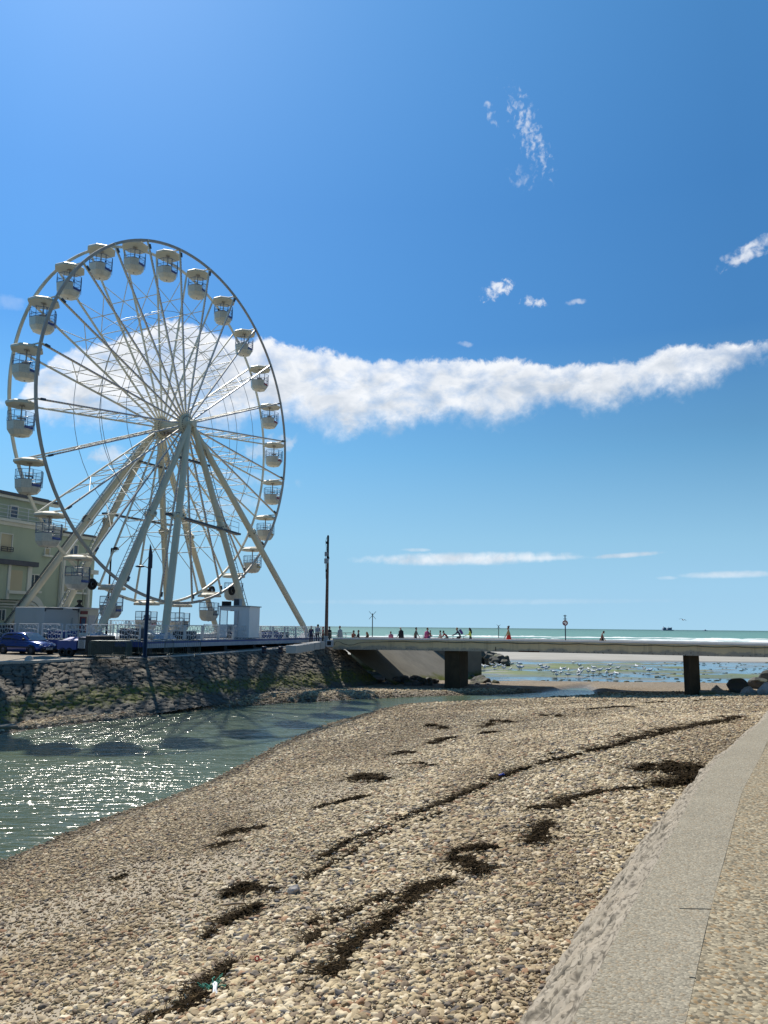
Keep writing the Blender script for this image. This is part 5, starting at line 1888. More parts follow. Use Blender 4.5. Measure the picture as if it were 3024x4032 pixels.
def hpt(px_, z, o): f_ = (px_ - 309) / 77.0; q = h0.lerp(h1, f_) + hn * o; return Vector((q.x, q.y, z))


mb = MB(); mb.bar(hpt(313, 1.0, .03), hpt(337, 1.0, .03), .05, 2.35); dr_ = mb.build('door', M['maroon'], hut)
mb = MB(); mb.bar(hpt(317, 1.25, .06), hpt(332, 1.25, .06), .02, 1.6); mb.build('pane', M['blue_glass'], dr_)
mb = MB(); mb.bar(hpt(313, 2.48, .04), hpt(340, 2.48, .04), .05, .24); mb.build('sign_board', M['maroon'], hut)
mb = MB(); mb.bar(hpt(344, 1.45, .02), hpt(372, 1.45, .02), .04, 1.7); w_ = mb.build('window', M['pale_grey'], hut)
mb = MB(); mb.bar(hpt(345, 1.1, .045), hpt(371, 1.1, .045), .02, .9); mb.build('blind', M['white_paint'], w_)
mb = MB(); c_ = hpt(335, hz + .1, -.6); mb.lathe([(.3, 0), (.34, .08), (.14, .2), (.1, .34), (.2, .4), (.2, .55), (.001, .6)], c_, 14); mb.build('ventilator', M['black'], hut)
mb = MB(); c_ = hpt(346, hz + .1, -.6); mb.tube(c_, c_ + UPV * 1.15, .025); mb.build('aerial', M['black'], hut)

# dark generator truck parked at the near end of the platform
g0 = at_D(222, 2560, 47.6); g1 = at_D(392, 2560, 46.6); gd = (g1 - g0); gd.z = 0; gl0 = gd.length; gd.normalize(); gn = Vector((gd.y, -gd.x, 0)); gz = quay_z(g0.x, g0.y)
gen_ = thing('generator_trailer', (g0.lerp(g1, .5).x, g0.lerp(g1, .5).y, gz), 'low dark blue generator trailer with white grille behind the barriers, right of the car', 'trailer')


def gpt(f, z, o): q = g0 + gd * (gl0 * f) + gn * o; return Vector((q.x, q.y, gz + z))


def gbox(mb, f0, f1, z0, z1, o0, o1):
    c = gpt((f0 + f1) / 2, (z0 + z1) / 2, (o0 + o1) / 2); mb.obox(c, gd * gl0 * (f1 - f0) / 2, gn * (o1 - o0) / 2, UPV * (z1 - z0) / 2)


mb = MB(); gbox(mb, 0, .46, .45, 1.0, -1.4, 0); mb.build('body', M['platform_blue'], gen_, bevel=.03)
mb = MB(); gbox(mb, .66, 1.0, .3, 1.3, -1.4, 0); mb.build('engine_box', M['black'], gen_, bevel=.03)
mb = MB(); gbox(mb, .465, .655, .5, 1.2, -1.2, -.1); mb.build('cabinet', M['dark_steel'], gen_)
mb = MB(); gbox(mb, .48, .64, .55, 1.05, -.098, -.07); gr_ = mb.build('grille', M['white_paint'], gen_)
mb = MB()
for k in range(1, 8): f_ = .48 + .16 * k / 8; gbox(mb, f_ - .003, f_ + .003, .55, 1.05, -.068, -.05)
mb.build('grille_bars', M['black'], gr_)
mb = MB(); gbox(mb, -.02, 1.02, .28, .42, -1.2, -.2); mb.build('chassis', M['black'], gen_)
for f_ in (.14, .3, .8):
    mb = MB(); c = gpt(f_, .3, -.1); mb.lathe([(.12, -.1), (.28, -.1), (.3, -.05), (.3, .05), (.28, .1), (.12, .1)], c, 18, 0, gn); mb.build('wheel', M['rubber'], gen_)
mb = MB(); mb.add([gpt(.1, 1.02, -1.3), gpt(.6, 1.02, -1.3), gpt(.55, 1.22, -.7), gpt(.12, 1.2, -.7), gpt(.1, 1.02, -.1), gpt(.58, 1.02, -.1)], [(0, 1, 2, 3), (3, 2, 5, 4)]); mb.build('tarpaulin', M['blue_panel'], gen_)

# ================================================================== footbridge
BA0 = Vector((-4.1, 64.0, 0)); BB0 = Vector((33.0, 54.0, 0))
bdv = (BB0 - BA0).normalized(); bnv = Vector((bdv.y, -bdv.x, 0)); BL = (BB0 - BA0).length


def bp(u, o, z): return BA0 + bdv * u + bnv * o + UPV * (z + .05 * sin(pi * min(max(u / 30, 0), 1)))


brg = thing('footbridge', tuple(bp(14, -2, -.2)), 'long low concrete footbridge with solid parapets over the channel mouth', 'bridge')
for o, nm in ((0, 'parapet'), (-7.2, 'parapet')):
    mb = MB(); n = 24; vs = []; fs = []
    for k in range(n + 1):
        u = BL * k / n
        for (oo, z) in ((o, -.21), (o, .6), (o - .32, .6), (o - .32, -.21)): vs.append(bp(u, oo, z))
    for k in range(n):
        for j in range(4): fs.append((k * 4 + j, k * 4 + (j + 1) % 4, k * 4 + 4 + (j + 1) % 4, k * 4 + 4 + j))
    fs += [(0, 3, 2, 1), (n * 4, n * 4 + 1, n * 4 + 2, n * 4 + 3)]
    mb.add(vs, fs); par = mb.build(nm, M['beam'], brg)
    mb = MB(); vs = []; fs = []
    for k in range(n + 1):
        u = BL * k / n
        for (oo, z) in ((o + .05, .602), (o + .05, .73), (o - .37, .73), (o - .37, .602)): vs.append(bp(u, oo, z))
    for k in range(n):
        for j in range(4): fs.append((k * 4 + j, k * 4 + (j + 1) % 4, k * 4 + 4 + (j + 1) % 4, k * 4 + 4 + j))
    fs += [(0, 3, 2, 1), (n * 4, n * 4 + 1, n * 4 + 2, n * 4 + 3)]
    mb.add(vs, fs); mb.build('coping', M['coping_white'], par)
mb = MB()
for k in range(12):
    a = bp(BL * k / 12, -3.6, -.12); b = bp(BL * (k + 1) / 12, -3.6, -.12); mb.bar(a, b, 6.84, .13)
mb.build('deck', M['conc_pale'], brg)
mb = MB()
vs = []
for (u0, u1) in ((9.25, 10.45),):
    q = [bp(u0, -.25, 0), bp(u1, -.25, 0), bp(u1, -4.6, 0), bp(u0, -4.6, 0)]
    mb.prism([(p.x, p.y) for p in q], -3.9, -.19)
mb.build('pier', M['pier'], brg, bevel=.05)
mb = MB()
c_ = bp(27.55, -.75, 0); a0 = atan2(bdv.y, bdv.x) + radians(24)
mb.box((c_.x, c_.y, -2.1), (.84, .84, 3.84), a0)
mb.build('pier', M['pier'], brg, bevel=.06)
mb = MB(); c_ = bp(28.9, -.6, 0); mb.box((c_.x, c_.y, -3.0), (1.9, 1.1, .62), atan2(bdv.y, bdv.x)); mb.build('pier_footing', M['conc_slope'], brg, bevel=.04)
# cable along the beam
mb = MB(); pts = []
for (px, py) in ((1316, 2541), (1318, 2530), (1326, 2524), (1338, 2527), (1352, 2535), (1372, 2540), (1392, 2539), (1412, 2532), (1436, 2529)):
    pts.append(at_D(px, py, 63.72 - .27 * (at_D(px, py, 63.7).x + 4.1)))
u = 6.0
while u < BL - .5:
    for k in range(4): pts.append(bp(u + k * .68, .06, .50 - .06 * sin(pi * k / 4)))
    u += 2.72
mb.path(pts, .022, 5)
mb.build('cable', M['black'], brg)
mb = MB()
for (px, py, w) in ((2062, 2562, .7), (2085, 2560, 1.0), (2105, 2563, .8)):
    q = at_D(px, py, 60.4 - .27 * 0); u_ = (q - BA0).dot(bdv); mb.obox(bp(u_, .012, -.16), bdv * w / 2, bnv * .01, UPV * .045)
mb.build('rust_patch', simple('rusty_steel', (.09, .04, .025), .9), brg)
mb = MB(); mb.bar(bp(6.9 * 1.93, .02, .16), bp(6.9 * 1.93, .02, -.14), .04, .05); mb.build('drain_pipe', M['black'], brg)
# grey service cabinet at the end of the bridge
c_ = at_D(1299, 2534, 63.3)
cab = thing('service_cabinet', (c_.x, c_.y, .02), 'small grey service cabinet with black door at the end of the bridge parapet', 'cabinet')
mb = MB(); mb.box((c_.x, c_.y, .28), (.5, .4, .52), atan2(bdv.y, bdv.x)); mb.build('body', M['pale_grey'], cab, bevel=.02)
mb = MB(); q = Vector((c_.x, c_.y, .3)) + bnv * .205; mb.obox(q, bdv * .17, bnv * .01, UPV * .17); mb.build('door', M['black'], cab)

# ================================================================== rocks


def rock_mesh(seed, m):
    r = random.Random(seed)
    bm = bmesh.new(); bmesh.ops.create_icosphere(bm, subdivisions=3, radius=1)
    planes = []
    for _ in range(9):
        v = Vector((r.gauss(0, 1), r.gauss(0, 1), r.gauss(0, 1))).normalized(); planes.append((v, r.uniform(.55, .85)))
    for v in bm.verts:
        p = v.co.copy()
        for nrm, d in planes:
            k = p.dot(nrm)
            if k > d: p -= nrm * (k - d) * .9
        p *= 1 + .16 * mnoise.noise(p * 1.7 + Vector((seed, 0, 0))) + .06 * mnoise.noise(p * 5 + Vector((0, seed, 0)))
        v.co = p
    me = bpy.data.meshes.new('boulder'); bm.to_mesh(me); bm.free()
    me.materials.append(m)
    for p in me.polygons: p.use_smooth = False
    return me


ROCKS = {k: [rock_mesh(s + j, M[m]) for j in range(5)] for k, m, s in (('dark', 'rock_dark', 10), ('grey', 'rock_grey', 30), ('pale', 'rock_pale', 50))}
rk = random.Random(11)


def rock(p, size, kind, label, group=None, squash=.75):
    o = bpy.data.objects.new('boulder', rk.choice(ROCKS[kind])); COL.objects.link(o)
    sx = size * rk.uniform(.85, 1.2); sy = size * rk.uniform(.8, 1.1); sz = size * squash * rk.uniform(.85, 1.15)
    o.scale = (sx, sy, sz); o.rotation_euler = (rk.uniform(-.3, .3), rk.uniform(-.3, .3), rk.uniform(0, 6.28))
    o.location = (p[0], p[1], p[2] + sz * .55)
    return tag(o, label, 'boulder', group)


for (px, py, sz, kd, lb_) in ((2912, 2728, .95, 'dark', 'largest dark boulder right of the slim bridge pier'), (2942, 2706, .5, 'dark', 'pointed mossy boulder standing behind the largest dark boulder'),
                              (2990, 2712, 1.0, 'dark', 'dark boulder half hidden behind the pale ones at the right edge'), (3030, 2700, 1.3, 'dark', 'high dark boulder at the right edge of the beach'),
                              (2953, 2732, .55, 'pale', 'whitish boulder in front of the largest dark boulder'), (3020, 2734, .75, 'pale', 'big pale rounded boulder at the right edge of the beach'),
                              (2826, 2724, .5, 'pale', 'pale sloping boulder beside the pier footing'), (2852, 2728, .32, 'grey', 'small brown boulder beside the pale sloping one')):
    p = on_beach(px, min(py, 2745)); rock((p.x, p.y, p.z - .1), sz, kd, lb_, 'boulders at the right end of the bridge', .72)
GR = 'dark boulders under the left end of the bridge'
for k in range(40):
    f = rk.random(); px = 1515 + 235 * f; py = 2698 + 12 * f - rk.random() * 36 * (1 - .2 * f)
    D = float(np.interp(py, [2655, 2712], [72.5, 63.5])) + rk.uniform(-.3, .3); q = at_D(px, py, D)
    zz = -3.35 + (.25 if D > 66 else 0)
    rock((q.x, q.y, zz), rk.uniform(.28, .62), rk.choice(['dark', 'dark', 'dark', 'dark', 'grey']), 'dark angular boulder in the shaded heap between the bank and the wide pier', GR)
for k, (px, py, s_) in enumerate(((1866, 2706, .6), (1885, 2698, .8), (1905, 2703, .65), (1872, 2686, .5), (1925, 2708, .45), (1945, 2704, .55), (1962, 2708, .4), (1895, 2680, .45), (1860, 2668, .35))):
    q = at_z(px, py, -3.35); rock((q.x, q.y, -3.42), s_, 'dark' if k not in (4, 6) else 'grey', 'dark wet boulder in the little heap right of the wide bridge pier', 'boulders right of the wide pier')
for k in range(52):
    f = rk.random() ** .8; px = 2015 - 330 * f
    D = rk.uniform(104, 117); q = at_D(px, 2600, D)
    hmax = 1.9 * min(1, f * 2.4) + .1; lay = rk.random()
    rock((q.x, q.y, -3.45 + hmax * lay * .8), rk.uniform(.65, 1.15), 'dark', 'black boulder in the far riprap heap seen under the bridge', 'far riprap heap')

# ================================================================== posts, lamps, signs


def xbeacon(px, ytop, D, zb, label):
    p = at_D(px, ytop, D)
    t = thing('beacon_post', (p.x, p.y, zb), label, 'beacon', 'cross-topped beacon posts')
    h = p.z - zb; r = .055 if D < 120 else .075
    mb = MB(); mb.tube((p.x, p.y, zb), (p.x, p.y, p.z - .1), r * 1.2, r, 8); mb.build('pole', M['greenish_galv'], t)
    mb = MB(); a = .55 if D < 120 else .5
    for s in (-1, 1): mb.bar((p.x - a * .8, p.y, p.z - .35 - a * s * .9), (p.x + a * .8, p.y, p.z - .35 + a * s * .9), .05, .16, (0, 1, 0))
    mb.build('cross', M['black'], t)


xbeacon(1467, 2412, 100, -3.6, 'taller post topped with a black cross, on the shore left of centre')
xbeacon(1963, 2461, 165, -3.6, 'shorter far post topped with a black cross, near the red-skirted walker')
p = at_D(2227, 2520, 62.8)
sgn = thing('sign_post', (p.x, p.y, -.05), 'blue post with round red-rimmed prohibition sign behind the bridge parapet', 'sign')
zt = at_D(2227, 2421, 62.8).z; zc = at_D(2227, 2453, 62.8).z
mb = MB(); mb.tube((p.x, p.y, -.15), (p.x, p.y, zt), .045, n=10); mb.build('pole', M['navy'], sgn)
fd = Vector((-p.x, -p.y, 0)).normalized(); sd_ = Vector((-fd.y, fd.x, 0))
mb = MB(); mb.tube(Vector((p.x, p.y, zc)) + fd * .05, Vector((p.x, p.y, zc)) + fd * .08, .22, n=28, smooth=False); bd_ = mb.build('sign_plate', M['white_paint'], sgn)
mb = MB(); mb.torus(Vector((p.x, p.y, zc)) + fd * .083, .185, .035, fd, 28, 6); mb.build('red_rim', M['maroon'], bd_)
mb = MB(); c_ = Vector((p.x, p.y, zc)) + fd * .085
mb.obox(c_ - sd_ * .07 - UPV * .08, sd_ * .055, fd * .004, UPV * .05)
mb.build('pictogram', M['maroon'], bd_)
mb = MB()
mb.path([c_ + sd_ * (.10 * cos(a)) + UPV * (.02 + .09 * sin(a)) for a in np.linspace(-.3, 2.6, 9)], .018, 5)
mb.build('symbol', M['black'], bd_)
for z in (zt - .08, zt - .33):
    mb = MB(); mb.bar(Vector((p.x, p.y, z)) - sd_ * .15, Vector((p.x, p.y, z)) + sd_ * .15, .03, .04); mb.build('cross_bar', M['dark_steel'], sgn)
# tall wooden pole
p = at_D(1284, 2540, 64.4); p2 = at_D(1292, 2107, 64.4); gz = .03
pole = thing('tall_pole', (p.x, p.y, gz), 'tall dark wooden mast with grey boxes by the end of the bridge', 'pole')
ax = (p2 - Vector((p.x, p.y, gz)))
pp = lambda f: Vector((p.x, p.y, gz)) + ax * f
mb = MB(); mb.path([pp(0), pp(.3), pp(.6), pp(.75)], [.155, .14, .12, .11], 12); mb.build('mast', M['wood'], pole)
mb = MB(); mb.path([pp(.752), pp(.86), pp(.99), pp(1)], [.1, .095, .09, .04], 10); mb.build('mast_top', M['black'], pole)
for f, w, h in ((.825, .17, .28), (.762, .27, .33)):
    mb = MB(); q = pp(f) + Vector((-.13 if w < .2 else -.08, -.12, 0)); mb.box(tuple(q), (w * 1.4, .26, h * 1.25)); mb.build('box', M['steel_grey_box'], pole, bevel=.02)
mb = MB(); mb.path([pp(.98) + Vector((-.12, 0, 0)), pp(.94) + Vector((-.2, 0, 0)), pp(.88) + Vector((-.13, -.05, 0)), pp(.8) + Vector((-.18, -.1, 0)), pp(.66) + Vector((-.14, -.05, 0)), pp(.6) + Vector((-.12, -.05, 0))], .018, 5); mb.build('cable', M['black'], pole)
mb = MB()
for f in (.93, .79, .675): q = pp(f) + Vector((.08 if f == .79 else -.1, -.06, 0)); mb.box(tuple(q), (.12, .14, .2))
mb.build('bracket', M['black'], pole)
mb = MB(); mb.box((p.x, p.y, gz + .42), (.3, .3, .82)); mb.build('base_sleeve', M['galv'], pole)
# navy lamp post in front of the platform
p = at_D(569, 2582, 47.0); gz = quay_z(p.x, p.y); zt = at_D(578, 2141, 47.0).z
lp = thing('lamp_post', (p.x, p.y, gz), 'navy blue lamp post with pointed fin top in front of the platform', 'street lamp')
mb = MB(); mb.path([(p.x, p.y, gz), (p.x, p.y, gz + .1), (p.x, p.y, gz + .12), (p.x + .02, p.y, zt - 1.45)], [.2, .2, .125, .1], 12); mb.build('pole', M['navy'], lp)
mb = MB(); x0 = p.x + .03
mb.extr([(x0 - .12, p.y - .03, zt - 1.55), (x0 + .14, p.y - .03, zt - 1.5), (x0 + .13, p.y - .03, zt - .7), (x0 + .02, p.y - .03, zt - .2), (x0 - .06, p.y - .03, zt), (x0 - .11, p.y - .03, zt - .6)], (0, .06, 0)); mb.build('fin', M['navy'], lp)
ly = at_D(545, 2230, 47.0)
mb = MB(); mb.path([(x0, p.y, ly.z - .12), (x0 - .25, p.y, ly.z - .02), (x0 - .45, p.y, ly.z + .0)], .03, 6); mb.build('arm', M['navy'], lp)
mb = MB(); mb.ell((x0 - .6, p.y, ly.z), (.3, .14, .07), 14, 8); mb.build('lamp_head', M['navy'], lp)
# black street lamp with globe behind
p = at_D(421, 2450, 60); gz = -.1; zl = at_D(436, 2163, 60.0).z
lp2 = thing('street_lamp', (p.x, p.y, gz), 'black street lamp with clear globe seen between the wheel legs', 'street lamp')
mb = MB(); mb.path([(p.x, p.y, gz), (p.x, p.y, 3.0), (p.x, p.y, zl + .05), (p.x + .05, p.y, zl + .1)], [.1, .08, .06, .05], 10); mb.tube((p.x, p.y, zl + .08), (p.x + .3, p.y, zl + .1), .03); mb.build('pole', M['black'], lp2)
mb = MB(); mb.lathe([(.001, .26), (.16, .22), (.24, .1), (.25, .02), (.2, .02)], (p.x + .33, p.y, zl - .05), 16); mb.build('hood', M['black'], lp2)
mb = MB(); mb.lathe([(.22, .02), (.2, -.1), (.1, -.18), (.001, -.2)], (p.x + .33, p.y, zl - .05), 16); mb.build('globe', M['acrylic'], lp2)

# ================================================================== quay furniture
p = at_D(115, 2592, 43.0); gz = quay_z(p.x, p.y)
bo = MB(); bo.lathe([(.23, -.02), (.235, .06), (.2, .2), (.12, .27), (.001, .29)], (p.x, p.y, gz), 20)
tag(bo.build('dome_bollard', M['conc_pale'], origin=(p.x, p.y, gz)), 'rounded stone dome bollard on the quay edge near the blue car', 'bollard')


def barrier_proto(m):
    b = thing('crowd_barrier', (0, 0, 0), 'x', 'barrier', 'grey crowd barriers on the quay')
    mb = MB(); w, h = 2.1, 1.06
    mb.path([(0.0, 0, .2), (0, 0, h - .12), (.06, 0, h - .03), (.14, 0, h), (w - .14, 0, h), (w - .06, 0, h - .03), (w, 0, h - .12), (w, 0, .2)], .022, 6, 0, False)
    mb.tube((0, 0, .24), (w, 0, .24), .018, n=5)
    mb.build('frame', m, b)
    mb = MB()
    for k in range(1, 19): mb.tube((w * k / 19, 0, .24), (w * k / 19, 0, h), .009, n=4)
    mb.build('bars', m, b)
    for x in (.3, w - .3):
        mb = MB(); mb.path([(x, -.3, 0.02), (x, -.05, .22), (x, .05, .22), (x, .3, .02)], .018, 5); mb.build('leg', m, b)
    return b


b1 = barrier_proto(M['greenish_galv']); first = [True]


def put_barrier(loc, rz, label, group='grey crowd barriers on the quay', tilt=0):
    o = b1 if first[0] else copy_tree(b1); first[0] = False
    o.location = loc; o.rotation_euler = (tilt, 0, rz); o['label'] = label; o['group'] = group


sp0 = at_D(357, 2592, 44.6); sp1 = at_D(475, 2592, 44.6)
for k in range(9):
    q = sp0 + Vector((.03 * (k % 3), .11 * k, 0))
    put_barrier((q.x - .15, q.y, quay_z(sp0.x, sp0.y)), radians(2), 'grey-green crowd barrier, %s from the front of the upright stack on the quay' % NUM[k + 1], 'stacked crowd barriers')
LBL = ['crowd barrier just right of the blue car', 'crowd barrier behind the left half of the barrier stack', 'crowd barrier directly right of the barrier stack', 'crowd barrier at the foot of the navy lamp post', 'crowd barrier between navy lamp post and platform corner']
for k in range(5):
    f = k / 4; q = at_D(228 + 105 * k, 2578 + 2 * f, 48.6 - 1.1 * f); put_barrier((q.x, q.y, quay_z(q.x, q.y)), radians(-6 + 3 * k), LBL[k])
for k, (px, D) in enumerate(((1072, 76), (1140, 77))):
    q = at_D(px, 2500, D); put_barrier((q.x, q.y, .03 + .3), radians(12), ['left of two crowd barriers behind the seaward fence', 'right of two crowd barriers behind the seaward fence'][k])
for k, (px, D, rz) in enumerate(((1238, 68, 20), (1268, 68.6, 8), (1300, 69, 4))):
    q = at_D(px, 2530, D); put_barrier((q.x, q.y, .04), radians(rz), ['leftmost barrier by the group at the bridge end', 'barrier in front of the backpack wearer at the bridge end', 'barrier right of the tall mast'][k])

# row of white concrete blocks
q0 = at_D(1152, 2556, 53.4); q1 = at_D(1268, 2540, 61.5)
bdir = Vector((q1.x - q0.x, q1.y - q0.y, 0)); bl_ = bdir.length; bdir.normalize()
for k in range(5):
    c = q0 + bdir * (bl_ * (k + .3) / 5); gz = quay_z(c.x, c.y)
    mb = MB(); mb.box((c.x, c.y, gz + .27 + .02 * (k % 2)), (bl_ / 5 - .03, .72, .54), atan2(bdir.y, bdir.x) + radians(rk.uniform(-2, 2)))
    tag(mb.build('concrete_block', M['block'], origin=(c.x, c.y, gz), bevel=.03), '%s white concrete block from the near end of the row by the platform' % NUM[k + 1], 'concrete block', 'row of white concrete blocks')
for k, (px, py, D) in enumerate(((1040, 2561, 53.3), (1105, 2561, 53.3))):
    q = at_D(px, py, D); gz = quay_z(q.x, q.y)
    mb = MB(); mb.lathe([(.14, 0), (.17, .02), (.17, .16), (.15, .2), (.15, .3), (.17, .34), (.17, .45), (.14, .47), (.001, .47)], (q.x, q.y, gz), 16)  # jack supports of the platform, modelled as small ribbed cylinders
    tag(mb.build('drum', M['navy'], origin=(q.x, q.y, gz)), ['slim navy blue drum under the platform edge, left one', 'navy blue drum under the platform edge nearest the white blocks'][k], 'drum')

# ================================================================== blue car


def build_car():
    g = at_D(108, 2576, 50.2); gz = quay_z(g.x, g.y) + .01
    car = thing('parked_car', (0, 0, 0), 'small blue hatchback parked on the quay before the railings', 'car')
    L_, Wd = 3.8, 1.64
    paint = simple('car_blue_paint', (.008, .038, .22), .2, .3, .05, coat=.8)
    # stations: x, bottom z, belt z, half width (body)
    st = [(-1.90, .42, .74, .62), (-1.84, .30, .86, .74), (-1.5, .24, .92, .80), (-.8, .22, .92, .82), (.2, .22, .90, .82), (.95, .22, .88, .82), (1.4, .24, .80, .79), (1.72, .28, .70, .72), (1.86, .36, .60, .62), (1.90, .42, .54, .54)]
    mb = MB(); vs = []; fs = []
    for (x, zb, zt_, hw) in st:
        prof = [(-hw * .9, zb), (-hw, zb + .12), (-hw * 1.01, (zb + zt_) / 2), (-hw * .97, zt_ - .05), (-hw * .90, zt_), (0, zt_ + .03), (hw * .90, zt_), (hw * .97, zt_ - .05), (hw * 1.01, (zb + zt_) / 2), (hw, zb + .12), (hw * .9, zb)]
        vs += [(x, y, z) for y, z in prof]
    n = 11
    for i in range(len(st) - 1):
        for j in range(n - 1): fs.append((i * n + j, i * n + j + 1, (i + 1) * n + j + 1, (i + 1) * n + j))
        fs.append((i * n + n - 1, i * n, (i + 1) * n, (i + 1) * n + n - 1))
    fs.append(tuple(range(n))); fs.append(tuple(range(len(vs) - 1, len(vs) - 1 - n, -1)))
    mb.add(vs, fs, 0, True)
    # cabin
    cs = [(-1.80, .86, .90, .72, .70), (-1.55, .9, 1.30, .75, .60), (-1.1, .9, 1.41, .76, .58), (-.3, .9, 1.43, .77, .58), (.25, .9, 1.36, .77, .58), (.62, .88, 1.14, .76, .64), (1.02, .86, .885, .74, .72)]
    vs = []; fs = []
    for (x, zb, zt_, hb, ht) in cs:
        vs += [(x, -hb, zb), (x, -hb + (hb - ht) * .35, zb + (zt_ - zb) * .45), (x, -ht, zb + (zt_ - zb) * .92), (x, -ht * .8, zt_), (x, 0, zt_ + .015), (x, ht * .8, zt_), (x, ht, zb + (zt_ - zb) * .92), (x, hb - (hb - ht) * .35, zb + (zt_ - zb) * .45), (x, hb, zb)]
    n = 9
    for i in range(len(cs) - 1):
        for j in range(n - 1): fs.append((i * n + j, i * n + j + 1, (i + 1) * n + j + 1, (i + 1) * n + j))
    mb.add(vs, fs, 0, True)
    mb.build('body', paint, car)

    def side(sg, pts, off=.012):
        out = []
        for (x, z) in pts:
            zb = np.interp(x, [c[0] for c in cs], [c[1] for c in cs]); zt_ = np.interp(x, [c[0] for c in cs], [c[2] for c in cs])
            hb = np.interp(x, [c[0] for c in cs], [c[3] for c in cs]); ht = np.interp(x, [c[0] for c in cs], [c[4] for c in cs])
            f = (z - zb) / max(zt_ - zb, .05)
            y = np.interp(f, [0, .45, .92], [hb, hb - (hb - ht) * .35, ht])
            out.append((x, sg * (y + off), z))
        return out
    for sg in (-1, 1):
        for pts in ([(-1.45, .95), (-.62, .95), (-.62, 1.32), (-1.0, 1.33), (-1.35, 1.24)], [(-.54, .95), (.62, .95), (.42, 1.12), (.14, 1.29), (-.54, 1.33)]):
            mb = MB(); q = side(sg, pts); mb.add(q, [tuple(range(len(q))) if sg > 0 else tuple(range(len(q) - 1, -1, -1))]); mb.build('side_window', M['dark_glass'], car)
    mb = MB(); mb.add([(.98, -.66, .91), (.98, .66, .91), (.66, .60, 1.125), (.28, .53, 1.345), (.28, -.53, 1.345), (.66, -.6, 1.125)], [(0, 1, 2, 5), (5, 2, 3, 4)])
    mb.v = [(x + .012, y, z + .016) for x, y, z in mb.v]; mb.build('windscreen', M['blue_glass'], car)
    mb = MB(); mb.add([(-1.80, -.6, .96), (-1.80, .6, .96), (-1.58, .5, 1.27), (-1.58, -.5, 1.27)], [(3, 2, 1, 0)]); mb.v = [(x - .02, y, z + .01) for x, y, z in mb.v]; mb.build('rear_window', M['dark_glass'], car)
    for x in (-1.22, 1.22):
        for sg in (-1, 1):
            mb = MB(); mb.lathe([(.18, -.1), (.27, -.1), (.295, -.06), (.295, .07), (.27, .1), (.18, .095)], (x, sg * .74, .295), 22, 0, (0, sg, 0)); w_ = mb.build('wheel', M['rubber'], car)
            mb = MB(); mb.lathe([(.001, .07), (.05, .08), (.09, .06), (.17, .085), (.185, .06)], (x, sg * .74, .295), 22, 0, (0, sg, 0)); mb.build('rim', M['dark_steel'], w_)
            mb = MB(); pts = [(x + .35 * cos(a), sg * .83, .29 + .35 * sin(a)) for a in np.linspace(-.1, pi + .1, 14)]; mb.path(pts, .03, 6); mb.build('wheel_arch', M['black'], car)
    for sg in (-1, 1):
        mb = MB(); mb.ell((1.73, sg * .52, .6), (.13, .17, .085), 12, 8); mb.build('headlight', M['acrylic_lamp'], car)
        mb = MB(); mb.ell((-1.84, sg * .58, .78), (.06, .1, .12), 10, 8); mb.build('tail_light', M['red'], car)
        mb = MB(); mb.ell((.62, sg * .9, .98), (.1, .1, .07), 10, 8); mb.build('mirror', M['black'], car)
        mb = MB(); mb.bar((-1.2, sg * .835, .5), (1.0, sg * .835, .5), .02, .07); mb.build('side_moulding', M['black'], car)
        mb = MB(); mb.bar((-.2, sg * .825, .8), (-.05, sg * .825, .8), .025, .03); mb.build('door_handle', M['black'], car)
    mb = MB(); mb.box((1.865, 0, .36), (.12, 1.2, .15)); mb.build('bumper', M['black'], car, bevel=.03)
    mb = MB(); mb.box((1.86, 0, .54), (.06, .62, .05)); mb.build('grille', M['black'], car)
    mb = MB(); mb.path([(1.915, 0, .60), (1.915, .045, .545), (1.915, 0, .49), (1.915, -.045, .545)], .011, 5, closed=True); mb.build('emblem', M['galv'], car)
    mb = MB(); mb.box((1.94, 0, .40), (.015, .5, .11)); pl = mb.build('number_plate', M['plate'], car)
    mb = MB()
    for y in (-.17, -.11, -.02, .04, .1, .18): mb.box((1.95, y, .40), (.006, .035, .06))
    mb.build('plate_marks', M['black'], pl)
    car.location = (g.x - .05, g.y, gz); car.rotation_euler = (0, 0, radians(-24))


M['acrylic_lamp'] = simple('headlight_glass', (.5, .55, .6), .1)
build_car()

# ================================================================== people
SKIN = simple('skin', (.45, .27, .19), .55, 0, .06)
CLOTH = {}


def cloth(c):
    if c not in CLOTH: CLOTH[c] = simple('cloth', c, .85, 0, .15, 6, .3, 60)
    return CLOTH[c]


def limb(a, d, l): return (a[0] + d[0] * l, a[1] + d[1] * l, a[2] + d[2] * l)


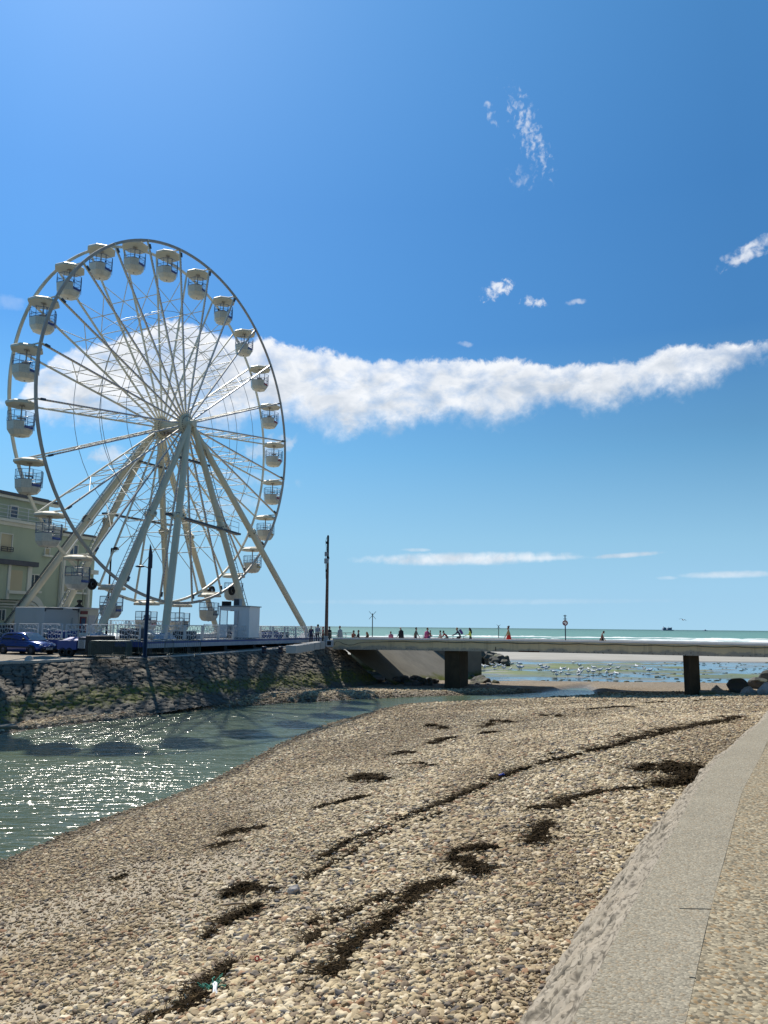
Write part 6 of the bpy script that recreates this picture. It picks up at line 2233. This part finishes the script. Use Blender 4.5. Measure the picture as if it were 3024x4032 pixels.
def person(loc, face, pose, top, bot, hair, label, H=1.72, long_hair=None, sleeve='long', coat=None, skirt=None, cap=None, bag=None, bun=False, lean=None, headdrop=0, group=None, shoes=(.03, .03, .035), skirtlen=.45):
    k = H / 1.75
    t = thing('person', (0, 0, 0), label, 'person', group)
    V = []; R_ = []; E = []; B = []

    def add(p, r, par=None, reg='top'):
        V.append((p[0] * k, p[1] * k, p[2] * k)); R_.append(r * k)
        if par is not None: E.append((par, len(V) - 1)); B.append(reg)
        return len(V) - 1
    ln = {'stand': .02, 'walk': .06, 'sit': .05, 'bike': .55, 'bikelow': .85, 'push': .12}[pose] if lean is None else lean
    hz_ = .95
    base = (0, 0, 0)
    sl = lambda h: (sin(ln) * h, 0, cos(ln) * h)
    pel = add((0, 0, hz_), .135, None)
    sp1 = add((sl(.2)[0], 0, hz_ + sl(.2)[2]), .125, pel)
    ch = add((sl(.4)[0], 0, hz_ + sl(.4)[2]), .15, sp1)
    nk = add((sl(.56)[0], 0, hz_ + sl(.56)[2]), .058, ch, 'skin')
    hf = sin(ln * .4) * .1 + .02 + headdrop * .1
    hd = add((sl(.56)[0] + hf, 0, hz_ + sl(.56)[2] + .1 - headdrop * .04), .085, nk, 'skin')
    ht = add((sl(.56)[0] + hf + .015 + headdrop * .05, 0, hz_ + sl(.56)[2] + .19 - headdrop * .06), .078, hd, 'skin')
    add((sl(.56)[0] + hf + .1, 0, hz_ + sl(.56)[2] + .095 - headdrop * .05), .014, hd, 'skin')
    shz = hz_ + sl(.47)[2]; shx = sl(.47)[0]
    for s in (-1, 1):
        sh = add((shx, s * .17, shz), .062, ch)
        if pose in ('bike', 'bikelow'): el_d, wr_d = (.62, s * .1, -.75), (.85, -s * .05, -.35)
        elif pose == 'push': el_d, wr_d = (.25, s * .2, -.95), (.95, 0, -.2)
        elif pose == 'sit': el_d, wr_d = (.3, s * .15, -.93), (.85, -s * .3, -.3)
        elif pose == 'walk': el_d, wr_d = (.35 * s, s * .15, -.93), (.35 * s + .25, s * .05, -.9)
        else: el_d, wr_d = (.05, s * .16, -.98), (.25, -s * .02, -.96)
        p0 = (shx, s * .17, shz)
        pe = limb(p0, el_d, .29); pwr = limb(pe, wr_d, .25)
        el = add(pe, .045, sh, 'top'); wr = add(pwr, .032, el, 'top' if sleeve == 'long' else 'skin')
        ha = limb(pwr, wr_d, .085); h_ = add(ha, .034, wr, 'skin')
        for f in range(4):
            yo = (f - 1.5) * .02
            add((ha[0] + wr_d[0] * .06, ha[1] + yo + wr_d[1] * .06, ha[2] + wr_d[2] * .06 - .01 * f), .0095, h_, 'skin')
        add((ha[0] + .03 + wr_d[0] * .0, ha[1] - s * .035, ha[2] + .0), .0105, wr, 'skin')
    for s in (-1, 1):
        hp = add((0, s * .085, hz_ - .06), .092, pel, 'bot')
        if pose == 'sit': kn, an = (.42, s * .11, hz_ - .1), (.45, s * .11, hz_ - .52)
        elif pose in ('bike', 'bikelow'): kn, an = (.36, s * .1, hz_ - .2 - .1 * s), (.2 + .05 * s, s * .11, hz_ - .6 - .13 * s)
        elif pose in ('walk', 'push'): kn, an = (.14 * s + .04, s * .1, hz_ - .45), (.3 * s - .04, s * .1, .09 + (.04 if s < 0 else 0))
        else: kn, an = (.02, s * .1, .5), (-.01, s * .1, .08)
        ik = add(kn, .065, hp, 'bot'); ia = add(an, .045, ik, 'bot' if skirt is None else 'skin'); add((an[0] + .15, an[1] + s * .02, an[2] - .045), .034, ia, 'shoe')
    me = bpy.data.meshes.new('tmp'); me.from_pydata(V, E, [])
    o = bpy.data.objects.new('tmp', me); COL.objects.link(o)
    md = o.modifiers.new('s', 'SKIN'); md.use_smooth_shade = True; md.branch_smoothing = .3
    for i, sv_ in enumerate(me.skin_vertices[0].data):
        sv_.radius = (R_[i], R_[i]); sv_.use_root = (i == 0)
    o.modifiers.new('d', 'SUBSURF').levels = 1
    dg = bpy.context.evaluated_depsgraph_get(); ev = o.evaluated_get(dg)
    bm_ = bpy.data.meshes.new_from_object(ev); bm_.name = 'body'
    bpy.data.objects.remove(o); bpy.data.meshes.remove(me)
    bm_.materials.clear()
    for m in (cloth(top), cloth(bot), SKIN, cloth(shoes)): bm_.materials.append(m)
    ri = {'top': 0, 'bot': 1, 'skin': 2, 'shoe': 3}
    A_ = np.array([V[e[0]] for e in E]); D_ = np.array([V[e[1]] for e in E]) - A_; L2 = (D_ ** 2).sum(1); RR = np.array([(R_[e[0]] + R_[e[1]]) / 2 for e in E])
    for p in bm_.polygons:
        c = np.array(p.center); tt = np.clip(((c - A_) * D_).sum(1) / L2, 0, 1)
        d = np.linalg.norm(c - A_ - D_ * tt[:, None], axis=1) - RR
        p.material_index = ri[B[int(np.argmin(d))]]; p.use_smooth = True
    ob = bpy.data.objects.new('body', bm_); COL.objects.link(ob); ob.parent = t; WLOC[ob.name] = Vector()
    hc = Vector(V[ht]) * .45 + Vector(V[hd]) * .55
    back_ = Vector((-.018, 0, .022)) * k
    if hair:
        mb = MB(); mb.ell(hc + back_, (.105 * k, .098 * k, .115 * k), 14, 10)
        # open the face
        ex = [i for i, v in enumerate(mb.v) if (v[0] - hc.x) > .03 * k and (v[2] - hc.z) < .05 * k]
        mb_f = [(f, m_, s_) for f, m_, s_ in zip(mb.f, mb.m, mb.sm) if not any(i in ex for i in f)]
        mb.f = [a for a, _, _ in mb_f]; mb.m = [b for _, b, _ in mb_f]; mb.sm = [c for _, _, c in mb_f]
        if long_hair:
            a0 = hc + Vector((-.06, 0, .02)) * k
            mb.path([a0, a0 + Vector((-.05, 0, -.14)) * k, a0 + Vector((-.09, 0, -.14 - long_hair * .5)) * k, a0 + Vector((-.07, 0, -.16 - long_hair)) * k], [.07 * k, .1 * k, .09 * k, .03 * k], 10)
        if bun: mb.ell(hc + Vector((-.08, 0, .11)) * k, (.07 * k, .07 * k, .07 * k), 10, 8)
        mb.build('hair', cloth(hair), t, origin=(0, 0, 0))
    if cap:
        mb = MB(); mb.lathe([(.108, .02), (.11, .05), (.09, .11), (.001, .135)], hc, 14); mb.obox(hc + Vector((.13, 0, .03)), (.06, 0, -.005), (0, .07, 0), (0, 0, .008)); mb.build('cap', cloth(cap), t, origin=(0, 0, 0))
    if coat:
        mb = MB(); q0 = Vector(V[pel]); q1 = Vector(V[ch])
        mb.path([q0 + Vector((0, 0, -.32)), q0, Vector(V[sp1]), q1, q1 + (q1 - q0).normalized() * .1], [.235, .22, .205, .21, .1], 14); mb.build('coat', cloth(coat), t, origin=(0, 0, 0))
    if skirt:
        mb = MB(); q0 = Vector(V[pel]); mb.lathe([(.15, .12), (.165, .02), (.22, -.2), (.25, -skirtlen), (.23, -skirtlen)], q0, 16); mb.build('skirt', cloth(skirt), t, origin=(0, 0, 0))
    if bag:
        q1 = Vector(V[ch]); q0 = Vector(V[pel]); ud = (q1 - q0).normalized(); fw = Vector((ud.z, 0, -ud.x))
        mb = MB(); mb.obox(q0.lerp(q1, .75) - fw * .22, fw * .09, (0, .15, 0), ud * .21); mb.build('backpack', cloth(bag), t, bevel=.04, origin=(0, 0, 0))
    t.location = loc; t.rotation_euler = (0, 0, face)
    return t


DKZ = -.05


def on_bridge(px, o=-2.2):
    """point on the bridge deck under a photo column"""
    d = ray(px, 2480); base = BA0 + bnv * o
    tt = (base - EYEP).dot(bnv) / d.dot(bnv); q = EYEP + d * tt
    return Vector((q.x, q.y, DKZ + .05 * sin(pi * min(max((q - BA0).dot(bdv) / 30, 0), 1))))


LEFT = atan2(-bdv.y, -bdv.x); RIGHT = atan2(bdv.y, bdv.x)


def head_h(px, py, q): return EYE - 0 + 0 * px + (at_D(px, py, q.y).z - EYE) - q.z


PG = 'people crossing the bridge'


def pb(px, py, face, pose, top, bot, hair, label, o=-2.2, lift=0, **kw):
    q = on_bridge(px, o); hgt = head_h(px, py, q)
    H = kw.pop('H', None) or max(1.0, hgt) / 1.0
    q.z += lift
    return person(tuple(q), face, pose, top, bot, hair, label, H=H, group=PG, **kw), q


pb(1580, 2467, LEFT, 'walk', (.012, .012, .02), (.012, .012, .02), None, 'bulky bald man in a long black coat walking left on the bridge', coat=(.01, .011, .02))
pb(1637, 2471, RIGHT, 'walk', (.09, .10, .09), (.015, .02, .05), (.02, .015, .012), 'dark-haired boy in grey sleeveless top walking right on the bridge', sleeve='short')
pb(1540, 2487, LEFT, 'walk', (.40, .13, .2), (.35, .2, .25), (.12, .06, .03), 'little girl in a pink top walking on the bridge behind the parapet', coat=(.42, .15, .22))
pb(2003, 2467, LEFT, 'walk', (.32, .22, .12), (.4, .02, .015), (.06, .025, .015), 'woman with a hair bun, tan top and red skirt walking left', skirt=(.5, .02, .012), skirtlen=.7, bun=True)
pb(2368, 2483, RIGHT, 'walk', (.20, .08, .06), (.015, .015, .018), (.05, .02, .012), 'dark-haired woman looking down, in brown top and black shorts', headdrop=1, sleeve='short', lean=.12, skirt=(.012, .012, .014), skirtlen=.28)
pb(1680, 2472, RIGHT, 'push', (.42, .08, .2), (.04, .08, .2), (.14, .08, .04), 'short-haired woman in a magenta jumper on a bicycle', coat=(.45, .09, .22))
pb(1735, 2483, LEFT, 'walk', (.5, .36, .32), (.5, .45, .42), (.015, .012, .01), 'child in a pale top walking beside the red-shirted cyclist')
# cyclists
BG_ = 'bicycles on the bridge'


def make_bike():
    b = thing('bicycle', (0, 0, 0), 'x', 'bicycle', BG_)
    for x in (-.5, .52):
        mb = MB(); mb.torus((x, 0, .33), .31, .02, (0, 1, 0), 26, 6); w_ = mb.build('wheel', M['rubber'], b)
        mb = MB()
        for k in range(14):
            a = 2 * pi * k / 14; mb.tube((x, .015 * (-1) ** k, .33), (x + .3 * cos(a), 0, .33 + .3 * sin(a)), .0025, n=3)
        mb.build('spokes', M['galv'], w_)
    mb = MB(); pts = {'bb': (-.08, 0, .28), 'st': (-.24, 0, .78), 'hd': (.36, 0, .82), 'ht': (.33, 0, .92), 're': (-.5, 0, .33), 'fr': (.52, 0, .33)}
    for a, c in (('bb', 'st'), ('st', 'hd'), ('bb', 'hd'), ('re', 'bb'), ('re', 'st'), ('ht', 'hd'), ('hd', 'fr')): mb.tube(pts[a], pts[c], .018, n=6)
    mb.build('frame', M['navy'], b)
    mb = MB(); mb.tube((.33, 0, .92), (.33, 0, 1.0), .016); mb.path([(.28, -.28, 1.04), (.36, -.2, 1.02), (.36, .2, 1.02), (.28, .28, 1.04)], .014, 6); mb.build('handlebar', M['black'], b)
    mb = MB(); mb.tube((-.24, 0, .78), (-.26, 0, .9), .014); mb.ell((-.28, 0, .92), (.14, .07, .03), 10, 6); mb.build('saddle', M['black'], b)
    mb = MB(); mb.lathe([(.001, .02), (.09, .02), (.09, .0)], (-.08, 0, .28), 16, 0, (0, 1, 0)); mb.tube((-.08, .05, .28), (.06, .05, .2), .01); mb.box((.06, .09, .2), (.08, .08, .02)); mb.tube((-.08, -.05, .28), (-.2, -.05, .36), .01); mb.box((-.2, -.09, .36), (.08, .08, .02)); mb.build('crank', M['dark_steel'], b)
    return b


bk = make_bike(); bfirst = [True]


def cyclist(px, py, face, o, pose, label, blabel, sc=1.0, **kw):
    q = on_bridge(px, o)
    b = bk if bfirst[0] else copy_tree(bk); bfirst[0] = False
    b.location = q; b.rotation_euler = (0, 0, face); b.scale = (sc,) * 3; b['label'] = blabel
    f = Vector((cos(face), sin(face), 0))
    r = kw.pop('args'); H = kw.pop('H')
    loc = q - f * .28 * sc + UPV * (.93 * sc - .9 * H / 1.75)
    return person(tuple(loc), face, pose, *r, label, H=H, group=PG, **kw)


cyclist(1683, 2472, LEFT, -2.0, 'bike', 'small child seated behind the woman in magenta', 'bicycle under the woman in magenta', 1.0, args=((.2, .1, .06), (.05, .07, .2), (.1, .05, .03)), H=1.0, lean=.1)
cyclist(1752, 2489, LEFT, -2.6, 'bikelow', 'boy in a red shirt bent low over his handlebars', 'bicycle ridden by the boy in red', .9, args=((.30, .02, .02), (.05, .05, .08), (.05, .03, .02)), H=1.45)
cyclist(1800, 2478, LEFT, -1.9, 'bike', 'fair-haired cyclist in dark clothes with a purple backpack', 'bicycle ridden by the cyclist with purple backpack', 1.0, args=((.03, .02, .07), (.02, .015, .03), (.3, .16, .06)), H=1.62, bag=(.07, .03, .2))
cyclist(1840, 2479, LEFT, -2.4, 'push', 'long-haired girl in a bright yellow-green top', 'bicycle ridden by the girl in yellow-green', .95, args=((.5, .6, .12), (.015, .02, .05), (.015, .011, .009)), H=1.55, long_hair=.38)
# people on the quay behind the mast
QG = 'people standing by the bridge end'
for (px, py, D, fc, ps, tp_, bt_, hr, lb_, kw) in (
        (1226, 2466, 69.0, 100, 'stand', (.03, .04, .10), (.03, .03, .05), None, 'person in a pale cap and navy top beside the wheel leg', dict(cap=(.6, .55, .5))),
        (1252, 2460, 70.5, 80, 'stand', (.25, .33, .42), (.06, .07, .12), (.02, .02, .015), 'man in a pale blue shirt with grey backpack looking out to sea', dict(bag=(.3, .36, .42))),
        (1273, 2469, 70.2, 200, 'stand', (.45, .14, .12), (.02, .02, .02), (.4, .16, .14), 'person in coral top and pink headscarf left of the mast', dict()),
        (1297, 2468, 70.0, 10, 'stand', (.02, .02, .03), (.02, .02, .03), (.03, .02, .02), 'person in a black jacket leaning on the barrier right of the mast', dict(coat=(.018, .018, .026))),
        (1340, 2466, 68.5, 190, 'walk', (.26, .32, .36), (.2, .22, .25), (.16, .06, .03), 'red-haired person in a loose grey shirt walking by the bridge end', dict(coat=(.26, .32, .36))),
        (1392, 2482, 72.0, -60, 'sit', (.42, .13, .07), (.1, .1, .16), (.03, .02, .015), 'seated person in an orange-red top at the left end of the bridge', dict(seat=1)),
        (1413, 2481, 72.3, 200, 'sit', (.03, .035, .05), (.05, .06, .1), (.03, .02, .015), 'seated man in a dark shirt beside the one in orange-red', dict(seat=1)),
        (1446, 2488, 71.0, 190, 'sit', (.04, .03, .03), (.05, .04, .04), (.22, .1, .04), 'long-haired seated person in dark clothes at the left end of the bridge', dict(seat=1, long_hair=.3))):
    q = at_D(px, py, D); seat = kw.pop('seat', 0)
    if seat:
        q2 = on_bridge(px, -6.3); loc = (q2.x, q2.y, at_D(px, py, q2.y).z - 1.72)
        person(loc, radians(fc), ps, tp_, bt_, hr, lb_, H=1.7, group=QG, **kw)
    else:
        person((q.x, q.y, .035), radians(fc), ps, tp_, bt_, hr, lb_, H=q.z - .02, group=QG, **kw)
# low bench they sit on
a = on_bridge(1360, -6.35); b = on_bridge(1465, -6.35)
mb = MB(); mb.bar(a + UPV * .2, b + UPV * .2, .42, .3)
tag(mb.build('bench', M['conc_slope'], origin=tuple(a), bevel=.02), 'low dark bench at the left end of the bridge with three people seated', 'bench')
# operator and riders
q = lb(-.3, .0, .05)
person(tuple(q), radians(200), 'stand', (.02, .02, .03), (.015, .015, .02), (.02, .015, .01), 'dark-dressed operator standing inside the white booth', H=1.7)


def rider(i, dx, dy, top, hair, label, H=1.65, face=0):
    g = GON[i]; c, s_ = cos(GA), sin(GA)
    p = (g.x + c * dx - s_ * dy, g.y + s_ * dx + c * dy, g.z - 1.88 - (.95 - .05) * H / 1.75)
    person(p, GA + face, 'sit', top, (.03, .03, .06), hair, label, H=H, group='riders on the Ferris wheel')


rider(3, -.25, -.38, (.012, .012, .02), (.015, .012, .01), 'dark-dressed rider hunched in a gondola on the upper right', face=pi / 2)
rider(4, -.3, .1, (.05, .02, .04), (.02, .015, .01), 'small rider whose dark head shows above the gondola side', H=1.25)
rider(14, -.1, .42, (.16, .1, .09), (.05, .035, .02), 'left of two riders in the gondola near the platform', face=-pi / 2)
rider(14, .25, -.4, (.05, .045, .07), (.03, .025, .02), 'right of two riders in the gondola near the platform', face=pi / 2)

# ================================================================== gulls, ships
gm, gt_, gb_ = mat('gull_white'); gb_.inputs['Base Color'].default_value = (.8, .8, .78, 1); gb_.inputs['Roughness'].default_value = .8


def make_gull():
    g = thing('gull', (0, 0, 0), 'small white gull standing on the wet mud flat beyond the bridge', 'gull', 'gulls feeding on the flats')
    mb = MB(); mb.path([(-.24, 0, .2), (-.16, 0, .21), (0, 0, .22), (.12, 0, .24), (.17, 0, .3), (.2, 0, .34), (.24, 0, .34)], [.015, .05, .085, .07, .045, .045, .02], 8); mb.build('body', gm, g)
    mb = MB(); mb.ell((-.05, .07, .23), (.17, .025, .06), 8, 6); mb.ell((-.05, -.07, .23), (.17, .025, .06), 8, 6); mb.build('wing', M['pale_grey'], g)
    mb = MB(); mb.tube((0, .03, .16), (0, .03, 0), .008, n=4); mb.tube((0, -.03, .16), (0, -.03, 0), .008, n=4); mb.tube((.24, 0, .34), (.3, 0, .33), .012, .004, 5); mb.build('leg', M['yellow_panel'], g)
    return g


gu = make_gull(); n_g = 0
rg2 = random.Random(9)
spots = [(rg2.uniform(1858, 2070), rg2.gauss(2628, 9)) for _ in range(30)] + [(rg2.uniform(2115, 2400), rg2.gauss(2642, 14)) for _ in range(26)] + [(rg2.uniform(2400, 2560), rg2.uniform(2625, 2665)) for _ in range(8)]
for (px, py) in spots:
    py = min(max(py, 2612), 2666)
    q = at_z(px, py, -3.42)
    o = gu if n_g == 0 else copy_tree(gu)
    n_g += 1
    o.location = (q.x, q.y, -3.48); o.rotation_euler = (0, 0, rg2.uniform(0, 6.28)); s_ = rg2.uniform(1.3, 1.75); o.scale = (s_, s_, s_)
# dark weed tufts on the flats (uncountable)
mb = MB()
for _ in range(380):
    px = rg2.uniform(2120, 3100); py = rg2.uniform(2612, 2692) if px < 2600 else rg2.uniform(2606, 2696)
    q = at_z(px, py, -3.49); w = rg2.uniform(.1, .36); h = rg2.uniform(.03, .09); l = rg2.uniform(.1, .25)
    mb.ell((q.x, q.y, -3.5), (w, l, h), 6, 4)
am = rock_mat('weed_tuft', (.03, .045, .02), (.07, .09, .03), True)
tag(mb.build('weed_tufts', am), 'dark green weed tufts dotting the shallow pools', 'weed', kind='stuff')
# flying gull
q = at_D(2689, 2441, 80.0)
fg = thing('flying_gull', tuple(q), 'dark-looking gull gliding above the sea at the right', 'gull')
mb = MB(); mb.path([q + Vector((-.05, .18, .02)), q + Vector((0, 0, 0)), q + Vector((.03, -.12, 0)), q + Vector((.05, -.2, .01))], [.02, .055, .05, .015], 8); mb.build('body', M['pale_grey'], fg)
for pts in ([(0, 0, .03), (-.12, .02, .12), (-.26, .03, .12), (-.38, .1, .08)], [(.03, 0, .03), (.15, 0, .05), (.28, .02, -.02), (.38, .08, -.06)]):
    mb = MB(); vs = []
    for i, p in enumerate(pts):
        w = (.09, .085, .07, .02)[i]; c = q + Vector(p)
        vs += [c + Vector((0, -w, .008)), c + Vector((0, w, .008)), c + Vector((0, w, -.008)), c + Vector((0, -w, -.008))]
    fs = []
    for i in range(3):
        for j in range(4): fs.append((i * 4 + j, i * 4 + (j + 1) % 4, i * 4 + 4 + (j + 1) % 4, i * 4 + 4 + j))
    mb.add(vs, fs, 0, True); mb.build('wing', M['dark_steel'], fg)
# ships on the horizon
SHM = simple('ship_paint', (.16, .22, .30), .7)  # blue-grey of distance haze put into the ships' own colour


def ship(px, D, name, label, parts):
    c = at_D(px, 2480, D); z0 = -3.7
    s = thing(name, (c.x, c.y, z0), label, 'ship')
    k = D / FPX
    for nm, poly, dep in parts:
        mb = MB(); mb.extr([(c.x + x * k, c.y - dep / 2, z0 + y * k) for x, y in poly], (0, dep, 0)); mb.build(nm, SHM, s)


ship(2625, 5200, 'cargo_ship', 'large hazy blue-grey cargo ship with two tall blocks on the horizon',
     [('hull', [(-18, -1), (22, -1), (26, 3.2), (-17, 3.0)], 30), ('tower_block', [(-17, 2.9), (-3, 2.9), (-3.5, 11), (-12, 13), (-15, 9)], 22), ('mast', [(-12.6, 11), (-11.4, 11), (-11.4, 16), (-12.6, 16)], 4),
      ('stern_block', [(1, 2.9), (18, 2.9), (19, 12.5), (12, 11), (3, 10.5)], 22), ('mast', [(8.2, 10.5), (9, 10.5), (9, 15), (8.2, 15)], 4)])
ship(2776, 6500, 'small_ship', 'tiny faint ship low on the horizon right of the cargo ship', [('hull', [(-8, -1), (8, -1), (9, 1.4), (-9, 1.4)], 25), ('bridge_deck', [(-4, 1.3), (4, 1.3), (1.5, 4.6), (-1, 5)], 15)])

# ================================================================== litter on the beach
p = on_beach(838, 3905)
rp = thing('rope_scrap', tuple(p), 'frayed green and white rope scrap lying on the pebbles', 'rope')
r3 = random.Random(2)
mb = MB()
for k in range(26):
    a = r3.uniform(0, 6.28); q = p + Vector((r3.uniform(-.05, .03), r3.uniform(-.03, .06), .03)); pts = [q]
    for j in range(4): q = q + Vector((cos(a) * .025, sin(a) * .025, r3.uniform(-.012, .025))); a += r3.uniform(-1, 1); pts.append(q)
    mb.path(pts, .004, 4)
mb.build('green_tuft', simple('rope_green', (.04, .26, .17), .7), rp)
mb = MB(); mb.path([p + Vector((.01, .02, .06)), p + Vector((.03, -.02, .07)), p + Vector((.035, -.08, .05)), p + Vector((.06, -.12, .03))], .014, 6); mb.path([p + Vector((.0, .0, .06)), p + Vector((.02, -.05, .065)), p + Vector((.03, -.12, .03))], .01, 6); mb.build('white_strand', M['white_paint'], rp)
p = on_beach(1012, 3795)
mb = MB(); mb.torus((p.x, p.y, p.z + .045), .018, .006, (.2, -.8, .5), 14, 6); mb.box((p.x + .03, p.y, p.z + .035), (.03, .012, .01), .5)
tag(mb.build('plastic_ring', M['red'], origin=tuple(p)), 'tiny red plastic ring scrap on the lower shingle', 'litter')
p = on_beach(1976, 3062)
mb = MB(); mb.box((p.x, p.y, p.z + .045), (.12, .06, .045), .4); mb.box((p.x + .02, p.y + .01, p.z + .075), (.06, .035, .02), .8)
tag(mb.build('plastic_box', M['blue_panel'], origin=tuple(p), bevel=.015), 'crushed bright blue plastic box lying on the long strandline', 'litter')
p = on_beach(1160, 3517)
o = bpy.data.objects.new('white_stone', ROCKS['pale'][1]); COL.objects.link(o); o.location = (p.x, p.y, p.z + .04); o.scale = (.09, .07, .07)
tag(o, 'large lumpy whitish stone beside the middle strandline', 'stone')
p = on_beach(918, 3578)
mb = MB(); mb.path([(p.x - .13, p.y - .03, p.z + .05), (p.x, p.y, p.z + .06), (p.x + .14, p.y + .04, p.z + .05)], [.014, .018, .01], 7)
tag(mb.build('driftwood_stick', simple('driftwood', (.42, .31, .2), .8), origin=tuple(p)), 'short bleached driftwood stick on the lower left shingle', 'driftwood')
